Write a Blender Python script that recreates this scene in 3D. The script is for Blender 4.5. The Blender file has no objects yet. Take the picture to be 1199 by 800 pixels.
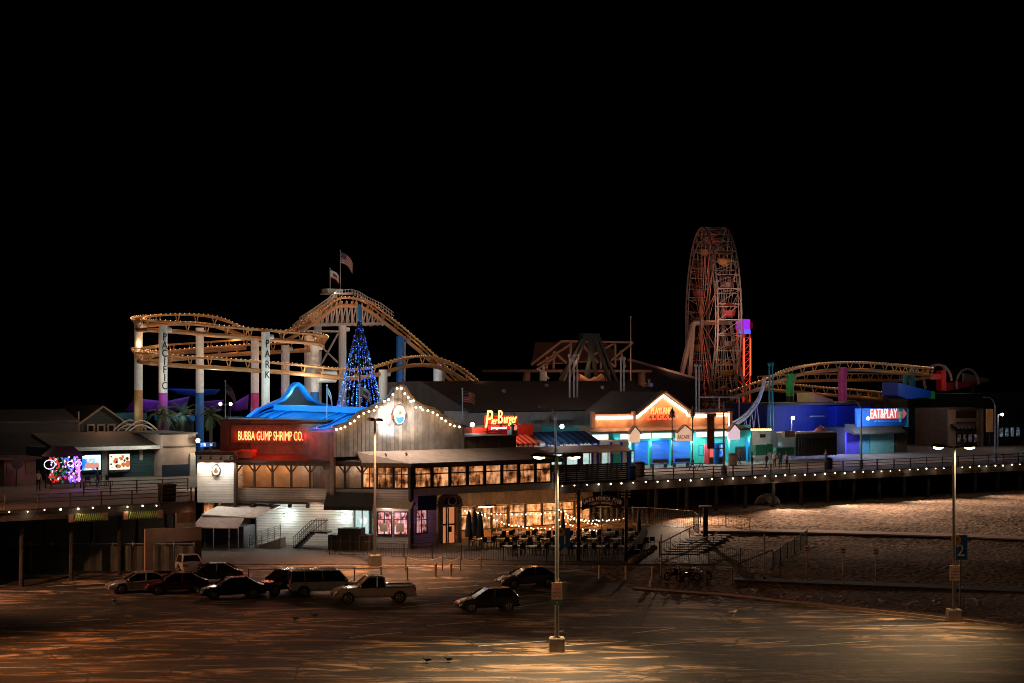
import bpy, bmesh, math, random
from mathutils import Matrix, Vector
random.seed(7)
SC = bpy.context.scene
COL = SC.collection
PI = math.pi
R = math.radians

# ------------------------------------------------------------------ frames
class Frame:
    """A vertical plane frame: x along the facade, y into it."""
    def __init__(s, ox, oy, ang):
        s.ox, s.oy, s.a = ox, oy, ang
        s.c, s.s = math.cos(ang), math.sin(ang)
        s.M = Matrix.Translation((ox, oy, 0)) @ Matrix.Rotation(ang, 4, 'Z')
    def x(s, px, y=0.0):
        k = (px - 599.5) / 2000.0
        return (k * (s.oy + y * s.c) - s.ox + y * s.s) / (s.c - k * s.s)
    def D(s, x, y=0.0):
        return s.oy + x * s.s + y * s.c
    def z(s, py, px, y=0.0):
        return 16.0 - (py - 440.0) / 2000.0 * s.D(s.x(px, y), y)
    def w(s, x, y, z):
        return s.M @ Vector((x, y, z))
    def pt(s, px, py, y):
        x = s.x(px, y)
        return s.w(x, y, 16.0 - (py - 440.0) / 2000.0 * s.D(x, y))
PF = Frame(0.0, 154.0, R(35.41))       # the pier: x along its edge, y across the deck
LF = Frame(-24.9, 151.0, R(-10.8))     # the land side front of the restaurant
WF = Frame(0.0, 0.0, 0.0)
DECK = 6.0

def sm(a, b, t):
    t = min(1.0, max(0.0, (t - a) / (b - a)))
    return t * t * (3 - 2 * t)
def gz(X, Y):
    h = sm(126, 141, Y) * 1.0
    h += sm(2, 16, X) * sm(141, 172, Y) * 1.7
    return h
def at(px, D):
    return (px - 599.5) / 2000.0 * D
def Zp(py, D):
    return 16.0 - (py - 440.0) / 2000.0 * D
def foot(px, py):
    """ground point seen at a pixel"""
    D = 100.0
    for _ in range(60):
        D = 0.5 * D + 0.5 * (16.0 - gz(at(px, D), D)) * 2000.0 / (py - 440.0)
    return at(px, D), D, gz(at(px, D), D)

# ------------------------------------------------------------------ materials
MT = {}
def nodes(m):
    m.use_nodes = True
    return m.node_tree.nodes, m.node_tree.links
def mat(name, col, rough=0.6, metal=0.0, var=0.25, scale=3.0, bump=0.0, bscale=20.0, emit=None, es=0.0, stretch=None, spec=None, sample=True):
    if name in MT: return MT[name]
    m = bpy.data.materials.new(name); MT[name] = m
    N, L = nodes(m)
    b = N['Principled BSDF']
    tc = N.new('ShaderNodeTexCoord'); mp = N.new('ShaderNodeMapping')
    L.new(tc.outputs['Object'], mp.inputs['Vector'])
    if stretch: mp.inputs['Scale'].default_value = stretch
    ns = N.new('ShaderNodeTexNoise'); ns.inputs['Scale'].default_value = scale; ns.inputs['Detail'].default_value = 6; ns.inputs['Roughness'].default_value = 0.65
    L.new(mp.outputs['Vector'], ns.inputs['Vector'])
    mr = N.new('ShaderNodeMapRange'); mr.inputs['From Min'].default_value = 0.3; mr.inputs['From Max'].default_value = 0.7
    mr.inputs['To Min'].default_value = 1 - var; mr.inputs['To Max'].default_value = 1 + var * 0.6
    L.new(ns.outputs['Fac'], mr.inputs['Value'])
    mx = N.new('ShaderNodeVectorMath'); mx.operation = 'SCALE'; mx.inputs[0].default_value = col[:3]
    L.new(mr.outputs['Result'], mx.inputs['Scale']); L.new(mx.outputs['Vector'], b.inputs['Base Color'])
    b.inputs['Roughness'].default_value = rough; b.inputs['Metallic'].default_value = metal
    if spec is not None: b.inputs['Specular IOR Level'].default_value = spec
    if bump:
        n2 = N.new('ShaderNodeTexNoise'); n2.inputs['Scale'].default_value = bscale; n2.inputs['Detail'].default_value = 4
        L.new(mp.outputs['Vector'], n2.inputs['Vector'])
        bp = N.new('ShaderNodeBump'); bp.inputs['Strength'].default_value = bump; bp.inputs['Distance'].default_value = 0.1
        L.new(n2.outputs['Fac'], bp.inputs['Height']); L.new(bp.outputs['Normal'], b.inputs['Normal'])
    if emit:
        b.inputs['Emission Color'].default_value = (*emit, 1); b.inputs['Emission Strength'].default_value = es
        if not sample: m.cycles.emission_sampling = 'NONE'
    return m
def glow(name, col, st, sample=False):
    if name in MT: return MT[name]
    m = mat(name, (col[0]*.5, col[1]*.5, col[2]*.5), 0.4, var=0.05, emit=col, es=st)
    m.cycles.emission_sampling = 'AUTO' if sample else 'NONE'
    return m
def boards(name, col, axis='Z', period=0.18, depth=0.5, rough=0.6, var=0.25, dark=0.35):
    """clapboard (axis Z) or vertical boards (axis X) as real lap relief by bump"""
    if name in MT: return MT[name]
    m = mat(name, col, rough, var=var, scale=1.2)
    N, L = nodes(m); b = N['Principled BSDF']
    tc = N.new('ShaderNodeTexCoord'); sp = N.new('ShaderNodeSeparateXYZ'); L.new(tc.outputs['Object'], sp.inputs[0])
    src = sp.outputs['Z']
    if axis == 'X':
        ad = N.new('ShaderNodeMath'); ad.operation = 'ADD'; L.new(sp.outputs['X'], ad.inputs[0]); L.new(sp.outputs['Y'], ad.inputs[1]); src = ad.outputs[0]
    dv = N.new('ShaderNodeMath'); dv.operation = 'DIVIDE'; dv.inputs[1].default_value = period; L.new(src, dv.inputs[0])
    fr = N.new('ShaderNodeMath'); fr.operation = 'FRACT'; L.new(dv.outputs[0], fr.inputs[0])
    rp = N.new('ShaderNodeValToRGB'); L.new(fr.outputs[0], rp.inputs[0])
    e = rp.color_ramp.elements
    if axis == 'Z':
        e[0].position = 0.0; e[0].color = (1, 1, 1, 1); e[1].position = 0.86; e[1].color = (.6, .6, .6, 1)
        n = e.new(0.93); n.color = (0, 0, 0, 1)
    else:
        e[0].position = 0.0; e[0].color = (0, 0, 0, 1); e[1].position = 0.12; e[1].color = (1, 1, 1, 1)
        n = e.new(0.9); n.color = (1, 1, 1, 1)
    bp = N.new('ShaderNodeBump'); bp.inputs['Strength'].default_value = depth; bp.inputs['Distance'].default_value = 0.05
    L.new(rp.outputs['Color'], bp.inputs['Height']); L.new(bp.outputs['Normal'], b.inputs['Normal'])
    # joints collect grime
    old = b.inputs['Base Color'].links[0].from_socket
    mr = N.new('ShaderNodeMapRange'); mr.inputs['To Min'].default_value = dark; mr.inputs['To Max'].default_value = 1.0
    L.new(rp.outputs['Color'], mr.inputs['Value'])
    # each board a little different
    fl = N.new('ShaderNodeMath'); fl.operation = 'FLOOR'; L.new(dv.outputs[0], fl.inputs[0])
    wn = N.new('ShaderNodeTexWhiteNoise'); wn.noise_dimensions = '1D'; L.new(fl.outputs[0], wn.inputs['W'])
    m2 = N.new('ShaderNodeMapRange'); m2.inputs['To Min'].default_value = 1 - var; m2.inputs['To Max'].default_value = 1.0; L.new(wn.outputs['Value'], m2.inputs['Value'])
    mu = N.new('ShaderNodeMath'); mu.operation = 'MULTIPLY'; L.new(mr.outputs[0], mu.inputs[0]); L.new(m2.outputs[0], mu.inputs[1])
    sc = N.new('ShaderNodeVectorMath'); sc.operation = 'SCALE'; L.new(old, sc.inputs[0]); L.new(mu.outputs[0], sc.inputs['Scale'])
    L.new(sc.outputs['Vector'], b.inputs['Base Color'])
    return m
def litglass(name, dark, mid, bright, st=1.0, scale=2.2, seed=0.0):
    """a lit room seen through a window: furniture-sized light and dark patches"""
    if name in MT: return MT[name]
    m = bpy.data.materials.new(name); MT[name] = m
    N, L = nodes(m); b = N['Principled BSDF']
    b.inputs['Base Color'].default_value = (.02, .02, .02, 1); b.inputs['Roughness'].default_value = .15
    tc = N.new('ShaderNodeTexCoord'); mp = N.new('ShaderNodeMapping'); L.new(tc.outputs['Object'], mp.inputs['Vector'])
    mp.inputs['Location'].default_value = (seed, seed, seed)
    # shelves, lamps and people as blocks of uneven size, softened by a fine noise
    bk = N.new('ShaderNodeTexNoise'); bk.inputs['Scale'].default_value = scale*1.3; bk.inputs['Detail'].default_value = 5; bk.inputs['Roughness'].default_value = .75; L.new(mp.outputs[0], bk.inputs['Vector'])
    m3 = N.new('ShaderNodeMapping'); m3.inputs['Scale'].default_value = (1.9, 1.9, .5); L.new(mp.outputs[0], m3.inputs['Vector'])
    ns = N.new('ShaderNodeTexNoise'); ns.inputs['Scale'].default_value = scale*1.5; ns.inputs['Detail'].default_value = 2; L.new(m3.outputs[0], ns.inputs['Vector'])
    m4 = N.new('ShaderNodeMapping'); m4.inputs['Scale'].default_value = (.6, .6, 1.3); L.new(mp.outputs[0], m4.inputs['Vector'])
    n5 = N.new('ShaderNodeTexNoise'); n5.inputs['Scale'].default_value = scale; n5.inputs['Detail'].default_value = 2; L.new(m4.outputs[0], n5.inputs['Vector'])
    ad0 = N.new('ShaderNodeMath'); ad0.operation = 'ADD'; L.new(bk.outputs['Fac'], ad0.inputs[0]); L.new(ns.outputs['Fac'], ad0.inputs[1])
    ad1 = N.new('ShaderNodeMath'); ad1.operation = 'ADD'; L.new(ad0.outputs[0], ad1.inputs[0]); L.new(n5.outputs['Fac'], ad1.inputs[1])
    ad = N.new('ShaderNodeMapRange'); ad.inputs['From Min'].default_value = 1.1; ad.inputs['From Max'].default_value = 1.9; L.new(ad1.outputs[0], ad.inputs['Value'])
    rp = N.new('ShaderNodeValToRGB'); L.new(ad.outputs[0], rp.inputs[0])
    e = rp.color_ramp.elements
    e[0].position = .22; e[0].color = (*dark, 1); e[1].position = .8; e[1].color = (*bright, 1)
    n = e.new(.5); n.color = (*mid, 1)
    L.new(rp.outputs[0], b.inputs['Emission Color'])
    oi = N.new('ShaderNodeObjectInfo'); mr = N.new('ShaderNodeMapRange'); mr.inputs['To Min'].default_value = st*.5; mr.inputs['To Max'].default_value = st*1.25; L.new(oi.outputs['Random'], mr.inputs['Value']); L.new(mr.outputs[0], b.inputs['Emission Strength'])
    va = N.new('ShaderNodeVectorMath'); va.operation = 'ADD'; cx_ = N.new('ShaderNodeMath'); cx_.operation = 'MULTIPLY'; cx_.inputs[1].default_value = 40; L.new(oi.outputs['Random'], cx_.inputs[0])
    L.new(tc.outputs['Object'], va.inputs[0]); L.new(cx_.outputs[0], va.inputs[1]); L.new(va.outputs[0], mp.inputs['Vector'])
    m.cycles.emission_sampling = 'NONE'
    return m

def M(n): return MT[n] if isinstance(n, str) else n

# ------------------------------------------------------------------ mesh builder
class MB:
    def __init__(s, frame=None):
        s.v = []; s.f = []; s.mi = []; s.cur = 0; s.M = frame.M if isinstance(frame, Frame) else frame
    def add(s, vs, fs):
        o = len(s.v); s.v += [Vector(p) for p in vs]
        s.f += [tuple(i + o for i in f) for f in fs]; s.mi += [s.cur] * len(fs)
        return s
    def box(s, x0, x1, y0, y1, z0, z1):
        if x0 > x1: x0, x1 = x1, x0
        if y0 > y1: y0, y1 = y1, y0
        if z0 > z1: z0, z1 = z1, z0
        return s.add([(x0,y0,z0),(x1,y0,z0),(x1,y1,z0),(x0,y1,z0),(x0,y0,z1),(x1,y0,z1),(x1,y1,z1),(x0,y1,z1)],
              [(0,3,2,1),(4,5,6,7),(0,1,5,4),(1,2,6,5),(2,3,7,6),(3,0,4,7)])
    def beam(s, p, q, w=.1, h=None, up=(0,0,1)):
        p, q = Vector(p), Vector(q); h = h or w
        d = (q - p)
        if d.length < 1e-6: return s
        d.normalize(); u = Vector(up)
        if abs(d.dot(u)) > .98: u = Vector((1,0,0))
        a = d.cross(u).normalized() * (w/2); b = a.cross(d).normalized() * (h/2)
        vs = [p-a-b, p+a-b, p+a+b, p-a+b, q-a-b, q+a-b, q+a+b, q-a+b]
        return s.add(vs, [(0,1,2,3),(7,6,5,4),(0,4,5,1),(1,5,6,2),(2,6,7,3),(3,7,4,0)])
    def tube(s, p, q, r=.05, r2=None, n=8):
        p, q = Vector(p), Vector(q); r2 = r if r2 is None else r2
        d = (q - p)
        if d.length < 1e-6: return s
        d.normalize(); u = Vector((0,0,1)) if abs(d.z) < .9 else Vector((1,0,0))
        a = d.cross(u).normalized(); b = d.cross(a)
        vs = [p + (a*math.cos(2*PI*i/n) + b*math.sin(2*PI*i/n))*r for i in range(n)] + [q + (a*math.cos(2*PI*i/n) + b*math.sin(2*PI*i/n))*r2 for i in range(n)]
        fs = [(i, (i+1) % n, n+(i+1) % n, n+i) for i in range(n)] + [tuple(range(n))[::-1], tuple(range(n, 2*n))]
        return s.add(vs, fs)
    def path(s, pts, r=.05, n=6, closed=False):
        pts = [Vector(p) for p in pts]; m = len(pts); vs = []; fs = []
        for i, p in enumerate(pts):
            if closed: d = pts[(i+1) % m] - pts[i-1]
            else: d = pts[min(i+1, m-1)] - pts[max(i-1, 0)]
            d.normalize(); u = Vector((0,0,1)) if abs(d.z) < .95 else Vector((1,0,0))
            a = d.cross(u).normalized(); b = d.cross(a)
            vs += [p + (a*math.cos(2*PI*j/n) + b*math.sin(2*PI*j/n))*r for j in range(n)]
        for i in range(m if closed else m-1):
            k = (i+1) % m
            fs += [(i*n+j, i*n+(j+1) % n, k*n+(j+1) % n, k*n+j) for j in range(n)]
        if not closed: fs += [tuple(range(n))[::-1], tuple(range((m-1)*n, m*n))]
        return s.add(vs, fs)
    def ball(s, c, r, nu=8, nv=6, sc=(1,1,1)):
        c = Vector(c); vs = [c + Vector((0,0,r*sc[2]))]
        for i in range(1, nv):
            t = PI*i/nv
            vs += [c + Vector((math.sin(t)*math.cos(2*PI*j/nu)*r*sc[0], math.sin(t)*math.sin(2*PI*j/nu)*r*sc[1], math.cos(t)*r*sc[2])) for j in range(nu)]
        vs.append(c - Vector((0,0,r*sc[2]))); fs = [(0, 1+j, 1+(j+1) % nu) for j in range(nu)]
        for i in range(nv-2):
            fs += [(1+i*nu+j, 1+(i+1)*nu+j, 1+(i+1)*nu+(j+1) % nu, 1+i*nu+(j+1) % nu) for j in range(nu)]
        e = len(vs)-1; fs += [(e, 1+(nv-2)*nu+(j+1) % nu, 1+(nv-2)*nu+j) for j in range(nu)]
        return s.add(vs, fs)
    def prism(s, poly, y0, y1, plane='XZ'):
        """polygon extruded: 'XZ' along y, 'XY' along z, 'YZ' along x"""
        n = len(poly)
        def P(a, b, t):
            return (a, t, b) if plane == 'XZ' else ((a, b, t) if plane == 'XY' else (t, a, b))
        vs = [P(a, b, y0) for a, b in poly] + [P(a, b, y1) for a, b in poly]
        return s.add(vs, [tuple(range(n)), tuple(range(2*n-1, n-1, -1))] + [(i, n+i, n+(i+1) % n, (i+1) % n) for i in range(n)])
    def lathe(s, c, prof, n=12):
        c = Vector(c); vs = []; fs = []
        for r, z in prof: vs += [c + Vector((r*math.cos(2*PI*j/n), r*math.sin(2*PI*j/n), z)) for j in range(n)]
        for i in range(len(prof)-1): fs += [(i*n+j, i*n+(j+1) % n, (i+1)*n+(j+1) % n, (i+1)*n+j) for j in range(n)]
        fs += [tuple(range(n))[::-1], tuple(range((len(prof)-1)*n, len(prof)*n))]
        return s.add(vs, fs)
    def quad(s, a, b, c, d): return s.add([a, b, c, d], [(0,1,2,3)])
    def build(s, name, mats, parent=None, smooth=False, bevel=0, loc=None):
        me = bpy.data.meshes.new(name)
        inv = Matrix.Identity(4)
        if s.M is not None:
            inv = (WM[parent.name].inverted() if parent else (Matrix.Translation(-Vector(loc)) if loc else Matrix.Identity(4))) @ s.M
        me.from_pydata([inv @ p for p in s.v] if s.M is not None else s.v, [], s.f)
        mats = mats if isinstance(mats, (list, tuple)) else [mats]
        for m in mats: me.materials.append(m)
        me.polygons.foreach_set('material_index', s.mi)
        bm = bmesh.new(); bm.from_mesh(me)
        if bevel:
            bmesh.ops.remove_doubles(bm, verts=bm.verts, dist=.0005)
            es = [e for e in bm.edges if len(e.link_faces) == 2 and e.calc_face_angle(0) > .6]
            bmesh.ops.bevel(bm, geom=es, offset=bevel, segments=2, affect='EDGES')
        bmesh.ops.recalc_face_normals(bm, faces=bm.faces)
        bm.to_mesh(me); bm.free()
        if smooth:
            for p in me.polygons: p.use_smooth = True
        o = bpy.data.objects.new(name, me); COL.objects.link(o)
        if parent: o.parent = parent; WM[o.name] = WM[parent.name]
        elif loc: o.location = loc; WM[o.name] = Matrix.Translation(loc)
        else: WM[o.name] = Matrix.Identity(4)
        return o
WM = {}
def tag(o, label=None, cat=None, group=None, kind=None):
    if label: o['label'] = label
    if cat: o['category'] = cat
    if group: o['group'] = group
    if kind: o['kind'] = kind
    return o
def thing(name, label, cat, x, y, z, rot=0.0, group=None):
    o = bpy.data.objects.new(name, None); o.empty_display_size = .3
    COL.objects.link(o); o.location = (x, y, z); o.rotation_euler = (0, 0, rot)
    WM[o.name] = Matrix.Translation((x, y, z)) @ Matrix.Rotation(rot, 4, 'Z')
    return tag(o, label, cat, group)
def thing_f(F, name, label, cat, x, y, z, group=None, rot=0.0):
    p = F.w(x, y, z)
    return thing(name, label, cat, p.x, p.y, p.z, F.a + rot, group)
def copy_thing(o, x, y, z, rot, label, group=None, swap=None):
    """copy a thing with its parts and sub-parts"""
    r = o.copy(); COL.objects.link(r); r.location = (x, y, z); r.rotation_euler = (0, 0, rot); r['label'] = label
    if group: r['group'] = group
    WM[r.name] = Matrix.Translation((x, y, z)) @ Matrix.Rotation(rot, 4, 'Z')
    def rec(a, b):
        for ch in list(a.children):
            c = ch.copy(); COL.objects.link(c); c.parent = b
            if swap and ch.type == 'MESH' and ch.data.materials and ch.data.materials[0].name in swap:
                c.data = ch.data.copy(); c.data.materials[0] = swap[ch.data.materials[0].name]
            rec(ch, c)
    rec(o, r)
    return r
def text_mesh(txt, size, depth, xs=1.0, space=1.0, align='CENTER'):
    cu = bpy.data.curves.new('txt', 'FONT'); cu.body = txt; cu.size = size; cu.extrude = depth; cu.align_x = align; cu.align_y = 'CENTER'; cu.space_character = space
    cu.resolution_u = 3
    o = bpy.data.objects.new('txt', cu); COL.objects.link(o)
    dg = bpy.context.evaluated_depsgraph_get()
    me = bpy.data.meshes.new_from_object(o.evaluated_get(dg))
    bpy.data.objects.remove(o)
    # lay upright facing -y
    for v in me.vertices:
        x, y, z = v.co; v.co = (x*xs, -z, y)
    return me
def text(name, txt, m, parent, x, y, z, size, xs=1.0, depth=.02, space=1.0, F=None, rot=None, shear=0.0, fit=None, word=None):
    """F None: coordinates local to the parent"""
    me = text_mesh(txt, size, depth, xs, space)
    if fit:
        xs_ = [v.co.x for v in me.vertices]; zs_ = [v.co.z for v in me.vertices]; w_ = max(xs_)-min(xs_); c_ = (max(xs_)+min(xs_))/2; h_ = max(zs_)-min(zs_); d_ = (max(zs_)+min(zs_))/2
        for v in me.vertices: v.co.x = (v.co.x-c_)*fit[0]/w_; v.co.z = (v.co.z-d_)*(fit[1]/h_ if fit[1] else 1)
    T = Matrix.Translation((x, y, z))
    if rot is not None: T = T @ rot
    if shear:
        for v in me.vertices: v.co.x += v.co.z * shear
    if F is not None: T = WM[parent.name].inverted() @ F.M @ T
    me.transform(T); me.materials.clear(); me.materials.append(m)
    o = bpy.data.objects.new(name, me); COL.objects.link(o); o.parent = parent; WM[o.name] = WM[parent.name]
    return o
NL = [0]
def lamp(p, col, power, r=.15, spot=None, aim=None, blend=.8, kind='POINT', sx=1, sy=1):
    NL[0] += 1
    l = bpy.data.lights.new('lamp_light', 'SPOT' if spot else kind); l.color = col; l.energy = power
    if kind == 'AREA': l.shape = 'RECTANGLE'; l.size = sx; l.size_y = sy
    else: l.shadow_soft_size = r
    o = bpy.data.objects.new('lamp_light', l); COL.objects.link(o); o.location = p
    if spot: l.spot_size = R(spot); l.spot_blend = blend
    if aim is not None:
        d = Vector(aim) - Vector(p); o.rotation_euler = d.to_track_quat('-Z', 'Y').to_euler()
    return o
# ------------------------------------------------------------------ shared materials
mat('steel_grey', (.32,.32,.31), .45, .3, .2)
mat('steel_dark', (.03,.03,.03), .5, .4, .3)
mat('iron_black', (.012,.012,.012), .5, .2, .3)
mat('pole_tan', (.13,.135,.135), .55, 0, .2)
mat('concrete', (.30,.28,.25), .85, 0, .3, 2.5, .4, 14)
mat('white_paint', (.78,.77,.74), .5, 0, .15)
mat('cream_paint', (.55,.50,.42), .6, 0, .2)
mat('wood_dark', (.055,.038,.028), .75, 0, .45, 2.0, .5, 14, stretch=(1,1,.3))
mat('wood_brown', (.12,.075,.045), .7, 0, .4, 2.0, .4, 14)
mat('wood_pale', (.30,.21,.14), .7, 0, .35, 2.0)
mat('rubber', (.015,.015,.015), .85, 0, .2)
mat('chrome', (.6,.6,.6), .25, .9, .1)
mat('glass_dark', (.01,.011,.013), .06, 0, .0, spec=.8)
glow('bulb_warm', (1,.66,.34), 9)
glow('bulb_white', (1,.82,.58), 6)
glow('bulb_amber', (1,.50,.16), 6)
glow('lens_yellow', (1,.78,.36), 14)
glow('lens_white', (.95,1,.96), 30)
LAMP = (1.0,.66,.30)

# ------------------------------------------------------------------ ground and sand
def ground_material():
    m = bpy.data.materials.new('beach_sand'); MT['beach_sand'] = m
    N, L = nodes(m); b = N['Principled BSDF']; b.inputs['Roughness'].default_value = .95; b.inputs['Specular IOR Level'].default_value = .15
    tc = N.new('ShaderNodeTexCoord')
    n1 = N.new('ShaderNodeTexNoise'); n1.inputs['Scale'].default_value = .12; n1.inputs['Detail'].default_value = 8; L.new(tc.outputs['Object'], n1.inputs['Vector'])
    rp = N.new('ShaderNodeValToRGB'); L.new(n1.outputs['Fac'], rp.inputs[0])
    e = rp.color_ramp.elements; e[0].position = .35; e[0].color = (.20,.125,.08,1); e[1].position = .68; e[1].color = (.44,.29,.19,1)
    # darker specks scattered by noise
    v = N.new('ShaderNodeTexNoise'); v.inputs['Scale'].default_value = 2.2; v.inputs['Detail'].default_value = 5; L.new(tc.outputs['Object'], v.inputs['Vector'])
    mr = N.new('ShaderNodeMapRange'); mr.inputs['From Min'].default_value = .36; mr.inputs['From Max'].default_value = .56; mr.inputs['To Min'].default_value = .35; L.new(v.outputs['Fac'], mr.inputs['Value'])
    mx = N.new('ShaderNodeVectorMath'); mx.operation = 'SCALE'; L.new(rp.outputs['Color'], mx.inputs[0]); L.new(mr.outputs[0], mx.inputs['Scale'])
    L.new(mx.outputs[0], b.inputs['Base Color'])
    vo = N.new('ShaderNodeTexVoronoi'); vo.inputs['Scale'].default_value = 2.4; vo.feature = 'SMOOTH_F1'; L.new(tc.outputs['Object'], vo.inputs['Vector'])
    n3 = N.new('ShaderNodeTexNoise'); n3.inputs['Scale'].default_value = 3.2; n3.inputs['Detail'].default_value = 3; L.new(tc.outputs['Object'], n3.inputs['Vector'])
    ad = N.new('ShaderNodeMath'); L.new(vo.outputs['Distance'], ad.inputs[0]); L.new(n3.outputs['Fac'], ad.inputs[1])
    bp = N.new('ShaderNodeBump'); bp.inputs['Strength'].default_value = 1.0; bp.inputs['Distance'].default_value = .13; L.new(ad.outputs[0], bp.inputs['Height'])
    L.new(bp.outputs[0], b.inputs['Normal'])
ground_material()
def sheet(name, xs, ys, m, dz=0.0, kind='structure', hf=gz, keep=None, smooth=True):
    vs = [(x, y, hf(x, y) + dz) for y in ys for x in xs]; n = len(xs)
    fs = []
    for j in range(len(ys)-1):
        for i in range(n-1):
            if keep and not keep((xs[i]+xs[i+1])/2, (ys[j]+ys[j+1])/2): continue
            fs.append((j*n+i, j*n+i+1, (j+1)*n+i+1, (j+1)*n+i))
    b = MB(); b.add(vs, fs)
    o = b.build(name, m, smooth=smooth); tag(o, kind=kind); return o
def rng(a, b, st):
    n = max(1, int(round((b-a)/st))); return [a + (b-a)*i/n for i in range(n+1)]
# sand, rising in low humps towards the pier
rs = random.Random(3)
HUMP = [(rs.uniform(5, 75), rs.uniform(140, 200), rs.uniform(1.5, 5), rs.uniform(-.05, .06)) for _ in range(160)]
from mathutils import noise as MN
def gsand(X, Y):
    h = gz(X, Y)
    if X > 12 and 143 < Y < 215 and X < 90:
        k = sm(12,16,X)*sm(143,150,Y); h += k*(.07*MN.noise((X*.5, Y*.3, 0)) + .09*MN.noise((X*2.1, Y*1.2, 5)))
    if X > 14 and Y > 139 and X < 90 and Y < 215:
        for a, b_, r, k in HUMP:
            d = ((X-a)**2 + (Y-b_)**2) / (r*r)
            if d < 4: h += k*math.exp(-d*1.5)
    return h
xs = [-3000,-800,-300,-150] + rng(-100, 0, 4) + rng(2, 11, 1.5) + rng(11.4, 70, .42) + [72, 76, 80, 84, 90, 100,120,150,300,800,3000]
ys = [-300,-50,20] + rng(60, 124, 8) + rng(125, 146, 1.2) + rng(146.6, 200, .6) + [205,215,240]
sheet('ground', xs, ys, M('beach_sand'), -.02, hf=gsand)

mat('sea_water', (.004,.007,.009), .25, 0, .2, .05, .5, .6)
sheet('sea', [-3000,-600,-100,100,600,3000], [239,300,600,1500,4500], M('sea_water'), hf=lambda x, y: -.5)
b = MB(); b.add([(-3000,240,-1),(3000,240,-1),(3000,240,.9),(-3000,240,.9)], [(0,1,2,3)]); tag(b.build('beach_edge', M('beach_sand')), kind='structure')
# asphalt lot with wind-blown sand drawn out along the driving direction
def asphalt():
    m = bpy.data.materials.new('asphalt_lot'); MT['asphalt_lot'] = m
    N, L = nodes(m); b = N['Principled BSDF']
    tc = N.new('ShaderNodeTexCoord'); mp = N.new('ShaderNodeMapping'); L.new(tc.outputs['Object'], mp.inputs['Vector'])
    mp.inputs['Rotation'].default_value = (0, 0, R(-9)); mp.inputs['Scale'].default_value = (.10, .40, 1)
    n1 = N.new('ShaderNodeTexNoise'); n1.inputs['Scale'].default_value = 1.0; n1.inputs['Detail'].default_value = 9; n1.inputs['Roughness'].default_value = .74; n1.inputs['Distortion'].default_value = 1.6
    L.new(mp.outputs[0], n1.inputs['Vector'])
    rp = N.new('ShaderNodeValToRGB'); L.new(n1.outputs['Fac'], rp.inputs[0])
    e = rp.color_ramp.elements; e[0].position = .40; e[0].color = (.012,.011,.010,1); e[1].position = .68; e[1].color = (.52,.39,.27,1)
    n = e.new(.515); n.color = (.036,.030,.025,1)
    n = e.new(.54); n.color = (.13,.088,.056,1)
    n = e.new(.585); n.color = (.36,.245,.155,1)
    n2 = N.new('ShaderNodeTexNoise'); n2.inputs['Scale'].default_value = .35; n2.inputs['Detail'].default_value = 6; L.new(tc.outputs['Object'], n2.inputs['Vector'])
    mr = N.new('ShaderNodeMapRange'); mr.inputs['From Min'].default_value = .3; mr.inputs['From Max'].default_value = .7; mr.inputs['To Min'].default_value = .35; mr.inputs['To Max'].default_value = 1.25; L.new(n2.outputs['Fac'], mr.inputs['Value'])
    mx = N.new('ShaderNodeVectorMath'); mx.operation = 'SCALE'; L.new(rp.outputs['Color'], mx.inputs[0]); L.new(mr.outputs[0], mx.inputs['Scale'])
    # tar-filled cracks and oil drips
    vc = N.new('ShaderNodeTexVoronoi'); vc.feature = 'DISTANCE_TO_EDGE'; vc.inputs['Scale'].default_value = .16
    nd = N.new('ShaderNodeTexNoise'); nd.inputs['Scale'].default_value = .8; L.new(tc.outputs['Object'], nd.inputs['Vector'])
    vm = N.new('ShaderNodeVectorMath'); vm.operation = 'ADD'; L.new(tc.outputs['Object'], vm.inputs[0]); L.new(nd.outputs['Color'], vm.inputs[1]); L.new(vm.outputs[0], vc.inputs['Vector'])
    cr_ = N.new('ShaderNodeMapRange'); cr_.inputs['From Min'].default_value = .004; cr_.inputs['From Max'].default_value = .018; cr_.inputs['To Min'].default_value = .25; L.new(vc.outputs['Distance'], cr_.inputs['Value'])
    vo_ = N.new('ShaderNodeTexVoronoi'); vo_.inputs['Scale'].default_value = .45; L.new(vm.outputs[0], vo_.inputs['Vector'])
    ol = N.new('ShaderNodeMapRange'); ol.inputs['From Min'].default_value = .12; ol.inputs['From Max'].default_value = .32; ol.inputs['To Min'].default_value = .3; L.new(vo_.outputs['Distance'], ol.inputs['Value'])
    ml = N.new('ShaderNodeMath'); ml.operation = 'MULTIPLY'; L.new(cr_.outputs[0], ml.inputs[0]); L.new(ol.outputs[0], ml.inputs[1])
    m9 = N.new('ShaderNodeVectorMath'); m9.operation = 'SCALE'; L.new(mx.outputs[0], m9.inputs[0]); L.new(ml.outputs[0], m9.inputs['Scale'])
    L.new(m9.outputs[0], b.inputs['Base Color'])
    b.inputs['Roughness'].default_value = .72
    n3 = N.new('ShaderNodeTexNoise'); n3.inputs['Scale'].default_value = 2.5; n3.inputs['Detail'].default_value = 6; L.new(tc.outputs['Object'], n3.inputs['Vector'])
    ad = N.new('ShaderNodeMath'); ad.operation = 'ADD'; L.new(n3.outputs['Fac'], ad.inputs[0]); L.new(n1.outputs['Fac'], ad.inputs[1])
    bp = N.new('ShaderNodeBump'); bp.inputs['Strength'].default_value = .55; bp.inputs['Distance'].default_value = .10; L.new(ad.outputs[0], bp.inputs['Height']); L.new(bp.outputs[0], b.inputs['Normal'])
asphalt()
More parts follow.
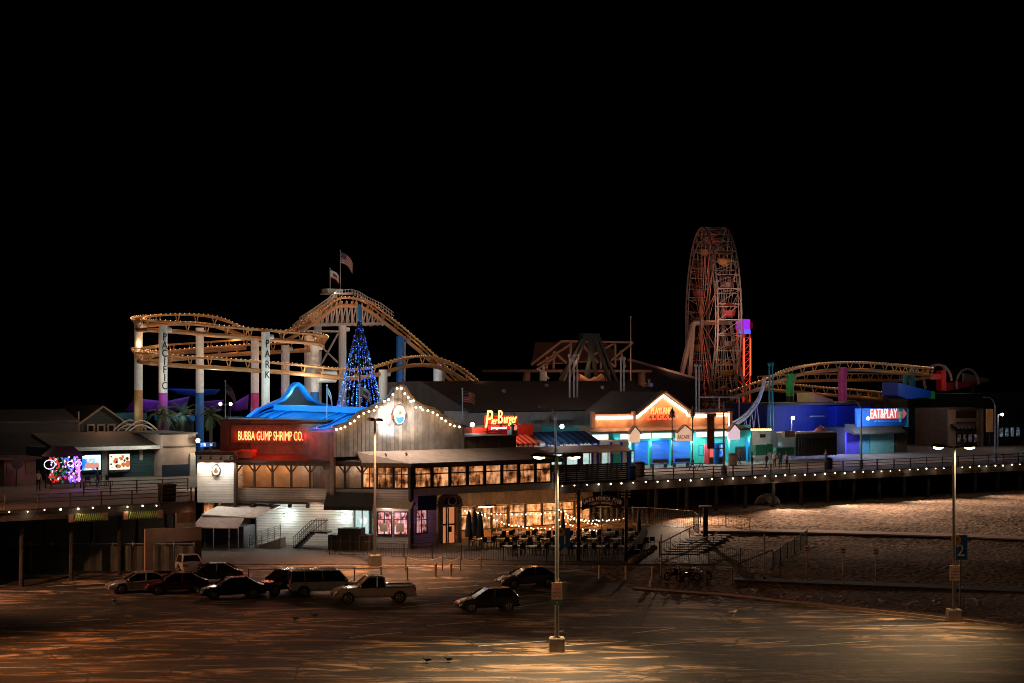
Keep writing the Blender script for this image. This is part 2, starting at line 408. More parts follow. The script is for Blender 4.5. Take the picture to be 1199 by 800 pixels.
# far edge of the lot: fence line on the left, kerb on the right
KA, KB = foot(750, 690), foot(960, 712)
kslope = (KB[1]-KA[1])/(KB[0]-KA[0])
def lot_edge(X):
    if X < 5: return 136.5
    return min(136.5, KA[1] + (X-KA[0])*kslope) if X > KA[0] else 136.5 + (KA[1]-136.5)*sm(5, KA[0], X)
xs = rng(-120, 120, 1.5)
vs = []; fs = []; rows = 26
for x in xs:
    e = lot_edge(x)
    for j in range(rows+1):
        y = 55 + (e-55)*(j/rows)**.55
        vs.append((x, y, gz(x, y) + .012))
for i in range(len(xs)-1):
    for j in range(rows):
        a = i*(rows+1)+j; fs.append((a, a+rows+1, a+rows+2, a+1))
b = MB(); b.add(vs, fs); tag(b.build('parking_lot', M('asphalt_lot'), smooth=True), kind='structure')
# pavement strip in front of the restaurant
mat('pavement', (.065,.05,.042), .8, 0, .35, 1.2, .3, 6)
xs = rng(-60, 16, 2)
sheet('pavement', xs, rng(137.2, 160, 1.9), M('pavement'), .03)
# kerb on the right, with a step
mat('kerb_stone', (.36,.32,.29), .8, 0, .3, 3)
b = MB()
pts = [foot(742, 689), foot(850, 697), foot(960, 709), foot(1050, 719), foot(1199, 735), foot(1300, 746)]
for p, q in zip(pts, pts[1:]):
    b.beam((p[0], p[1], p[2]+.06), (q[0], q[1], q[2]+.06), .16, .14)
tag(b.build('kerb', M('kerb_stone')), kind='structure')
# concrete beach path behind the sand flat
mat('path_stone', (.36,.24,.17), .85, 0, .25, 1)
b = MB()
pts = [foot(820, 622), foot(870, 622.5), foot(950, 624), foot(1050, 626.5), foot(1130, 629), foot(1199, 632), foot(1400, 640)]
for p, q in zip(pts, pts[1:]):
    b.beam((p[0], p[1], p[2]+.10), (q[0], q[1], q[2]+.10), 2.6, .12)
tag(b.build('beach_path', M('path_stone')), kind='structure')
mat('path_dark', (.04,.032,.028), .85, 0, .3, 1)
b = MB()
pts = [foot(860, 678), foot(950, 682), foot(1060, 686), foot(1199, 692), foot(1400, 700)]
for p, q in zip(pts, pts[1:]):
    b.beam((p[0], p[1], p[2]+.02), (q[0], q[1], q[2]+.02), 2.2, .10)
tag(b.build('cycle_path', M('path_dark')), kind='structure')
# painted lines on the lot
mat('line_paint', (.72,.66,.56), .7, 0, .5, 6)
def strip(b, a, c, w=.12, lift=.022):
    (x0,y0,_), (x1,y1,_) = a, c; n = 12
    d = Vector((x1-x0, y1-y0, 0)); d.normalize(); s = Vector((-d.y, d.x, 0))*w/2
    for i in range(n):
        t0, t1 = i/n, (i+1)/n
        P0 = Vector((x0+(x1-x0)*t0, y0+(y1-y0)*t0, 0)); P1 = Vector((x0+(x1-x0)*t1, y0+(y1-y0)*t1, 0))
        q = [P0-s, P1-s, P1+s, P0+s]
        b.add([(p.x, p.y, gz(p.x, p.y)+lift) for p in q], [(0,1,2,3)])
b = MB()
for (x0,y0,x1,y1) in [(600+i*62, 700+i*1.3, 655+i*66, 694+i*1.2) for i in range(5)] + [(60+i*88, 730+i*.6, 128+i*88, 725+i*.6) for i in range(6)] + [(560+i*95, 757, 640+i*95, 751) for i in range(5)] + [(55,687,130,683),(90,690,140,688),(500,690,560,686),(700,700,745,696),(640,699,700,696),(470,712,530,705),
                      (760,703,880,712),(600,712,640,706),(300,742,370,737),(410,747,470,741),(150,742,215,738),(690,716,720,714),(740,742,790,736)]:
    strip(b, foot(x0, y0), foot(x1, y1))
tag(b.build('road_marking', M('line_paint')), kind='structure')

# ------------------------------------------------------------------ the pier
boards('deck_planks', (.24,.17,.125), 'X', .28, .3, .75, .35, .5)
mat('pile_wood', (.028,.022,.018), .85, 0, .5, 2, .6, 8)
px228 = [PF.x(228, q) for q in (0, 8, 15)]
pier = thing_f(PF, 'pier', 'long timber pier on dark piles with string lights along its edge', 'pier', 5, 0, 0)
dk = MB(PF)
poly = [(-110, 0), (px228[0], 0), (px228[1], 8), (px228[2], 15), (px228[2]+3, 19), (-9.9, 19), (-9.9, 6), (5.3, 6), (5.3, 0), (150, 0), (150, 110), (-110, 110)]
n = len(poly)
dk.add([(x, y, 6.0) for x, y in poly] + [(x, y, 5.7) for x, y in poly], [tuple(range(n)), tuple(range(2*n-1, n-1, -1))] + [(i, n+i, n+(i+1) % n, (i+1) % n) for i in range(n)])
dk.build('deck', M('deck_planks'), pier)
fb = MB(PF)
fb.box(-110, px228[0], -.12, -.003, 5.15, 5.98); fb.box(5.3, 150, -.12, -.003, 5.15, 5.98)
fb.box(-110, px228[0], -.3, -.123, 5.80, 6.03); fb.box(5.3, 150, -.3, -.123, 5.80, 6.03)
fb.build('edge_beam', M('wood_dark'), pier)
bw = MB(PF); bw.box(4, 150, 14, 14.2, 0, 5.7); bw.box(-110, px228[1], 12, 12.2, 0, 5.7)  # added dark sheet in place of the darkness under the deck
bw.build('dark_backing', M('pile_wood'), pier)
for q0 in (.8, 6.5):
    s = -76.0
    while s < 118:
        if (s < px228[0]-.5) or s > 15.5:
            p = PF.w(s, q0, 0); b = MB(PF); g = gz(p.x, p.y)
            b.tube((s, q0, g-.3), (s+.05, q0, 5.7), .2, .17, 8); b.build('pile', M('pile_wood'), pier)
            if q0 < 1 and int(s*10) % 3 == 0 and s > 20:
                bb = MB(PF); bb.beam((s, .55, g+.6), (s+3.6, .55, 5.1), .1, .22); bb.build('brace', M('pile_wood'), pier)
        s += 3.9
# railing
def railing(s0, s1, label, q=.25, st=2.6, m='iron_black', top=1.1, n=3):
    t = thing_f(PF, 'pier_railing', label, 'railing', s0, q, DECK)
    L_ = s1-s0; k = max(1, round(L_/st))
    for i in range(k+1):
        b = MB(); x = L_*i/k; b.box(x-.05, x+.05, -.05, .05, 0, top); b.build('post', M(m), t)
    for j in range(n):
        b = MB(); z = top-.06-j*(top-.2)/n; b.box(0, L_, -.03, .03, z-.03, z+.03); b.build('rail', M(m), t)
    return t
railing(PF.x(0)-12, px228[0]-.2, 'dark rail along the pier edge in front of the glowing toy cart', m='wood_dark')
railing(PF.x(742), 118, 'long thin dark rail along the pier edge in front of the blue arcade')
# bulbs along the edge
def bulb_row(name, label, s0, s1, st, m, group=None):
    t = thing_f(PF, name, label, 'string lights', s0, -.34, 5.86)
    b = MB(); b.tube((0,0,.09), (s1-s0,0,.09), .02, n=4); b.build('cable', M('iron_black'), t)
    me = None; s = 0.0; k = 0
    while s <= s1-s0:
        if me is None:
            b = MB(); b.ball((0,0,0), .08, 8, 6); o = b.build('bulb', M(m), t); me = o.data
        else:
            o = bpy.data.objects.new('bulb', me); COL.objects.link(o); o.parent = t
        o.location = (s + random.uniform(-.12,.12), 0, random.uniform(-.05,.05)); o.scale = [random.uniform(.6,1.05)]*3
        if k % 3 == 0:
            p = PF.w(s0+s, -.62, 5.6); lamp(p, (1,.8,.55), 9.0, .1)
        s += st; k += 1
bulb_row('string_lights', 'row of white bulbs along the left pier edge under the toy cart', PF.x(-30), PF.x(195), 1.3, 'bulb_white')
bulb_row('string_lights', 'long row of white bulbs along the right pier edge above the sand', 5.4, 100, 1.42, 'bulb_white')

# ------------------------------------------------------------------ parking lot lamps
def lot_lamp(label, px, py, rot, H, lit=(1, 1), power=1500, aim=None, signs=0, col=(1,.60,.24), ang=125):
    x, y, z = foot(px, py)
    t = thing('street_lamp', label, 'street lamp', x, y, z, rot, 'tall double lamp posts of the parking lot')
    b = MB(); b.box(-.44,.44,-.44,.44,-.1,.82); b.build('base', M('concrete'), t, bevel=.04)
    b = MB(); b.box(-.2,.2,-.2,.2,.82,.87); b.tube((0,0,.87),(0,0,H), .13, .085, 12); b.build('pole', M('pole_tan'), t)
    for i, sx in enumerate((-1, 1)):
        b = MB(); b.beam((0,0,H-.1), (sx*.55,0,H+.02), .08, .1)
        b.build('arm', M('steel_dark'), t)
        b = MB(); b.prism([(sx*.5,H-.05),(sx*.6,H+.12),(sx*1.15,H+.20),(sx*1.5,H+.10),(sx*1.55,H-.0),(sx*.9,H-.07)], -.2, .2)
        o = b.build('lamp_head', M('steel_dark'), t, bevel=.02)
        if lit[i]:
            b = MB(); b.ball((sx*1.02,0,H-.08), .34, 12, 6, (1,.52,.34)); b.build('lens', M('lens_yellow'), o, smooth=True)
            w = Matrix.Translation((x,y,z)) @ Matrix.Rotation(rot,4,'Z') @ Vector((sx*1.05,0,H-.25))
            lamp(w, col, power, .18, spot=ang, aim=(w.x+(aim[0] if aim else 0), w.y+(aim[1] if aim else 0), 0), blend=.9)
    return t
mat('sign_board', (.78,.70,.58), .6, 0, .15)
mat('sign_red', (.30,.015,.01), .6)
mat('sign_green', (.08,.20,.15), .6)
mat('sign_blue', (.015,.13,.34), .6)
mat('sign_yellow', (.75,.38,.05), .6)
l1 = lot_lamp('tall double lamp post with red and white sign, foremost on the parking lot', 652, 763, 0, 11.35, power=9500, aim=(-2,-4), ang=100, col=(1,.64,.32))
l2 = lot_lamp('tall double lamp post beside the round P and 2 sign on the right', 1117, 728, 0, 11.4, power=6200, aim=(-9,-5), ang=108, col=(1,.62,.30))
l3 = lot_lamp('tall lamp post in front of the restaurant gable with one head lit', 439, 662, R(-68), 11.6, lit=(0,1), power=15000, col=(1,.44,.19), ang=104)
l4 = lot_lamp('double lamp post just beyond the left edge, lighting the near asphalt', -110, 765, 0, 11.35, power=9500, aim=(18,0), col=(1,.36,.12), ang=100)
l5 = lot_lamp('unseen double lamp post added beyond the left edge to light the fabric fence', -120, 705, 0, 9.0, power=6000, aim=(18,7), col=(1,.42,.2), ang=120)  # added out of view so that the fence gets light
# signs strapped on the posts
def post_sign(post, z0, z1, w, txt, col='sign_board', tcol='sign_red', size=.2, dx=0, label=None, cat='sign', y=-.2, extra=None):
    p = WM[post.name] @ Vector((dx, y, z0))
    t = thing('parking_sign', label, cat, p.x, p.y, p.z, 0)
    b = MB(); b.box(-w/2, w/2, -.02, .02, 0, z1-z0); b.build('sign_panel', M(col), t)
    h = (z1-z0)/(len(txt)+.6)
    for i, s_ in enumerate(txt):
        text('lettering', s_, M(tcol), t, 0, -.035, (z1-z0) - h*(i+.8), min(size, h*1.1), .8, .008, fit=(w*min(.72,.14*len(s_)), h*.42))
    b = MB(); b.box(-.16,.16,.02,.09,.1,.16); b.box(-.16,.16,.02,.09,z1-z0-.16,z1-z0-.1); b.build('strap', M('steel_grey'), t)
    return t
post_sign(l1, 3.05, 4.05, .62, ['NO','OVERNIGHT','PARKING','10PM - 6AM'], label='cream parking notice with red lettering strapped to the foremost lamp post', size=.2)
post_sign(l1, 2.72, 3.02, .72, ['1'], 'sign_green', 'sign_board', .3, label='small green row plate under the parking notice on the foremost lamp post')
b = MB(); # pale board behind, side on
t = thing('parking_sign', 'plain tan board bolted to the right side of the foremost lamp post', 'sign', WM[l1.name].translation.x+.42, WM[l1.name].translation.y-.13, WM[l1.name].translation.z+3.05)
b = MB(); b.box(-.1,.18,-.015,.015,0,1.0); b.build('sign_panel', M('pole_tan'), t)
b = MB(); b.box(-.3,-.1,.0,.05,.45,.5); b.build('strap', M('steel_grey'), t)
post_sign(l2, 2.7, 3.65, .66, ['NO','OVERNIGHT','PARKING','10PM - 6AM'], label='cream parking notice strapped to the right hand lamp post', size=.2)
# round P sign with number, on its own post
def p_sign(px, py, num, label, h, sc=1.0, D=None):
    if D: x = at(px, D); y = D; z = gz(x, D)
    else: x, y, z = foot(px, py)
    t = thing('parking_sign', label, 'sign', x, y, z)
    b = MB(); b.tube((0,0,0), (0,0,h), .05, n=8); b.build('post', M('steel_grey'), t)
    b = MB(); b.box(-.45*sc,.5*sc,-.09,-.055,h-1.7*sc,h); b.build('sign_panel', M('sign_blue'), t, bevel=.02)
    b = MB(); b.tube((-.3*sc,-.13,h-.35*sc),(-.3*sc,-.095,h-.35*sc), .36*sc, n=20); b.build('disc', M('sign_yellow'), t)
    text('lettering', 'P', M('iron_black'), t, -.3*sc, -.15, h-.37*sc, .55*sc, 1, .01)
    text('number', num, M('white_paint'), t, .02, -.12, h-1.1*sc, 1.15*sc, 1, .015)
    return t
p_sign(661, 662, '1', 'blue sign with yellow P disc in front of the patio fence', 3.0, .9)
p_sign(1124, 690, '2', 'blue sign with orange P disc and white number 2 by the right lamp post', 5.0, 1.0, D=118)

# ------------------------------------------------------------------ cars
def paint(name, col, rough=.25, metal=.3):
    if name not in MT:
        m = mat(name, col, rough, metal, .06, 2.0); m.node_tree.nodes['Principled BSDF'].inputs['Coat Weight'].default_value = .6
    return MT[name]
mat('tail_red', (.35,.01,.01), .3); mat('lamp_clear', (.75,.75,.75), .15, .4, .1)
mat('rim_alloy', (.45,.45,.45), .3, .8, .1); mat('trim_black', (.02,.02,.02), .6)
mat('plate_white', (.7,.7,.65), .5)
def shell(b, st, z0):
    """st: (x, ztop, halfwidth). a closed body with rounded shoulders"""
    ring = []
    for x, zt, hw in st:
        h = zt - z0
        r = [(-hw*.90, z0), (-hw*.985, z0+h*.22), (-hw, z0+h*.55), (-hw*.965, z0+h*.86), (-hw*.80, zt-.015), (-hw*.4, zt+.02)]
        r = r + [(-a, c) for a, c in reversed(r)]
        ring.append([(x, a, c) for a, c in r])
    n = len(ring[0]); vs = [p for r in ring for p in r]; fs = []
    for i in range(len(ring)-1):
        for j in range(n): fs.append((i*n+j, i*n+(j+1) % n, (i+1)*n+(j+1) % n, (i+1)*n+j))
    fs += [tuple(range(n))[::-1], tuple(range((len(ring)-1)*n, len(ring)*n))]
    b.add(vs, fs)
def car(label, px, py, heading, kind, col, pm, D=None, hub=True):
    x, y, z = foot(px, py)
    t = thing({'pickup':'pickup_truck','van':'parked_van'}.get(kind, 'parked_car'), label, {'pickup':'pickup truck','van':'van'}.get(kind, 'car'), x, y, z+.012, R(heading), 'vehicles on the parking lot')
    P = paint(pm, col)
    if kind == 'sedan':
        L_, W_, zb = 4.7, 1.82, .95
        st = [(-2.35,.78,.70),(-2.28,.92,.80),(-1.7,.99,.89),(-.9,.97,.905),(.2,.93,.91),(1.0,.92,.90),(1.7,.83,.88),(2.15,.72,.80),(2.35,.56,.66)]
        gh = dict(x0=-1.95,x1=-1.05,x2=.25,x3=1.15,zb=.94,zt=1.43,wb=.80,wt=.60); wb = (-1.4, 1.42)
    elif kind == 'hatch':
        L_, W_, zb = 4.2, 1.78, .98
        st = [(-2.1,.80,.72),(-2.05,1.0,.80),(-1.6,1.02,.87),(-.6,.98,.89),(.3,.95,.89),(1.0,.93,.88),(1.6,.84,.85),(1.95,.72,.78),(2.1,.56,.66)]
        gh = dict(x0=-2.02,x1=-1.55,x2=.1,x3=1.05,zb=.97,zt=1.48,wb=.80,wt=.62); wb = (-1.3, 1.3)
    elif kind == 'suv':
        L_, W_, zb = 4.6, 1.86, 1.1
        st = [(-2.3,.86,.78),(-2.25,1.1,.86),(-1.8,1.12,.92),(-.6,1.08,.93),(.4,1.06,.93),(1.1,1.05,.92),(1.8,.98,.89),(2.15,.86,.82),(2.3,.62,.70)]
        gh = dict(x0=-2.22,x1=-1.85,x2=.2,x3=1.05,zb=1.06,zt=1.70,wb=.86,wt=.66); wb = (-1.4, 1.4)
    elif kind == 'van':
        L_, W_, zb = 4.9, 1.95, 1.15
        st = [(-2.45,.95,.90),(-2.42,1.18,.93),(-1.6,1.18,.96),(0,1.17,.965),(1.1,1.16,.95),(1.9,1.06,.92),(2.3,.92,.86),(2.45,.66,.76)]
        gh = dict(x0=-2.43,x1=-2.34,x2=1.05,x3=1.75,zb=1.14,zt=1.86,wb=.90,wt=.80); wb = (-1.5, 1.6)
    else:
        L_, W_, zb = 5.8, 1.98, 1.2
        st = [(-2.9,.9,.93),(-2.88,1.12,.95),(-.75,1.12,.965),(-.74,1.16,.965),(.6,1.17,.965),(1.1,1.17,.96),(2.2,1.12,.94),(2.7,1.04,.90),(2.9,.72,.84)]
        gh = dict(x0=-.78,x1=-.62,x2=.45,x3=1.25,zb=1.15,zt=1.82,wb=.88,wt=.72); wb = (-1.75, 1.9)
    z0 = .30 if kind in ('sedan','hatch') else .40
    rw = .33 if kind in ('sedan','hatch') else .38
    b = MB(); shell(b, st, z0); bd = b.build('body', P, t, smooth=False, bevel=.015)
    g = gh
    # glasshouse
    b = MB()
    vs = [(g['x0'],-g['wb'],g['zb']-.05),(g['x3'],-g['wb'],g['zb']-.05),(g['x2'],-g['wt'],g['zt']),(g['x1'],-g['wt'],g['zt']),
          (g['x0'],g['wb'],g['zb']-.05),(g['x3'],g['wb'],g['zb']-.05),(g['x2'],g['wt'],g['zt']),(g['x1'],g['wt'],g['zt'])]
    b.add(vs, [(0,1,2,3),(7,6,5,4),(0,3,7,4),(1,5,6,2),(3,2,6,7),(0,4,5,1)])
    b.build('window', M('glass_dark'), t)
    b = MB(); zt = g['zt']
    b.add([(g['x1']-.06,-g['wt']-.02,zt-.02),(g['x2']+.08,-g['wt']-.02,zt-.02),(g['x2']+.08,g['wt']+.02,zt-.02),(g['x1']-.06,g['wt']+.02,zt-.02),
           (g['x1']+.06,-g['wt']+.08,zt+.06),(g['x2']-.08,-g['wt']+.08,zt+.06),(g['x2']-.08,g['wt']-.08,zt+.06),(g['x1']+.06,g['wt']-.08,zt+.06)],
          [(3,2,1,0),(4,5,6,7),(0,1,5,4),(1,2,6,5),(2,3,7,6),(3,0,4,7)])
    b.build('roof', P, t)
    for sy in (-1, 1):
        b = MB(); w_ = .07
        b.beam((g['x3'],sy*g['wb'],g['zb']), (g['x2']+.03,sy*g['wt'],zt), w_, .05); b.beam((g['x0'],sy*g['wb'],g['zb']), (g['x1']-.03,sy*g['wt'],zt), .12 if kind!='pickup' else .08, .06)
        xs_ = [-.35] if kind in ('sedan','hatch') else ([-.9, .35] if kind == 'suv' else ([-1.4, -.1] if kind == 'van' else [-.15]))
        for xm in xs_: b.beam((xm,sy*(g['wb']+.005),g['zb']), (xm-.04,sy*(g['wt']+.012),zt), .09, .05)
        b.build('pillar', P, t)
        # door seams and handles
        b = MB()
        hw = .915 if kind in ('sedan','hatch') else .965
        for xm in ([.75,-.35,-1.35] if kind != 'pickup' else [.95,-.15]):
            b.beam((xm,sy*(hw-.012),z0+.12), (xm-.03,sy*(hw-.03),g['zb']-.06), .015, .03)
        b.build('door_seam', M('trim_black'), t)
        b = MB(); b.box(.0,.18,sy*(hw-.03),sy*(hw+.02),g['zb']-.17,g['zb']-.13); b.build('door_handle', P, t)
        b = MB(); b.ball((g['x3']-.22,sy*(g['wb']+.16),g['zb']+.08), .13, 8, 6, (.6,1,.75)); b.build('mirror', P, t, smooth=True)
        for xw in wb:
            b = MB(); b.tube((xw,sy*(hw-.10),rw+.03), (xw,sy*(hw+.004),rw+.03), rw+.075, n=20); b.build('well_shade_disc', M('trim_black'), t)  # black disc paints in the shade of the wheel-well opening
            w = bpy.data.objects.new('wheel', None); COL.objects.link(w); w.parent = t; w.location = (xw, 0, rw)
            WM[w.name] = WM[t.name] @ Matrix.Translation((xw,0,rw))
            b = MB(); b.tube((0,sy*(hw-.2),0), (0,sy*(hw+.015),0), rw, n=22); b.build('tyre', M('rubber'), w, bevel=.012)
            b = MB(); b.tube((0,sy*(hw-.01),0), (0,sy*(hw+.022),0), .06, n=8); b.path([(math.cos(a)*rw*.62, sy*(hw+.018), math.sin(a)*rw*.62) for a in [2*PI*i/16 for i in range(16)]], .025, 5, True)
            for i in range(5):
                a = 2*PI*i/5; b.beam((0,sy*(hw+.022),0), (math.cos(a)*rw*.62, sy*(hw+.018), math.sin(a)*rw*.62), .05, .07, up=(0,1,0))
            b.build('rim', M('rim_alloy'), w)
        xf = st[-1][0]; xr = st[0][0]
        b = MB(); b.prism([(xf-.34,st[-3][1]-.13),(xf-.02,st[-1][1]-.02+.03),(xf+.0,st[-1][1]-.14),(xf-.28,st[-3][1]-.26)], sy*(st[-1][2]*.55), sy*(st[-1][2]+.12)); b.build('headlight', M('lamp_clear'), t, bevel=.01)
        b = MB()
        if kind in ('van','pickup'): b.box(xr-.02,xr+.1,sy*(st[0][2]-.16),sy*(st[0][2]+.01),.72,1.08)
        else: b.box(xr-.015,xr+.22,sy*(st[0][2]*.62),sy*(st[0][2]+.06),st[0][1]-.14,st[0][1]+.02)
        b.build('tail_light', M('tail_red'), t, bevel=.01)
    xf = st[-1][0]; xr = st[0][0]
    b = MB(); b.box(xf-.06,xf+.03,-st[-1][2]*.5,st[-1][2]*.5,z0+.13,st[-1][1]-.03); b.build('grille', M('trim_black'), t)
    if kind in ('pickup','suv','van'):
        b = MB(); b.box(xf-.03,xf+.045,-.5,.5,z0+.30,z0+.34); b.box(xf-.1,xf+.07,-st[-1][2]*.98,st[-1][2]*.98,z0-.02,z0+.14); b.build('front_bumper', M('chrome') if kind=='pickup' else P, t, bevel=.02)
    b = MB(); b.box(xr-.07,xr+.1,-st[0][2]*.98,st[0][2]*.98,z0+.02,z0+.2); b.build('rear_bumper', M('chrome') if kind=='pickup' else (M('trim_black') if kind=='van' else P), t, bevel=.02)
    b = MB(); b.box(xr-.085,xr-.06,-.24,.24,z0+.30,z0+.43); b.build('number_plate', M('plate_white'), t)
    if kind == 'van':
        b = MB(); b.box(xr-.03,xr+.02,-.012,.012,.5,1.8); b.build('door_seam', M('trim_black'), t)
        b = MB()
        for sy in (-1,1): b.beam((-2.0,sy*.62,1.97),(.8,sy*.62,1.97),.04,.04)
        for xx in (-1.8,-.6,.6): b.beam((xx,-.62,1.97),(xx,.62,1.97),.04,.03); b.box(xx-.02,xx+.02,.6,.64,1.88,1.97); b.box(xx-.02,xx+.02,-.64,-.6,1.88,1.97)
        b.build('roof_rack', M('steel_grey'), t)
    if kind == 'pickup':
        b = MB(); b.box(-2.84,-.86,-.78,.78,1.125,1.145); b.build('bed', M('trim_black'), t)
        b = MB(); b.box(-2.88,-.80,-.95,-.80,1.11,1.20); b.box(-2.88,-.80,.80,.95,1.11,1.20); b.box(-2.9,-2.80,-.8,.8,1.11,1.20); b.build('bed_rail', P, t, bevel=.02)
    return t
BLK=(.012,.012,.014)
car('white estate car parked nose-in by the grey mesh fence', 216, 670, 118, 'hatch', (.62,.60,.57), 'paint_white')
car('silver sedan with bright nose at the left end of the car row', 163, 693, 203, 'sedan', (.38,.36,.34), 'paint_silver')
car('dark red sedan between the silver sedan and the black sedans', 206, 694, 200, 'sedan', (.10,.008,.008), 'paint_red')
car('black sedan parked behind the dark red one', 248, 682, 190, 'sedan', (.015,.016,.02), 'paint_black')
car('black sedan nearest the camera in the car row', 271, 700, 201, 'sedan', BLK, 'paint_black')
car('black sport utility car beside the white van', 332, 695, 222, 'suv', (.014,.014,.015), 'paint_black')
car('white van with dark windows, rear doors towards the lamps', 378, 697, 14, 'van', (.60,.57,.52), 'paint_van')
car('silver pickup truck with open bed at the right end of the row', 437, 705, 193, 'pickup', (.40,.38,.35), 'paint_pickup')
car('dark hatchback parked alone in front of the others', 570, 715, 196, 'hatch', (.035,.037,.04), 'paint_grey')
car('dark grey sedan by the foremost lamp post', 617, 687, 203, 'sedan', (.10,.10,.10), 'paint_grey_light')
car('white car cut off at the left edge of the photo', -13, 668, 180, 'hatch', (.62,.60,.57), 'paint_white')
# ------------------------------------------------------------------ restaurant
boards('clap_white', (.62,.60,.56), 'Z', .22, .9, .6, .12, .35)
boards('clap_grey', (.30,.28,.25), 'Z', .2, .8, .65, .2, .35)
boards('boards_grey', (.28,.265,.25), 'X', .42, 1.0, .7, .4, .25)
boards('boards_brown', (.13,.085,.06), 'X', .42, .7, .75, .4, .45)
boards('boards_orange', (.48,.28,.15), 'X', .35, .5, .7, .3, .5)
boards('clap_green', (.045,.105,.105), 'Z', .22, .8, .65, .15, .4)
boards('clap_dark', (.035,.04,.042), 'Z', .22, .8, .7, .15, .4)
boards('roof_blue', (.008,.22,.62), 'X', .5, .8, .4, .25, .55)
mat('trim_blue', (.008,.24,.68), .4, 0, .2)
mat('roof_felt', (.25,.20,.17), .85, 0, .25, .8, .3, 6)
mat('roof_dark', (.045,.036,.030), .85, 0, .3, .5)
mat('frame_dark', (.035,.022,.016), .6, 0, .3)
mat('stucco_orange', (.55,.26,.11), .8, 0, .25, 1.2, .2, 10)
mat('roof_red', (.45,.05,.03), .5, 0, .2)
litglass('room_glow', (.03,.010,.004), (.42,.14,.045), (1.0,.46,.20), 1.05, 1.1)
litglass('room_glow_low', (.06,.02,.006), (.60,.19,.05), (1.0,.50,.2), 1.2, 1.3, 7)
litglass('bar_glow', (.03,.01,.06), (.9,.3,.22), (1,.65,.9), 1.0, 1.8, 3)
litglass('door_glow', (.5,.75,.7), (.7,.95,.88), (.9,1,.95), 1.1, 1.5, 5)
glow('neon_red', (1,.09,.03), 5); glow('neon_orange', (1,.30,.10), 3.2); glow('neon_white', (1,.8,1), 3); glow('neon_warm', (1,.72,.46), 8)

C = thing_f(PF, 'seafood_restaurant', 'two storey seafood restaurant with bulb-lit curved gable, blue roof and red neon wall sign', 'restaurant', -3, 4, .95)
SR = -10.74
# --- right wing, ground floor (set back under the upper floor)
b = MB(PF); b.box(-6.2, 13.1, 5, 5.25, .5, 1.75); b.build('wall', M('stucco_orange'), C)
b = MB(PF); b.box(-6.2, 13.1, 4.9, 5.25, 4.0, 5.6); b.box(12.9, 13.1, 5.25, 12, .5, 5.6); b.build('lintel', M('wood_dark'), C)
n = 9; x0, x1 = -4.6, 12.9
b = MB(PF); b.box(x0, x1, 5.28, 5.34, 1.75, 3.95); b.build('room', M('room_glow_low'), C)
def fwin(F, C, xa, xb, y, za, zb, glass, tr=None, fw=.07, fm='frame_dark', mid=True, name='window'):
    """a framed window: frame, mullion and transom around a recessed pane"""
    b = MB(F); d = .12
    b.box(xa, xa+fw, y-.05, y+d, za, zb); b.box(xb-fw, xb, y-.05, y+d, za, zb)
    b.box(xa+fw, xb-fw, y-.05, y+d, za, za+fw); b.box(xa+fw, xb-fw, y-.05, y+d, zb-fw, zb)
    if tr: b.box(xa+fw, xb-fw, y-.04, y+d, tr-fw*.4, tr+fw*.4)
    if mid: b.box((xa+xb)/2-fw*.35, (xa+xb)/2+fw*.35, y-.03, y+d, za+fw, zb-fw)
    o = b.build(name, M(fm), C)
    b = MB(F); b.box(xa+fw, xb-fw, y+.05, y+.09, za+fw, zb-fw); b.build('pane', M(glass), o)
    return o
for i in range(n):
    a = x0 + (x1-x0)*i/n; fwin(PF, C, a, a+(x1-x0)/n-.04, 5.0, 1.75, 3.95, 'room_glow_low', 3.15, .09, mid=False)
b = MB(PF); b.box(SR, 13.2, -.0, 12, 5.62, 6.18); b.build('floor_slab', M('wood_brown'), C)
b = MB(PF); b.box(SR-.05, 4.6, -.13, -.003, 5.6, 6.2); b.build('skirting', M('cream_paint'), C)
# --- upper floor windows along the right wing
n = 8; x1 = 4.5
for i in range(n):
    a = SR+.35 + (x1-SR-.35)*i/n; fwin(PF, C, a, a+(x1-SR-.35)/n-.05, .02, 6.2, 8.1, 'room_glow', 7.45, .13, mid=False)
b = MB(PF); b.box(SR-.0, x1, .2, .35, 6.2, 8.1); b.build('wall', M('frame_dark'), C)
b = MB(PF); b.box(SR-.14, SR+.2, -.15, .18, .8, 8.3); b.build('corner_post', M('frame_dark'), C)
RA = LF.w(LF.x(424,-.7), -.7, 8.42); RB = PF.w(SR-.42, -.8, 8.42); RC_ = PF.w(x1+.7, -.8, 8.42); RD = PF.w(x1+.7, 3.88, 9.35); RE = PF.w(PF.x(418,3.88), 3.88, 9.35)
dz_ = Vector((0,0,.22)); b = MB(WF); b.add([RA,RB,RC_,RD,RE,RA-dz_,RB-dz_,RC_-dz_,RD-dz_,RE-dz_], [(0,1,4),(1,2,3,4),(5,9,6),(6,9,8,7),(0,5,6,1),(1,6,7,2),(2,7,8,3),(3,8,9,4),(4,9,5,0)]); b.build('porch_roof', M('roof_felt'), C)
b = MB(WF); b.beam(RA-dz_*.6+Vector((0,-.05,0)), RB-dz_*.6+Vector((0,-.05,0)), .08, .34); b.beam(RB-dz_*.6+Vector((0,-.05,0)), RC_-dz_*.6+Vector((0,-.05,0)), .08, .34); b.build('fascia', M('wood_brown'), C)
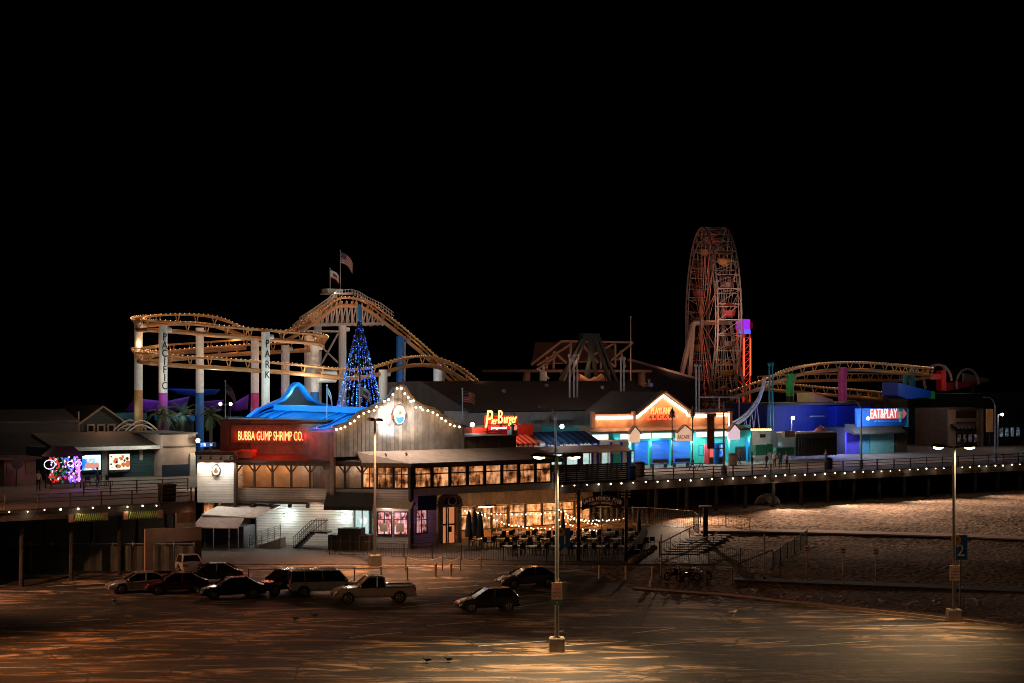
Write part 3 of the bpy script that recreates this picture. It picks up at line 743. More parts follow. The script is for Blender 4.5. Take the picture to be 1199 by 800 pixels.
# barn wall right of the gable: low dark block behind the porch roof
# --- gable front
gp = [(392,500),(405,497),(420,484),(432,479),(440,475),(450,471),(457,463),(461,455),(467,450),(473,455),(477,462),(484,471),(493,476),(505,479),(518,488),(530,497),(543,500)]
G = [(PF.x(px,4), PF.z(py,px,4)) for px, py in gp]
b = MB(PF); b.prism(G + [(G[-1][0], 8.95), (G[0][0], 8.95)], 3.9, 4.2); b.build('gable_wall', M('boards_grey'), C)
b = MB(PF)
for p, q in zip(G, G[1:]): b.beam((p[0], 3.86, p[1]+.05), (q[0], 3.86, q[1]+.05), .55, .22)
b.build('gable_trim', M('wood_brown'), C)
b = MB(PF); b.box(G[-1][0]+.01, PF.x(604,4), 3.95, 10, 8.95, 10.35); b.build('wall', M('boards_brown'), C)
b = MB(PF); b.box(G[-1][0]+.01, PF.x(605,4), 3.8, 10.1, 10.352, 10.45); b.build('roof', M('roof_dark'), C)
# rear gable, the same bell shape seen from behind
b = MB(PF); b.prism(G + [(G[-1][0], 8.95), (G[0][0], 8.95)], 23.5, 23.8); b.build('gable_wall', M('roof_dark'), C)
b = MB(PF)
for p, q in zip(G, G[1:]): b.beam((p[0], 23.1, p[1]+.02), (q[0], 23.1, q[1]+.02), .9, .25)
b.build('gable_trim', M('trim_blue'), C)
# dark attic vents in the rear gable
# --- roof between the gables
xl, xa = G[0][0], PF.x(440, 4); xb_, xr = PF.x(492,4), G[-1][0]
zt = 13.15
curve = [(xl, 11.35), (xl+1.0, 11.55), (xl+2.0, 11.95), (xl+3.0, 12.4), (xa, 12.62)]
b = MB(PF)
b.prism(curve + [(xa, 12.3), (xl+2.0, 11.6), (xl, 11.05)], 4.22, 23.48); o = b.build('roof', M('roof_blue'), C)
b = MB(PF); b.box(xa-.02, xb_, 4.22, 23.48, 12.4, zt-.1); b.build('roof', M('roof_dark'), C)
b = MB(PF); b.box(xa-.35, xa-.05, 4.22, 23.48, 12.65, zt+.05); b.build('roof_beam', M('trim_blue'), C)
b = MB(PF); b.prism([(xb_, 12.62), (xr, 11.3), (xr, 11.0), (xb_, 12.3)], 4.22, 23.48); b.build('roof', M('roof_dark'), C)
mat('skylight', (.16,.15,.15), .5, 0, .5, 2)
for q in (10.5, 13.3, 16.1):
    b = MB(PF); xx = xl+.9; b.add([(xx,q,11.66),(xx+2.5,q,12.40),(xx+2.5,q+2.2,12.40),(xx,q+2.2,11.66),(xx,q,11.5),(xx+2.5,q,12.2),(xx+2.5,q+2.2,12.2),(xx,q+2.2,11.5)],[(0,1,2,3),(7,6,5,4),(0,4,5,1),(1,5,6,2),(2,6,7,3),(3,7,4,0)])
    b.build('skylight', M('skylight'), C)
b = MB(PF)
for a_, c_ in zip(curve, curve[1:]): b.beam((a_[0], 23.0, a_[1]+.18), (c_[0], 23.0, c_[1]+.18), .7, .16)
for a_, c_ in zip(curve, curve[1:]): b.beam((a_[0], 4.6, a_[1]+.18), (c_[0], 4.6, c_[1]+.18), .7, .16)
for q in (7.2, 9.8, 19.0, 21.0):
    for a_, c_ in zip(curve, curve[1:]): b.beam((a_[0], q, a_[1]+.08), (c_[0], q, c_[1]+.08), .3, .14)
b.build('roof_trim', M('trim_blue'), C)
b = MB(PF); b.box(xl, xl+.2, 4.2, 23.6, 5.6, 11.3); b.box(xr-.2, xr, 4.2, 23.6, 6.0, 11.3); b.build('wall', M('boards_brown'), C)
# --- gable bulbs
bl = thing_f(PF, 'string_lights', 'warm bulbs following the curved gable top of the seafood restaurant', 'string lights', -9.5, 3.4, 9)
bp_ = [(394,503),(399,502),(404,500),(410,496),(415,493),(420,488),(426,484),(432,482),(438,481),(441,476.5),(447,477),(450,470),(455,468),(460,462),(465,455),(470,455),(474,461),(478,465.5),(481,470),(484,469.5),(487,477),(492.5,477),(495,480),(501,481),(507,483),(512,486),(517,490),(522,493),(527,497),(532,499),(538,500)]
me = None; P0 = []
for i, (px, py) in enumerate(bp_):
    x, z = PF.x(px, 3.5), PF.z(py, px, 3.5); P0.append((x, 3.5, z+.12))
    if me is None:
        b = MB(); b.ball((0,0,0), .10, 8, 6); o = b.build('bulb', M('bulb_warm'), bl); me = o.data
    else:
        o = bpy.data.objects.new('bulb', me); COL.objects.link(o); o.parent = bl
    o.location = WM[bl.name].inverted() @ PF.w(x, 3.5, z)
    if i % 3 == 1: lamp(PF.w(x, 3.1, z), (1,.56,.28), 20, .12)
b = MB(PF); b.path(P0, .02, 4); b.build('cable', M('iron_black'), bl)
# round fish emblem on the gable: shield with blue lower field
E = thing_f(PF, 'restaurant_emblem', 'oval nautical emblem with blue base hanging on the lit gable', 'emblem', PF.x(467,3.7), 3.7, PF.z(486,467,3.7), 0)
b = MB(); w_, h_ = .72, .95
b.add([], [])
ov = [(math.cos(a)*w_*(1 if math.sin(a) > 0 else .9), math.sin(a)*h_) for a in [2*PI*i/24 for i in range(24)]]
b.prism(ov, -.12, .12); b.build('backing', M('wood_dark'), E)
b = MB(); b.prism([(x*.86, z*.86) for x, z in ov], -.16, -.125); b.build('face', mat('emblem_cream', (.75,.62,.5), .5), E)
b = MB(); b.prism([(x*.72, z*.76-.0) for x, z in ov if z < -.1] , -.19, -.165); b.build('blue_field', mat('emblem_blue', (.02,.12,.5), .5), E)
b = MB(); b.ball((0,-.18,.28), .2, 10, 6, (1,.3,1)); b.beam((-.5,-.2,.1),(.5,-.2,.1),.1,.05); b.beam((-.05,-.2,.95),(.0,-.2,1.25),.12,.05); b.beam((-.3,-.2,1.05),(.3,-.2,1.05),.05,.05); b.build('figure', M('wood_brown'), E)
b = MB(); b.beam((-.95,-.2,-.1),(-.6,-.2,-.05),.1,.05); b.beam((-.8,-.2,.1),(-.8,-.2,-.3),.06,.05); b.build('oar', mat('oar_red', (.4,.04,.03)), E)
lamp(PF.w(PF.x(452,2.2), 2.0, 9.7), (.86,.93,1.0), 2100, .1, spot=70, aim=PF.w(PF.x(461,3.9), 3.9, 12.8))
lamp(PF.w(PF.x(476,2.2), 1.6, 9.8), (1,.74,.50), 900, .1, spot=80, aim=PF.w(PF.x(478,3.9), 3.9, 12.2))
lamp(PF.w(PF.x(468,2.2), 2.4, 14.6), (1,.78,.62), 4200, .15, spot=130, aim=PF.w(PF.x(485,1), 2.2, 9))
for px in (452, 476):
    f = thing_f(PF, 'spot_lamp', 'small uplight on the porch roof, %s below the gable emblem' % ('left' if px == 452 else 'right'), 'spotlight', PF.x(px,2.0), 2.0, 8.98)
    b = MB(); b.box(-.04,.04,-.04,.04,-.1,.1); b.build('bracket', M('steel_dark'), f)
    b = MB(); b.tube((0,-.08,.1),(0,.08,.22), .08, .1, 10); b.build('housing', M('steel_dark'), f)

# --- land side front (left frame)
XE = 16.6
def lx(px, y=0): return LF.x(px, y)
posts = [277, 298, 319, 341, 363, 384, 404, 424]
b = MB(LF); b.box(0, XE-.1, 1.6, 1.75, 6.1, 8.35); b.build('wall', M('boards_orange'), C)
b = MB(LF)
for px in posts:
    x = lx(px); b.box(x-.09, x+.09, -.05, .13, 6.1, 8.2)
b.build('gallery_post', M('frame_dark'), C)
br = MB(LF)
for i, px in enumerate(posts):
    x = lx(px)
    for s in (-1, 1):
        if (i == 0 and s < 0): continue
        br.beam((x, .04, 7.45), (x+s*.55, .04, 8.15), .11, .12)
br.build('post_brace', M('frame_dark'), C)
b = MB(LF); b.box(lx(276)-.2, XE+.3, -.15, .25, 8.1, 8.35); b.build('beam', M('frame_dark'), C)
b = MB(LF); b.box(0, lx(440)-.02, -.03, .12, 4.95, 6.12); b.build('gallery_rail', M('clap_grey'), C)
b = MB(LF); b.box(-.2, XE, -.25, 2.0, 4.75, 4.94); b.build('ledge', M('wood_dark'), C)
for px in (297, 319, 341, 362):
    b = MB(LF); x = lx(px); b.box(x-.15, x+.15, -.5, -.2, 4.45, 4.74); b.build('wall_lamp', M('iron_black'), C)
b = MB(LF); b.prism([(-.6,8.36),(-.6,8.55),(1.88,9.0),(1.88,8.7)], -.4, LF.x(422,-.6), 'YZ'); b.build('porch_roof', M('roof_dark'), C)
b = MB(LF); b.box(lx(277), lx(293), .3, 1.85, 8.7, 9.4); b.build('roof_hatch', M('roof_red'), C)
# bay windows before the corner
for i in range(3):
    pa = [424, 441, 461, 479]
    fwin(LF, C, lx(pa[i])+.02, lx(pa[i+1])-.02, .0, 6.2, 8.1, 'room_glow', 7.45, .10)
b = MB(LF); b.box(lx(424), XE-.2, .2, .35, 6.15, 8.1); b.build('wall', M('frame_dark'), C)
b = MB(LF); b.box(lx(440), XE-.15, -.05, .12, 4.95, 6.12); b.build('wall', M('clap_white'), C)
# lower walls
b = MB(LF); b.box(lx(300,1), lx(404,1), 1.0, 1.2, .6, 4.74); b.build('wall', M('clap_white'), C)
b = MB(LF); b.box(lx(404,1), lx(414,1), 1.0, 1.2, .6, 4.74); b.box(lx(434,1), lx(442,1), 1.0, 1.2, .6, 4.74); b.box(lx(404,1), lx(442,1), 1.0, 1.2, 4.4, 4.745); b.build('wall', M('clap_white'), C)
b = MB(LF); b.box(lx(441,.2), XE-.15, .2, .4, .6, 4.74); b.build('wall', M('clap_white'), C)
o = MB(LF).box(lx(415,1.1), lx(433,1.1), 1.22, 1.3, .9, 4.3).build('door', M('door_glow'), C)
b = MB(LF); b.box(lx(415,1.0)-.05, lx(415,1)+.08, .9, 1.1, .9, 4.35); b.box(lx(433,1.0)-.08, lx(433,1)+.05, .9, 1.1, .9, 4.35); b.box(lx(424,1)-.04, lx(424,1)+.04, .95, 1.1, .9, 4.35); b.build('frame', M('frame_dark'), o)
for pa, pb in ((442, 459), (461, 478)):
    fwin(LF, C, lx(pa,.2), lx(pb,.2), .13, 2.15, 4.2, 'bar_glow', 3.5, .08)
    b = MB(LF); b.box(lx(pa,.2)+.25, lx(pa,.2)+.95, .06, .075, 2.45, 3.2); b.build('poster', mat('poster_pale', (.6,.5,.4), .5), C)
b = MB(LF); b.prism([(-.9,4.5),(-.9,4.56),(.05,5.35),(.05,5.2)], lx(440), XE+.1, 'YZ'); b.build('porch_roof', M('cream_paint'), C)
b = MB(LF); b.prism([(-1.3,4.35),(-1.3,4.7),(-.3,5.85),(-.3,5.7)], lx(384), lx(441), 'YZ'); b.build('awning', mat('awning_black', (.02,.018,.016), .8), C)
# small ground floor face to the right of the corner, with entrance pediment
b = MB(PF); b.box(SR+.3, SR+1.0, .8, 1.0, .7, 5.6); b.box(SR+2.2, SR+3.1, .8, 1.0, .7, 5.6); b.box(SR+1.0, SR+2.2, .8, 1.0, .7, 2.2); b.box(SR+1.0, SR+2.2, .8, 1.0, 4.3, 5.6); b.box(SR+3.1,SR+3.2,.8,5,.7,5.6); b.build('wall', M('clap_white'), C)
fwin(PF, C, SR+1.0, SR+2.2, .8, 2.2, 4.3, 'bar_glow', 3.4, .08)
b = MB(PF); b.prism([(-.7,5.6),(-.7,4.35),(-.62,4.35),(-.62,5.6)], SR+.3, SR+2.2, 'YZ'); b.build('awning', mat('awning_navy', (.02,.02,.10), .8), C)
ex = PF.x(527, 2.0)
for dx in (-1.0, 1.0):
    b = MB(PF); b.box(ex+dx-.18, ex+dx+.18, 1.9, 2.3, .7, 4.6); b.build('entrance_pillar', M('clap_grey'), C)
b = MB(PF); arc = [(ex-1.35,4.3)] + [(ex-1.2*math.cos(a), 4.55+1.0*math.sin(a)) for a in [PI*i/10 for i in range(11)]] + [(ex+1.35,4.3)]
b.prism(arc, 1.75, 2.3); b.build('pediment', M('clap_grey'), C)
b = MB(PF); arc2 = [(ex-.85*math.cos(a), 4.55+.7*math.sin(a)) for a in [PI*i/10 for i in range(11)]]; b.prism(arc2, 1.68, 1.745); b.build('pediment_panel', M('frame_dark'), C)
b = MB(PF); b.path([(ex+.45*math.cos(a), 1.62, 4.85+.38*math.sin(a)) for a in [2*PI*i/16 for i in range(16)]], .05, 5, True); b.build('emblem', M('cream_paint'), C)
for dx in (-.85, .08):
    o = MB(PF).box(ex+dx, ex+dx+.75, 2.5, 2.56, .8, 4.2).build('door', mat('door_amber', (.2,.08,.03), .5, emit=(1,.30,.10), es=.55), C)
    b = MB(PF); b.box(ex+dx-.03, ex+dx+.06, 2.4, 2.49, .8, 4.2); b.box(ex+dx+.69, ex+dx+.78, 2.4, 2.49, .8, 4.2); b.box(ex+dx, ex+dx+.75, 2.4, 2.49, 2.6, 2.75); b.box(ex+dx+.05, ex+dx+.35, 2.38, 2.45, 2.0, 2.5); b.build('frame', M('frame_dark'), o)
# --- neon sign box
SX0, SX1 = LF.x(258,1.9), LF.x(384,1.9)
_a, _b = LF.w(SX0,1.9,0), LF.w(SX1,1.9,0)
fp = [(_a.x,_a.y), (_b.x,_b.y), (_b.x+.45,_b.y+1.0), (-22.0,163.0), (-27.2,163.0)]
b = MB(WF); b.prism(fp, 8.75, 11.95, 'XY'); b.build('sign_wall', M('boards_brown'), C)
b = MB(WF)
for p, q in zip(fp, fp[1:]+fp[:1]): b.beam((p[0],p[1],12.0),(q[0],q[1],12.0),.3,.16)
b.build('parapet', M('wood_dark'), C)
SF = Frame(_a.x, _a.y, LF.a)
b = MB(SF); b.box(1.0, 7.6, -.06, -.003, 10.0, 11.6); b.build('sign_board', M('boards_brown'), C)
N1 = thing_f(SF, 'neon_sign', 'red neon lettering across the dark wall under the blue roof', 'neon sign', SF.x(317,-.2), -.22, SF.z(510.5,317,-.2))
text('lettering', 'BUBBA GUMP SHRIMP CO.', M('neon_orange'), N1, 0, -.03, -.0, .93, .80, .02, fit=(80*151/2000, .80))
b = MB()
for zz in (-.35,.22): b.tube((-3.1,.04,zz),(3.1,.04,zz),.02,n=5)
for k in range(7): b.box(-3.0+k-.02,-3.0+k+.02,.03,.17,-.37,.24)
b.build('bracket', M('steel_dark'), N1)
for i in range(10): lamp(SF.w(SF.x(279+8.4*i,-.5), -.36, SF.z(510.5,317,-.2)), (1,.03,.012), 62, .1)
lamp(LF.w(4, .6, 9.4), (1,.05,.02), 30, .2)
lamp(SF.w(4.5, -3.5, 8.6), (1,.62,.45), 50, .3)
# --- white siding tower on the left
b = MB(LF); ta, tb = lx(231,-.6), lx(274,-.6); b.box(ta, tb, -.6, 3.5, 4.8, 9.0); b.build('tower', M('clap_white'), C)
b = MB(LF); b.box(ta-.15, tb+.15, -.75, 3.6, 9.003, 9.3); b.build('tower_roof', M('wood_dark'), C)
b = MB(LF); b.box(tb, tb+.22, -.7, -.4, .7, 9.0); b.build('corner_post', M('frame_dark'), C)
b = MB(LF); b.box(ta+.4, tb+.1, .6, 3.5, .6, 4.795); b.build('tower_base', M('wood_brown'), C)
for pa, pb in ((237, 251), (254, 268)): fwin(LF, C, lx(pa,.4), lx(pb,.4), .5, 3.6, 4.75, 'room_glow', None, .1, mid=False)
E2 = thing_f(LF, 'round_emblem', 'small round emblem on the white tower wall', 'emblem', lx(253,-.7), -.66, LF.z(551,253,-.7))
b = MB(); b.prism([(math.cos(a)*.42, math.sin(a)*.55) for a in [2*PI*i/20 for i in range(20)]], -.06, .06); b.build('backing', M('wood_dark'), E2)
b = MB(); b.prism([(math.cos(a)*.33, math.sin(a)*.43) for a in [2*PI*i/20 for i in range(20)]], -.09, -.065); b.build('face', M('cream_paint'), E2)
b = MB(); b.box(-.18,.18,-.12,-.095,-.12,.05); b.ball((0,-.1,.15),.12,8,6,(1,.3,1)); b.build('figure', M('wood_brown'), E2)
for px in (236, 248, 260, 271):
    f = thing_f(LF, 'spot_lamp', 'gooseneck lamp over the white tower wall, number %s from its left edge' % {236:'one',248:'two',260:'three',271:'four'}[px], 'spotlight', lx(px,-.7), -.95, 8.75)
    b = MB(); b.path([(0,.3,.1),(0,.05,.2),(0,-.05,.1)], .025, 5); b.build('arm', M('iron_black'), f)
    b = MB(); b.lathe((0,-.05,-.12), [(.14,0),(.04,.2)], 10); b.build('shade', M('iron_black'), f)
    lamp(LF.w(lx(px,-.7), -1.15, 8.45), (1,.86,.66) if px != 260 else (.9,.93,1), 190, .06, spot=150, aim=LF.w(lx(px,-.7), -.5, 5))
# lamps on the land side
for i, (pa, pb) in enumerate(zip(posts, posts[1:])):
    c = (1,.55,.26) if i in (0,1,2,4) else (.85,.82,.8)
    lamp(LF.w(lx((pa+pb)/2), .9, 8.0), c, 42 if i != 5 else 30, .15)
for px, pw, lab in ((336, 95, 'left'), (402, 90, 'right')):
    f = thing_f(LF, 'wall_lamp', 'white glowing wall lamp on the clapboard below the gallery, the %s' % ('one over the ramp' if px == 336 else 'one by the bright doorway'), 'wall lamp', lx(px,.9), .92, LF.z(603,px,.9))
    b = MB(); b.box(-.08,.08,-.12,.07,-.12,.14); b.build('bracket', M('iron_black'), f)
    b = MB(); b.ball((0,-.22,0), .13, 10, 8); b.build('globe', glow('lamp_cool', (.85,1,.95), 14), f)
    lamp(LF.w(lx(px,.5), .35, LF.z(603,px,.9)), (.86,1,.93), pw, .12)
lamp(LF.w(lx(372,.5), -.6, 4.4), (1,.70,.5), 110, .2)
lamp(LF.w(lx(424,1.3), .6, 3.2), (.8,1,.93), 90, .3)
lamp(LF.w(lx(460,1.3), -1.0, 4.3), (1,.7,.6), 90, .2)
lamp(PF.w(SR+1.6, -.6, 3.9), (1,.35,.8), 14, .2)
# inside glow spilling on the patio
for s_ in (-4, -1, 2, 5, 8, 11.5): lamp(PF.w(s_, 3.4, 4.6), (1,.42,.14), 75, .25)
lamp(PF.w(-3.4, 2.0, 5.0), (1,.75,.45), 60, .2)
f = thing_f(PF, 'patio_heater_lamp', 'long bright lamp hanging under the porch beside the entrance', 'lamp', PF.x(569,1), 1.0, PF.z(593,569,1))
b = MB(); b.box(-1.0,1.0,-.15,.15,0,.12); b.build('housing', M('steel_dark'), f); b = MB(); b.ball((0,0,-.03), .75, 12, 5, (1.2,.2,.13)); b.build('tube', glow('heater_glow', (1,.78,.5), 8), f)
b = MB(); b.tube((0,0,.1),(0,0,1.0),.03); b.build('rod', M('steel_dark'), f)

# --- shed with awning at the left foot of the restaurant
mat('awning_white', (.60,.57,.54), .7, 0, .2)
mat('awning_pink', (.34,.25,.24), .7, 0, .3)
S = thing_f(LF, 'kitchen_shed', 'low store shed with pale sloping awning at the foot of the white tower', 'shed', lx(270,-2), -2.2, .9)
b = MB(LF); b.box(lx(232,-2), lx(288,-2), -2.6, .3, .7, 2.9); b.build('wall', mat('slats_dark', (.05,.055,.06), .7, 0, .4, 4, stretch=(6,6,.5)), S)
b = MB(LF); y1 = -4.3
b.add([(lx(226,-4),y1,2.95),(lx(280,-4),y1,2.95),(lx(290,-2),-2.6,3.9),(lx(240,-2),-2.6,3.9),(lx(226,-4),y1,2.87),(lx(280,-4),y1,2.87),(lx(290,-2),-2.6,3.82),(lx(240,-2),-2.6,3.82)],[(0,1,2,3),(7,6,5,4),(0,4,5,1),(1,5,6,2),(2,6,7,3),(3,7,4,0)])
b.build('awning', M('awning_pink'), S)
b = MB(LF); b.add([(lx(238,-2.5),-2.9,3.95),(lx(300,-2.5),-2.9,3.75),(lx(330,.5),.6,4.6),(lx(262,.5),.6,4.75),(lx(238,-2.5),-2.9,3.87),(lx(300,-2.5),-2.9,3.67),(lx(330,.5),.6,4.5),(lx(262,.5),.6,4.65)],[(0,1,2,3),(7,6,5,4),(0,4,5,1),(1,5,6,2),(2,6,7,3),(3,7,4,0)])
b.build('canopy', M('awning_white'), S)
b = MB(LF)
for px in (231, 250, 268, 279): b.tube((lx(px,-4.2),-4.2,.9),(lx(px,-4.2),-4.2,2.9),.05)
for px in (240, 300): b.tube((lx(px,-2.8),-2.8,.9),(lx(px,-2.8),-2.8,3.8),.06)
b.build('post', M('steel_grey'), S)
lamp(LF.w(lx(296,-3), -1.2, 3.5), (.95,.9,.85), 80, .2)
lamp(LF.w(lx(255,-3), -6.5, 5.0), (1,.72,.52), 120, .3)
lamp(LF.w(6, -5, 9.0), (1,.66,.46), 170, .3); lamp(LF.w(12, -5, 8.8), (1,.66,.46), 130, .3)
# ramp with railings
T_ = thing_f(LF, 'access_ramp', 'concrete ramp with pale horizontal railings rising under the left wall lamp', 'ramp', lx(305,-1), -1.5, .95)
ra, rb = lx(294,-1.5), lx(330,-1.5)
b = MB(LF); b.prism([(ra,.95),(rb,.95),(rb,1.9)], -1.9, -.4); b.build('slab', M('concrete'), T_)
b = MB(LF)
for j in range(6):
    z = .28+j*.17; b.beam((ra,-1.9,.97+z),(rb,-1.9,1.92+z),.04,.04)
for j in range(6): 
    x = ra+(rb-ra)*j/5; g = .95+.95*j/5; b.beam((x,-1.9,g),(x,-1.9,g+1.2),.06,.06)
b.build('railing', M('steel_grey'), T_)
# stairs
T_ = thing_f(LF, 'outdoor_stairs', 'metal stairs climbing to the deck left of the dark bin enclosure', 'stairs', lx(365,-1), -1.5, .95)
xa2, xb2 = lx(345,-1.5), lx(366,-1.5)
b = MB(LF)
for j in range(8): b.box(xa2+(xb2-xa2)*j/8, xa2+(xb2-xa2)*(j+1)/8+.02, -1.8, -.3, .95+.19*j, 1.0+.19*(j+1))
b.box(xb2, lx(384,-1.5), -1.8, -.3, 2.35, 2.5); b.build('steps', M('steel_dark'), T_)
b = MB(LF)
for y in (-1.85, -.3):
    b.beam((xa2,y,2.0),(xb2,y,3.5),.05,.05); b.beam((xb2,y,3.5),(lx(384,y),y,3.5),.05,.05); b.beam((xa2,y,1.5),(xb2,y,3.0),.03,.03)
    for j in range(10):
        x = xa2+(xb2-xa2)*j/9; b.beam((x,y,.95+1.5*j/9),(x,y,2.0+1.5*j/9),.03,.03)
    for j in range(8):
        x = xb2+(lx(384,y)-xb2)*j/7; b.beam((x,y,2.45),(x,y,3.5),.03,.03)
b.beam((xb2,-1.85,2.5),(lx(384,-1.5),-1.85,3.5),.05,.05); b.build('railing', M('iron_black'), T_)
# dark bin enclosure
T_ = thing_f(LF, 'bin_enclosure', 'dark timber bin enclosure below the bright doorway', 'enclosure', lx(405,-2), -2, .95)
b = MB(LF); b.box(lx(386,-2), lx(434,-2), -2.5, -.5, .8, 2.3); b.box(lx(397,-2), lx(424,-2), -2.4, -1.0, 2.3, 2.9); b.build('wall', mat('timber_black', (.03,.022,.018), .8, 0, .4), T_)
b = MB(LF)
for k in range(5): x = lx(388+k*11,-2.6); b.box(x-.05,x+.05,-2.62,-2.503,.8,2.35)
b.build('batten', M('wood_brown'), T_)

# ------------------------------------------------------------------ patio: tables, chairs, parasols, string lights
mat('table_top', (.55,.50,.44), .4, 0, .2); mat('chair_black', (.02,.02,.02), .5)
def table_proto(label, x, y, z, rot):
    t = thing('patio_table', label, 'table', x, y, z, rot, 'tables on the restaurant patio')
    b = MB(); b.box(-.75,.75,-.45,.45,.72,.76); b.build('tabletop', M('table_top'), t)
    b = MB(); b.tube((0,0,.03),(0,0,.72),.05); b.box(-.3,.3,-.3,.3,0,.04); b.build('pedestal', M('chair_black'), t)
    return t
def chair_proto(label, x, y, z, rot):
    t = thing('patio_chair', label, 'chair', x, y, z, rot, 'chairs on the restaurant patio')
    b = MB(); b.box(-.24,.24,-.24,.24,.43,.48); b.build('seat', M('chair_black'), t)
    b = MB(); b.box(-.24,.24,.22,.26,.55,.95); b.build('backrest', M('chair_black'), t)
    for sx in (-1,1):
        for sy in (-1,1):
            b = MB(); b.beam((sx*.21,sy*.22,0),(sx*.21,sy*.22,.43 if sy < 0 else .95),.035); b.build('leg', M('chair_black'), t)
    return t
tp = cp = None; k = 0
tabs = []
for r_, (py, pa, pb, n) in enumerate([(633, 588, 742, 7), (641, 560, 748, 8), (650, 600, 735, 6)]):
    for i in range(n):
        px = pa + (pb-pa)*i/(n-1) + (r_ % 2)*4
        x, y, z = foot(px, py); tabs.append((x, y, z, i, r_))
rown = ['back', 'middle', 'front']
ORD = ['first','second','third','fourth','fifth','sixth','seventh','eighth']
for k, (x, y, z, i, r_) in enumerate(tabs):
    lab = 'pale topped patio table, %s row, %s from the entrance' % (rown[r_], ORD[i])
    rot = PF.a + random.uniform(-.1,.1)
    if tp is None: tp = table_proto(lab, x, y, z+.03, rot)
    else: copy_thing(tp, x, y, z+.03, rot, lab)
    for j, (dx, dy, dr) in enumerate([(-.4,-.75,PI),(.4,-.75,PI),(-.4,.75,0),(.4,.75,0)]):
        w = Vector((x,y,0)) + Matrix.Rotation(rot,3,'Z') @ Vector((dx+random.uniform(-.08,.08),dy+random.uniform(-.1,.1),0))
        cl = 'black patio chair on the %s of a %s row patio table' % ('near side' if dy < 0 else 'far side', rown[r_])
        if cp is None: cp = chair_proto(cl, w.x, w.y, z+.03, rot+dr); cp['group'] = cl.replace('black patio chair', 'black chairs')
        else: copy_thing(cp, w.x, w.y, z+.03, rot+dr+random.uniform(-.2,.2), cl, group=cl.replace('black patio chair', 'black chairs'))
# closed parasols near the entrance
mat('canvas_teal', (.035,.06,.075), .8, 0, .3)
for i, (px, py) in enumerate([(549, 643), (556, 641), (562, 643)]):
    x, y, z = foot(px, py)
    t = thing('closed_parasol', 'folded dark parasol standing %s in the cluster by the entrance' % ['first from the left','between two others','last from the left'][i], 'parasol', x, y, z+.03)
    b = MB(); b.tube((0,0,0),(0,0,3.3),.04); b.build('pole', M('steel_dark'), t)
    b = MB(); b.lathe((0,0,1.0), [(.34,0),(.36,.1),(.28,1.0),(.2,1.8),(.05,2.25)], 10); b.build('canopy', M('canvas_teal'), t)
for i, (px, py) in enumerate([(659, 640), (748, 640)]):
    x, y, z = foot(px, py)
    t = thing('closed_parasol', 'folded black parasol standing alone %s' % ['left of the entrance gate','at the right end of the patio'][i], 'parasol', x, y, z+.03)
    b = MB(); b.tube((0,0,0),(0,0,3.4),.04); b.build('pole', M('steel_dark'), t)
    b = MB(); b.lathe((0,0,1.2), [(.22,0),(.24,.2),(.12,1.6),(.04,2.1)], 10); b.build('canopy', M('chair_black'), t)
def festoon(label, pa, pb, sag, n, q0, q1):
    """pa, pb pixels at depths q0, q1"""
    A = PF.pt(pa[0], pa[1], q0); B = PF.pt(pb[0], pb[1], q1)
    t = thing('string_lights', label, 'string lights', A.x, A.y, A.z); me = None; P_ = []
    for i in range(n+1):
        f = i/n; p = A.lerp(B, f) - Vector((0,0,sag*4*f*(1-f))); P_.append(p - A)
        p = p - A + Vector((random.uniform(-.08,.08),0,-.08+random.uniform(-.06,.06)))
        if me is None:
            b = MB(); b.ball((0,0,0), .062, 6, 5); o = b.build('bulb', M('bulb_warm'), t); me = o.data
        else:
            o = bpy.data.objects.new('bulb', me); COL.objects.link(o); o.parent = t
        o.location = p
        if i % 6 == 3: lamp(A + p - Vector((0,0,.15)), (1,.5,.22), 40, .1)
    b = MB(); b.path(P_, .012, 4); b.build('cable', M('iron_black'), t)
festoon('low string of warm bulbs sagging along the orange restaurant wall', (560,600), (656,616), .6, 22, 3.2, 0)
festoon('upper string of warm bulbs along the restaurant windows', (545,597), (662,598), .35, 20, 4.3, 2)
festoon('string of warm bulbs sagging deepest over the patio tables', (655,608), (748,609), 1.0, 24, -1, 1)
festoon('string of warm bulbs over the back of the patio between the gate posts', (660,606), (750,605), .25, 22, 3, 4)
festoon('short steep string of warm bulbs from the restaurant corner', (654,596), (700,613), .25, 12, 2.5, 1)
# patio fence
def iron_fence(label, pts, h=1.15, st=.14, m='iron_black', name='iron_fence'):
    A = pts[0]; t = thing(name, label, 'fence', *A)
    bars = MB(Matrix.Identity(4)); rl = MB(Matrix.Identity(4))
    for p, q in zip(pts, pts[1:]):
        p, q = Vector(p), Vector(q); L_ = (q-p).length; n = max(1, int(L_/st))
        for i in range(n+1):
            w = p.lerp(q, i/n); bars.beam(w+Vector((0,0,.1)), w+Vector((0,0,h)), .022)
        for z in (.1, h): rl.beam(p+Vector((0,0,z)), q+Vector((0,0,z)), .035)
        k = max(1, int(L_/2.4))
        for i in range(k+1):
            w = p.lerp(q, i/k); b = MB(Matrix.Identity(4)); b.beam(w, w+Vector((0,0,h+.1)), .07); b.build('post', M(m), t)
    bars.build('bars', M(m), t); rl.build('rail', M(m), t)
    return t
iron_fence('black iron fence closing the patio towards the parking lot', [foot(440,652), foot(540,656), foot(640,659), foot(735,659)])
iron_fence('black iron fence in front of the white clapboard wall by the dark bins', [foot(386,650), foot(438,651.5)], 1.2)
iron_fence('pale iron fence curving behind the patio in front of the sand', [foot(668,612), foot(760,616), foot(812,620), foot(818,626)], 1.7, .2, 'steel_grey')
iron_fence('thin iron fence above the stairs at the sand edge', [foot(820,616), foot(850,617), foot(878,622)], 1.2, .3, 'iron_black')
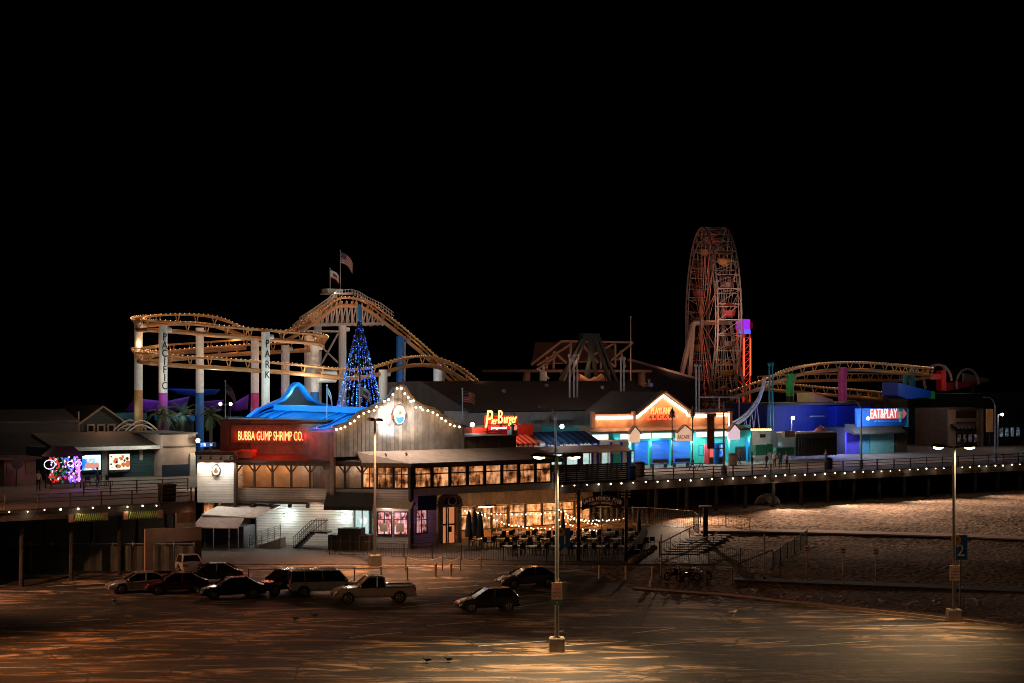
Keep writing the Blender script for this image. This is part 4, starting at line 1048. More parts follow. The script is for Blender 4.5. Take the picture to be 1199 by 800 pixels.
iron_fence('dark iron fence sloping down beside the beach stairs', [foot(772,656), foot(830,662), foot(905,668)], 1.5, .16)
iron_fence('dark iron fence at the foot of the beach slope', [foot(905,668), foot(945,640)], 1.4, .2)
# entrance arch sign
gx = foot(678, 657); gx2 = foot(735, 654)
AR = thing('entrance_arch', 'dark arched metal sign over the north beach entrance, on two black posts', 'sign', (gx[0]+gx2[0])/2, (gx[1]+gx2[1])/2, gx[2])
Dm = gx[1]
AF = Frame(0, Dm, 0)
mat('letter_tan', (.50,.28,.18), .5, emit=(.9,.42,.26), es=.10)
zt_ = lambda py: Zp(py, Dm)
for px in (677.5, 733):
    x = at(px, Dm); b = MB(WF); b.box(x-.13, x+.13, Dm-.13, Dm+.13, .9, zt_(574)); b.build('post', M('iron_black'), AR)
    b = MB(WF)
    for py in (575.5, 578.5, 582): b.box(x-.38, x+.38, Dm-.2, Dm+.2, zt_(py)-.04, zt_(py)+.04)
    b.box(x-.38, x+.38, Dm-.2, Dm+.2, zt_(594.5)-.04, zt_(594.5)+.04); b.build('finial', mat('brass_dull', (.16,.11,.08), .5), AR)
    b = MB(WF); b.box(x-.15, x+.15, Dm-.22, Dm-.14, zt_(593), zt_(584)); b.build('panel', mat('panel_grey', (.13,.10,.09), .6), AR)
xa3, xb3 = at(681, Dm), at(729, Dm); cx = (xa3+xb3)/2; hw = (xb3-xa3)/2
top = [(cx+hw*t, zt_(586)+ (zt_(580)-zt_(586))*(1-t*t)) for t in [i/10-1 for i in range(21)]]
bot = [(x, z-.85) for x, z in reversed(top)]
b = MB(WF); b.prism(top+bot, Dm-.06, Dm+.06); b.build('sign_panel', M('frame_dark'), AR)
def arc_text(s, size, zoff, span, m, xs=.8):
    n = len(s)
    for i, ch in enumerate(s):
        if ch == ' ': continue
        t = (-1+2*(i+.5)/n)*span; x = cx+hw*t; z = zt_(586)+(zt_(580)-zt_(586))*(1-t*t)+zoff
        sl = -2*t*(zt_(580)-zt_(586))/hw
        text('lettering', ch, m, AR, x, Dm-.09, z, size, xs, .015, rot=Matrix.Rotation(-math.atan(sl),4,'Y'), F=WF)
arc_text('SANTA MONICA PIER', .44, -.27, .95, M('letter_tan'))
arc_text('* NORTH ENTRANCE *', .26, -.62, .66, M('letter_tan'))
# ------------------------------------------------------------------ buildings on the pier
def zf(F, py, px, y): return F.z(py, px, y)
def block(C, pa, pb, q0, q1, pyt, m, name='wall', zb=6.0, F=PF, pyb=None, pref=None, bevel=0):
    a, c = F.x(pa, q0), F.x(pb, q0); pr = pref or (pa+pb)/2
    b = MB(F); zt = F.z(pyt, pr, q0)
    if pyb is not None: zb = F.z(pyb, pr, q0)
    b.box(a, c, q0, q1, zb, zt); return b.build(name, m if not isinstance(m, str) else M(m), C, bevel=bevel)
def bpx(b, F, pa, pb, y0, y1, pyt, pyb):
    pr = (pa+pb)/2; b.box(F.x(pa,y0), F.x(pb,y0), y0, y1, F.z(pyb,pr,y0), F.z(pyt,pr,y0)); return b
def bld(name, label, cat, px, q, F=PF, z=6.0, group=None):
    return thing_f(F, name, label, cat, F.x(px,q), q, z, group)
mat('wall_grey', (.27,.25,.23), .7, 0, .25, 1.0); mat('wall_pink', (.38,.26,.20), .7, 0, .25, 1.0)
mat('teal', (.02,.42,.38), .5, 0, .15); mat('shutter_blue', (.005,.10,.42), .4, .1, .15, 1.5)
boards('shutter', (.005,.12,.50), 'Z', .14, .8, .4, .1, .55)
boards('roof_brown', (.045,.032,.026), 'X', .5, .6, .8, .3, .6)
boards('wall_blue', (.006,.03,.42), 'X', 1.2, .5, .55, .15, .75)
boards('wall_blue_deep', (.005,.02,.20), 'X', 1.2, .5, .6, .15, .75)
mat('orange_wall', (.50,.25,.13), .75, 0, .2, 1.5)

# --- green clapboard shop, left
Q = 34
C = bld('souvenir_shop', 'green clapboard shop with two lit panels in its wall, left part of the pier', 'shop', 120, Q)
block(C, 60, 190, Q, Q+7, 524, 'clap_green')
b = MB(PF); s0, s1 = PF.x(58,Q), PF.x(193,Q); z = PF.z(523,125,Q)
b.prism([(Q-1.3,z-.25),(Q-1.3,z),(Q+5,z+1.3),(Q+5,z+.9),(Q,z-.05)], s0, s1, 'YZ'); b.build('roof', M('roof_dark'), C)
b = MB(PF); b.box(s0, s1, Q-1.45, Q-1.302, z-.3, z+.05); b.build('fascia', M('cream_paint'), C)
b = MB(PF); bpx(b, PF, 60, 63, Q-.2, Q, 526, 559); bpx(b, PF, 119, 126, Q-.2, Q-.003, 526, 562); b.build('pilaster', M('wall_grey'), C)
# lit panels
t = bld('lit_screen', 'blue glowing picture panel on the green shop wall', 'screen', 108, Q-.2, z=PF.z(551,108,Q-.2))
b = MB(PF); bpx(b, PF, 95, 119.5, Q-.25, Q-.01, 531, 553); b.build('frame', M('steel_dark'), t)
litglass('panel_blue', (.0,.04,.35), (.02,.20,.75), (.6,.9,1.0), 1.3, .55, 4)
b = MB(PF); bpx(b, PF, 96.5, 118, Q-.3, Q-.252, 533, 550.5); b.build('screen', M('panel_blue'), t)
b = MB(PF); bpx(b, PF, 97, 117.5, Q-.32, Q-.301, 533, 537); b.build('bright_band', glow('panel_white', (.85,.97,1), 1.2), t)
b = MB(PF)
for i, px in enumerate((103,108,113)): b.ball((PF.x(px,Q-.33), Q-.33, PF.z(545,px,Q)), .32, 10, 6, (1,.15,1))
b.build('picture', glow('panel_orange', (.9,.35,.25), .8), t)
t = bld('lit_poster', 'white lit poster with orange crab picture on the green shop wall', 'poster', 140, Q-.2, z=PF.z(551,140,Q-.2))
b = MB(PF); bpx(b, PF, 127, 153, Q-.25, Q-.01, 530.5, 551.5); bpx(b, PF, 128.5, 150, Q-.6, Q-.251, 551.5, 553); b.build('frame', M('wood_dark'), t)
b = MB(PF); bpx(b, PF, 128.3, 151.8, Q-.3, Q-.252, 531.8, 550); b.build('sheet', glow('poster_white', (1,.86,.68), 1.15), t)
rs = random.Random(5)
b = MB(PF)
for i in range(16):
    px = rs.uniform(135,150); py = rs.uniform(534,547); b.ball((PF.x(px,Q-.33),Q-.33,PF.z(py,px,Q)), rs.uniform(.1,.3), 7, 5, (1,.12,.8))
b.build('picture', glow('poster_orange', (.8,.22,.07), .7), t)
b = MB(PF)
for i in range(8):
    px = rs.uniform(130,150); py = rs.uniform(534,548); b.ball((PF.x(px,Q-.35),Q-.35,PF.z(py,px,Q)), rs.uniform(.06,.18), 7, 5, (1,.1,1))
b.build('lettering', mat('ink_dark', (.05,.03,.02)), t)
t = bld('wall_sign', 'small cream notice with round top on the right of the green shop wall', 'sign', 165, Q-.1, z=PF.z(540,165,Q))
b = MB(PF); bpx(b, PF, 163.5, 167, Q-.1, Q-.01, 527, 539); b.build('sign_panel', M('cream_paint'), t)
lamp(PF.w(PF.x(140,Q-3), Q-3.5, 10.5), (.8,.95,.9), 240, .3); lamp(PF.w(PF.x(178,Q-3), Q-3, 9.5), (.9,.95,.85), 150, .3)
# pale building right of it
C = bld('restroom_block', 'pale flat-roofed block with navy dado between green shop and white tower', 'building', 210, 32)
block(C, 190, 229, 32, 40, 509, 'wall_pink'); b = MB(PF); bpx(b, PF, 190, 229, 31.9, 31.99, 544, 559); b.build('dado', mat('navy', (.015,.03,.06), .6), C)
b = MB(PF); bpx(b, PF, 186, 232, 31.3, 40, 507, 509); b.build('roof', M('roof_dark'), C)
b = MB(PF); bpx(b, PF, 191, 228, 31.85, 31.95, 522, 523.5); b.build('ledge', M('wood_brown'), C)
b = MB(PF); bpx(b, PF, 223, 229, 31.7, 31.9, 531, 560); b.build('notice_board', M('cream_paint'), C)
def star_lamp(label, px, py, q, power, col, F=PF, tall=None, r=.16, arm=0):
    x = F.x(px,q); z = F.z(py,px,q); zb = tall if tall is not None else z-.4
    t = thing_f(F, 'flood_lamp', label, 'lamp', x, q, zb)
    b = MB()
    if tall is not None: b.tube((arm,.1,0),(arm,.1,z-zb),.07,n=8); 
    if arm: b.beam((arm,.1,z-zb-.05),(0,.1,z-zb),.05)
    b.box(-.12,.12,0,.2,z-zb-.12,z-zb+.12)
    b.build('bracket', M('steel_grey'), t)
    b = MB(); b.ball((0,-.15,z-zb), r*1.25, 10, 8); b.build('globe', M('lens_white') if col[0] < .97 else glow('lens_warm', (1,.88,.66), 30), t)
    lamp(F.w(x, q-.6, z), col, power, .15); return t
star_lamp('bright white lamp high on the pale block left of the neon sign', 231, 516, 31, 260, (1,.90,.72))
t = bld('toilet_sign', 'small blue sign with white symbols between pale block and neon wall', 'sign', 240, 31, z=PF.z(523,240,31))
b = MB(PF); bpx(b, PF, 235, 253, 30.9, 31, 518.5, 523.5); b.build('sign_panel', mat('sign_royal', (.02,.08,.4), .5), t)
b = MB(PF); bpx(b, PF, 239, 241, 30.85, 30.89, 519.5, 522.5); bpx(b, PF, 246.5, 249, 30.85, 30.89, 519.5, 522.5); b.build('symbol', M('white_paint'), t)
# kiosk far left
C = bld('ticket_kiosk', 'small pink boarded kiosk with flat roof at the far left of the pier', 'kiosk', 20, 28)
block(C, 5, 42, 28, 32, 538.5, 'wall_pink'); b = MB(PF); bpx(b, PF, 0, 50, 27, 32.5, 536, 538.3); b.build('roof', M('wood_brown'), C)
for pa in (8, 30):
    b = MB(PF); bpx(b, PF, pa, pa+10, 27.9, 27.99, 541, 556); b.build('shutter', M('wood_pale'), C)
lamp(PF.w(PF.x(25,26), 24, 9.5), (1,.6,.45), 55, .3)
t = bld('round_sign', 'dark round sign on a tilted post before the kiosk', 'sign', 19, 26)
b = MB(PF); p0 = PF.pt(18,568,26); x = PF.x(20,26); z = PF.z(543,20,26)
b.beam((x-.1,26,6),(x,26,z),.09); b.build('post', M('iron_black'), t)
b = MB(PF); b.tube((x,25.95,z),(x,26.05,z),.5,n=20); b.build('disc', M('steel_dark'), t)
# gable house and long roof behind
C = bld('gabled_house', 'dark gabled house with three small windows above the green shop', 'house', 120, 46)
q = 46; s0, s1 = PF.x(93,q), PF.x(145,q); zt = PF.z(477,119,q); ze = PF.z(495,119,q); zb = 6
b = MB(PF); b.prism([(s0,zb),(s1,zb),(s1,ze),((s0+s1)/2,zt),(s0,ze)], q, q+10); b.build('wall', M('clap_dark'), C)
b = MB(PF); mx = (s0+s1)/2
b.beam((s0-.5,q-.2,ze-.3),(mx,q-.2,zt+.1),.5,.16,up=(0,0,1)); b.beam((s1+.5,q-.2,ze-.3),(mx,q-.2,zt+.1),.5,.16); b.build('gable_trim', M('wood_pale'), C)
b = MB(PF); b.add([(s0-.5,q,ze-.2),(mx,q,zt+.2),(mx,q+10,zt+.2),(s0-.5,q+10,ze-.2),(s1+.5,q,ze-.2),(s1+.5,q+10,ze-.2)],[(0,1,2,3),(1,4,5,2)]); b.build('roof', M('roof_dark'), C)
b = MB(PF); bpx(b, PF, 91.5, 93, q-.25, q, 482, 512); bpx(b, PF, 143, 144.5, q-.25, q, 495, 512); b.build('corner_trim', M('wood_pale'), C)
for pa in (101, 113, 125):
    fwin(PF, C, PF.x(pa,q), PF.x(pa+9.5,q), q-.12, PF.z(507,119,q), PF.z(496.5,119,q), 'glass_dark', None, .18, 'wood_pale', mid=False)
lamp(PF.w(PF.x(120,40), 39, 12.5), (1,.5,.3), 260, .3)
C = bld('long_shed', 'long low dark shed with pale gutter line, left of the gabled house', 'shed', 45, 44)
block(C, -40, 92, 44, 52, 494.5, 'clap_dark'); b = MB(PF); bpx(b, PF, -40, 92, 43.8, 43.99, 493.5, 495); b.build('gutter', M('wood_pale'), C)
b = MB(PF); a, c = PF.x(-40,44), PF.x(92,44); z = PF.z(494,40,44); b.prism([(43.6,z),(48,z+1.2),(53,z)], a, c, 'YZ'); b.build('roof', M('roof_dark'), C)
lamp(PF.w(PF.x(50,39), 40, 12.0), (1,.5,.3), 25, .3)
t = bld('arched_canopy', 'pale arched canopy frame on the roofs right of the gabled house', 'canopy', 165, 42, z=PF.z(505,165,42))
b = MB(PF); s0, s1 = PF.x(146,42), PF.x(185,42); zz = PF.z(505,165,42); h = PF.z(493,165,42)-zz
for y in (42, 45):
    for off in (0, .45): b.path([(s0+off+(s1-s0-2*off)*i/12, y, zz+(h-off)*math.sin(PI*i/12)) for i in range(13)], .09, 5)
for i in range(1,12,2): b.beam((s0+(s1-s0)*i/12,42,zz+h*math.sin(PI*i/12)),(s0+(s1-s0)*i/12,45,zz+h*math.sin(PI*i/12)),.08)
b.build('frame', M('cream_paint'), t)
# souvenir cart with glowing toys
C = bld('toy_cart', 'souvenir cart crowded with glowing red, white and purple toys', 'cart', 76, 21)
ca, cb = PF.x(52,21), PF.x(98,21)
b = MB(PF); b.box(ca+.5, cb-.3, 20.6, 22.2, 6.4, 7.2); b.build('counter', M('wood_brown'), C)
b = MB(PF)
for x in (ca+.5, cb-.4):
    for y in (20.7, 22.1): b.tube((x,y,6),(x,y,8.9),.05)
b.build('post', M('steel_dark'), C)
b = MB(PF); b.prism([(ca+.2,8.85),(cb-.1,8.85),(cb-1.2,9.75),(ca+1.3,9.75)], 20.4, 22.4); b.build('canopy', mat('canopy_dark', (.06,.03,.03), .8), C)
rs = random.Random(11)
tc_ = [('toy_red', (1,.05,.04), .7), ('toy_white', (.85,.85,1), 1.2), ('toy_blue', (.12,.16,1), 1.2), ('toy_purple', (.6,.12,1), 1.2), ('toy_green', (.05,.5,.25), .25)]
for nm, c, s_ in tc_:
    b = MB(PF)
    for k in range(34):
        f = rs.random(); 
        if nm in ('toy_red','toy_green'): f *= .55
        if nm in ('toy_purple',): f = .6+.4*f
        if nm == 'toy_blue': f = .35+.65*f
        x = ca+.3+(cb-ca-.8)*f; z = rs.uniform(6.6,8.8); 
        b.ball((x, 20.45+rs.uniform(-.25,.2), z), rs.uniform(.04,.12), 6, 4, (1,1,rs.uniform(.7,1.5)))
    b.build('toys', glow(nm, c, s_), C)['kind'] = 'stuff'
# neon loops on the cart
b = MB(PF); x = (ca+cb)/2
for dx, r in ((.3,.28),(1.0,.3),(-1.6,.5)):
    b.path([(x+dx+r*math.cos(a), 20.25, 8.2+r*.8*math.sin(a)) for a in [2*PI*i/14 for i in range(14)]], .035, 5, True)
b.build('neon_ring', glow('neon_violet', (.5,.35,1), 4), C)
b = MB(PF); b.tube((cb-.75,20.2,6.6),(cb-.75,20.2,8.6),.10); b.build('neon_tube', glow('neon_magenta', (.9,.15,1), 3), C)
lamp(PF.w(x-1.5, 19.4, 7.8), (1,.25,.3), 14, .2); lamp(PF.w(x+1.6, 19.4, 7.6), (.35,.25,1), 28, .2)
# under the left deck
B2 = MB(Matrix.Identity(4))
def banner(label, pa, pb, pyt, pyb):
    q = -.45; s0, s1 = PF.x(pa,q), PF.x(pb,q); z0 = PF.z(pyb,(pa+pb)/2,q); z1 = PF.z(pyt,(pa+pb)/2,q)
    t = thing_f(PF, 'hanging_banner', label, 'banner', s0, q, z0)
    b = MB(); b.box(0, s1-s0, -.03, .03, 0, z1-z0); b.build('board', mat('banner_dark', (.05,.07,.03), .7), t)
    w_ = s1-s0; h = z1-z0
    b = MB(); b.box(.05,.12*w_,-.05,-.031,.05,h-.05); b.box(w_*.86,w_-.05,-.05,-.031,.05,h-.05); b.build('end_panel', mat('banner_pink', (.45,.22,.14), .7), t)
    b = MB(); n_ = 13
    for i in range(n_):
        x = w_*.15+(w_*.7)*i/n_; b.beam((x,-.05,h*.15),(x+w_*.04,-.05,h*.85),.06,.10,up=(0,1,0)); b.beam((x+w_*.04,-.05,h*.85),(x+w_*.055,-.05,h*.15),.06,.06,up=(0,1,0))
    b.build('lettering', mat('banner_lime', (.36,.40,.10), .7), t)
    b = MB(); b.tube((.3,0,h),(.3,.0,h+.6),.02); b.tube((w_-.3,0,h),(w_-.3,.0,h+.6),.02); b.build('hanger', M('iron_black'), t)
    lamp(PF.w((s0+s1)/2, -1.6, z1+.3), (1,.8,.5), 12, .2)
banner('left of two faded green and yellow banners under the pier edge', 80, 127, 600.5, 611)
banner('right of two faded green and yellow banners under the pier edge', 144, 191, 597.5, 608)
t = bld('timber_partition', 'orange lit timber partition under the deck beside the white tower', 'wall', 218, 2, z=.9)
b = MB(PF); bpx(b, PF, 207, 229, 2, 2.2, 589, 612); b.build('boards', M('boards_orange'), t)
b = MB(PF); bpx(b, PF, 207, 229, 1.9, 2.2, 612.3, 618); bpx(b, PF, 205, 207, 1.8, 2.2, 589, 650); b.build('ledge', M('cream_paint'), t)
b = MB(PF); b.box(PF.x(207,2), PF.x(229,2), 2, 2.2, .6, PF.z(618.5,218,2)); b.build('base', M('wood_dark'), t)
lamp(PF.w(PF.x(219,0), -.4, 4.9), (1,.5,.3), 16, .15); 
t = bld('low_wall', 'pale plaster wall under the pier left of the shed awning', 'wall', 210, -.6, z=.9)
b = MB(PF); bpx(b, PF, 194, 236, -.6, -.4, 618, 634); b.box(PF.x(170,-.6), PF.x(194,-.6), -.6, -.4, .6, PF.z(619,180,-.6)); b.build('wall', M('wall_pink'), t)
b = MB(PF); b.box(PF.x(194,-.6), PF.x(236,-.6), -.6, -.4, .6, PF.z(634.2,215,-.6)); b.build('base', M('wood_dark'), t)
lamp(PF.w(PF.x(215,-3), -2.6, 4.2), (1,.6,.42), 14, .2)
# mesh fence along the back of the lot
boards('fence_fabric', (.085,.085,.075), 'X', 2.4, .4, .9, .4, .5)
F2 = thing('fabric_fence', 'tall grey fabric-covered fence behind the car row on the left', 'fence', at(100,133.4), 133.4, .95)
b = MB(WF); x0, x1 = at(-60,133.4), at(227,133.4); nx = 90
vs = []; fs = []
for i in range(nx+1):
    x = x0+(x1-x0)*i/nx; bow = .07*math.sin(i*1.3)+.05*math.sin(i*.47)
    top = 2.75 + (-.06*abs(math.sin(i*PI/6)))
    if 41 < i < 50: top = 2.75-1.2*(1-abs(i-45.5)/5)   # torn corner
    vs += [(x,133.4+bow,.75),(x,133.4+bow*1.6,top)]
for i in range(nx): fs.append((2*i,2*i+2,2*i+3,2*i+1))
b.add(vs, fs); o = b.build('fabric', M('fence_fabric'), F2); md = o.modifiers.new('thick','SOLIDIFY'); md.thickness = .02
for i in range(13):
    x = x0+(x1-x0)*i/12; b = MB(WF); b.tube((x,133.52,.7),(x,133.52,3.0),.05); b.build('post', M('steel_grey'), F2)
b = MB(WF); b.tube((x0,133.52,2.85),(x1,133.52,2.85),.035); b.build('rail', M('steel_grey'), F2)

# --- burger stand
Q = 12
C = bld('burger_stand', 'burger stand with red parapet and tall red neon sign', 'food stand', 590, Q)
block(C, 552, 626, Q, Q+6, 510.5, 'boards_brown', pref=590)
mat('parapet_red', (.62,.07,.03), .5, 0, .2)
b = MB(PF); bpx(b, PF, 553, 624, Q-.25, Q+6, 500, 510); bpx(b, PF, 608, 624, Q-.27, Q+2, 497, 500); b.build('parapet', M('parapet_red'), C)
def awning(F, C, pa, pb, q_top, q_bot, pyt, pyb, mats, nstr, name='awning', val=.22):
    """striped sloping awning; stripes are separate faces of one mesh"""
    xa_, xb_ = F.x(pa,q_bot), F.x(pb,q_bot); pr = (pa+pb)/2; za, zb = F.z(pyt,pr,q_top), F.z(pyb,pr,q_bot)
    xt = F.x(pa,q_top)+.0
    b = MB(F)
    for i in range(nstr):
        b.cur = i % 2; u0 = xa_+(xb_-xa_)*i/nstr; u1 = xa_+(xb_-xa_)*(i+1)/nstr
        b.add([(u0,q_bot,zb),(u1,q_bot,zb),(u1,q_top,za),(u0,q_top,za),(u0,q_bot,zb-.04),(u1,q_bot,zb-.04),(u1,q_top,za-.04),(u0,q_top,za-.04)],[(0,1,2,3),(7,6,5,4)])
        m_ = (u0+u1)/2
        b.add([(u0,q_bot-.01,zb),(u1,q_bot-.01,zb),(u1,q_bot-.01,zb-val*.8),(m_,q_bot-.01,zb-val*1.3),(u0,q_bot-.01,zb-val*.8)],[(0,4,3,2,1)])
    o = b.build(name, mats, C); md = o.modifiers.new('thick','SOLIDIFY'); md.thickness = .02; return o
awning(PF, C, 605, 632, Q-.1, Q-2.2, 508, 519.5, [mat('stripe_red', (.65,.04,.02), .6), mat('stripe_cream', (.8,.62,.42), .6)], 9)
b = MB(PF); bpx(b, PF, 605, 626, Q-.3, Q-.05, 521, 527); b.build('menu_board', mat('menu_board', (.5,.35,.25), .5, emit=(1,.55,.3), es=.35), C)
b = MB(PF)
for i in range(7): bpx(b, PF, 606+i*2.9, 607.8+i*2.9, Q-.33, Q-.301, 522, 525.5)
b.build('menu_picture', M('parapet_red'), C)
N2 = bld('neon_sign', 'tall slanting red and yellow neon burger sign above the striped awning', 'neon sign', 587, Q-.6, z=PF.z(510,587,Q-.6))
glow('neon_gold', (1,.50,.13), 3.0)
def ns_text(s, px, py, size, xs, m, sh=0): 
    text('lettering', s, M(m), N2, PF.x(px,Q-.7), Q-.72, PF.z(py,px,Q-.7), size, 1, .03, F=PF, shear=sh, fit=xs)
pm = 163/2000*1.22
ns_text('P', 573.0, 490.5, 2.75, (7*pm,20.5*.0815), 'neon_gold', .15); ns_text('ier', 579, 493, 1.5, (6.5*pm,8*.0815), 'neon_gold', .1); ns_text('B', 586.0, 488.2, 2.1, (5.4*pm,15.5*.0815), 'neon_gold', .05)
ns_text('urger', 597.3, 493.6, 1.55, (15.5*pm,11.5*.0815), 'neon_gold', .1)
ns_text('Just Burgers on a Bun!', 584, 501.5, .42, (18*pm,3.2*.0815), 'neon_white', .15)
b = MB(PF); z_ = PF.z(501,602,Q-.7); x_ = PF.x(602,Q-.7); b.tube((x_,Q-.72,z_),(x_,Q-.6,z_),.36,n=16); b.build('badge', mat('badge_cream', (.7,.5,.35), .5, emit=(1,.6,.4), es=.3), N2)
b = MB(PF)
for px in (571, 587, 603): bpx(b, PF, px-.4, px+.4, Q-.55, Q-.4, 484, 510)
for py in (489, 497, 505): bpx(b, PF, 568, 606, Q-.55, Q-.45, py-.3, py+.3)
b.build('frame', M('steel_dark'), N2)
b = MB(PF); bpx(b, PF, 567.5, 606.5, Q-.44, Q-.36, 486.5, 504); b.build('backing', M('parapet_red'), N2)
for px in (570, 582, 594, 606): lamp(PF.w(PF.x(px,Q-1.5), Q-1.6, PF.z(494,px,Q)), (1,.06,.02), 40, .2)
lamp(PF.w(PF.x(560,Q), Q-2.0, 12.0), (1,.08,.03), 60, .3); lamp(PF.w(PF.x(617,Q), Q-3.4, 11.6), (1,.5,.3), 60, .2)
# white storefront row with blue striped awning
Q = 17
C = bld('snack_row', 'white storefront with blue pilasters and blue striped awning, right of the burger stand', 'shop', 680, Q)
block(C, 624, 736, Q, Q+5, 517, mat('wall_cream_white', (.7,.66,.6), .6), pref=680)
awning(PF, C, 638, 702, Q-.05, Q-2.6, 505, 517.5, [mat('stripe_navy', (.004,.015,.07), .6), mat('stripe_azure', (.01,.10,.22), .6)], 15)
b = MB(PF)
for i, px in enumerate((641, 660, 678, 694, 701, 716, 728)): bpx(b, PF, px-1.0, px+1.0, Q-.16, Q-.005, 518, 556)
b.build('pilaster', mat('pilaster_blue', (.01,.03,.55), .5), C)
for i, (pa, pb) in enumerate(((644,658),(662,676),(681,692),(703,714))):
    fwin(PF, C, PF.x(pa,Q), PF.x(pb,Q), Q-.1, PF.z(545,(pa+pb)/2,Q), PF.z(521,(pa+pb)/2,Q), 'door_glow', None, .1, 'white_paint', mid=False)
b = MB(PF); bpx(b, PF, 718, 727, Q-.2, Q-.01, 531, 547); b.build('door', M('teal'), C)
b = MB(PF); bpx(b, PF, 650, 656, Q-.3, Q-.12, 520, 523); b.build('sign_panel', M('pilaster_blue'), C)
b = MB(PF); zc = PF.z(526,680,13); xa4, xb4 = PF.x(622,12), PF.x(735,12); 
b.prism([(11.2,zc-.35),(11.2,zc-.2),(13.5,zc+.35),(16.9,zc+.15),(16.9,zc),(13.5,zc+.15)], xa4, xb4, 'YZ'); b.build('porch_roof', mat('roof_tan', (.22,.13,.10), .7, 0, .2), C)
b = MB(PF)
for px in (640, 660, 690, 712, 733): x = PF.x(px,11.6); b.tube((x,11.6,6),(x,11.6,zc-.2),.06)
b.build('porch_post', M('white_paint'), C)
for px in (640, 664, 688, 712): lamp(PF.w(PF.x(px,14), 14.6, 8.9), (.92,.95,1), 75, .2)
star_lamp('bright white star-like lamp above the blue striped awning', 657, 499.5, 14, 110, (.95,1,.97))
star_lamp('bright white lamp on a pole left of the burger stand', 552, 497.5, 11, 200, (.95,1,.97))
# long grey shed behind
C = bld('market_hall', 'long hall with grey wall and broad dark roof behind the burger stand', 'hall', 620, 34)
block(C, 543, 700, 34, 38, 481, 'wall_grey', pref=620)
b = MB(PF); s0, s1 = PF.x(548,34), PF.x(800,34); z = PF.z(481,620,34)
b.prism([(33.6,z),(44,z+3.4),(54,z+3.2),(54,z),(34,z-.15)], s0, s1, 'YZ'); b.build('roof', M('roof_brown'), C)
for pa, pb in ((625,640),(648,672)):
    b = MB(PF); bpx(b, PF, pa, pb, 33.4, 33.99, 486, 492); b.build('duct', M('steel_grey'), C)
for px in (560, 600, 630, 680): lamp(PF.w(PF.x(px,30), 29.5, 13.5), (1,.85,.8), 70, .3)
for px in (600, 660, 720): lamp(PF.w(PF.x(px,40), 38, 22), (1,.45,.3), 130, .5)
# slatted deck screen
t = bld('slatted_fence', 'dark horizontally slatted screen on the deck, right of the restaurant windows', 'fence', 690, .7)
b = MB(PF); s0, s1 = PF.x(652,.7), PF.x(735,.7)
for j in range(9): b.box(s0, s1, .7, .75, 6.05+j*.19, 6.05+j*.19+.15)
b.build('slats', M('wood_dark'), t)
for i in range(8):
    b = MB(PF); x = s0+(s1-s0)*i/7; b.box(x-.05,x+.05,.76,.86,6,7.75); b.build('post', M('iron_black'), t)
# bins
def bin_(label, px, q, col, r, h, name='litter_bin', group=None):
    t = thing_f(PF, name, label, 'bin', PF.x(px,q), q, 6, group)
    b = MB(); b.lathe((0,0,0), [(r*.85,0),(r,.1),(r,h*.85),(r*.8,h)], 14); b.build('body', col, t, smooth=False)
    b = MB(); b.lathe((0,0,h*.86), [(r*1.08,0),(r*1.08,.06),(r*.5,.22)], 14); b.build('lid', M('steel_dark'), t); return t
bin_('bright blue bin at the right end of the slatted screen', 739.5, 1.4, mat('bin_blue', (.02,.12,.55), .4), .42, 1.35)
bin_('tan drum bin behind the blue bin on the deck', 748.5, 5, M('wood_pale'), .55, 1.5)
bin_('brown bin beside the arcade right entrance', 858, 15, M('wood_brown'), .5, 1.4)
bin_('dark bin on the deck edge right of the group of people', 992-22, 4, M('steel_dark'), .45, 1.2)

# --- arcade
Q = 22; QC = 19.5
C = bld('arcade', 'arcade hall with neon outlined orange gable, turquoise columns and blue shutters', 'arcade', 776, Q)
s0, s1 = PF.x(697,Q), PF.x(857,Q)
block(C, 697, 879, Q, Q+10, 500, mat('teal_dark', (.02,.25,.25), .6), pref=776)
b = MB(PF); gz_ = lambda py, px: PF.z(py, px, Q-.4)
gx_ = lambda px: PF.x(px, Q-.4)
zt, zs = gz_(460,776), gz_(484,776); zbt = gz_(500.5,776)
pts = [(gx_(697),zbt),(gx_(857),zbt),(gx_(857),zs),(gx_(806),zs),(gx_(776),zt),(gx_(746),zs),(gx_(697),zs)]
b.prism(pts, Q-.4, Q-.003); b.build('parapet', M('orange_wall'), C)
b = MB(PF); b.beam((gx_(742),Q-.5,zs-.1),(gx_(776),Q-.5,zt+.15),.9,.2); b.beam((gx_(810),Q-.5,zs-.1),(gx_(776),Q-.5,zt+.15),.9,.2); b.build('gable_trim', M('wood_brown'), C)
b = MB(PF); b.add([(gx_(742),Q,zs-.1),(gx_(776),Q,zt+.1),(gx_(776),Q+9,zt+.1),(gx_(742),Q+9,zs-.1),(gx_(810),Q,zs-.1),(gx_(810),Q+9,zs-.1)],[(0,1,2,3),(1,4,5,2)]); b.build('roof', M('roof_dark'), C)
b = MB(PF)
for px in (695, 743, 810, 856): bpx(b, PF, px-1.6, px+1.6, Q-.75, Q-.401, 482, 501)
b.build('pilaster', M('orange_wall'), C)
def neon(pts, label, m='neon_warm'):
    t = bld('neon_tube', label, 'neon tube', pts[0][0], Q-.6, z=gz_(pts[0][1],pts[0][0]))
    P_ = [(PF.x(px,Q-.62), Q-.62, PF.z(py,776,Q-.62)) for px, py in pts]
    for dz in (0, .16):
        b = MB(PF); b.path([(a,c,d+dz) for a,c,d in P_], .085, 5); b.build('tube', M(m), t)
    b = MB(PF)
    for (a,c,d) in P_: b.box(a-.05,a+.05,c+.05,c+.2,d-.1,d+.25)
    b.build('clip', M('steel_dark'), t); return P_
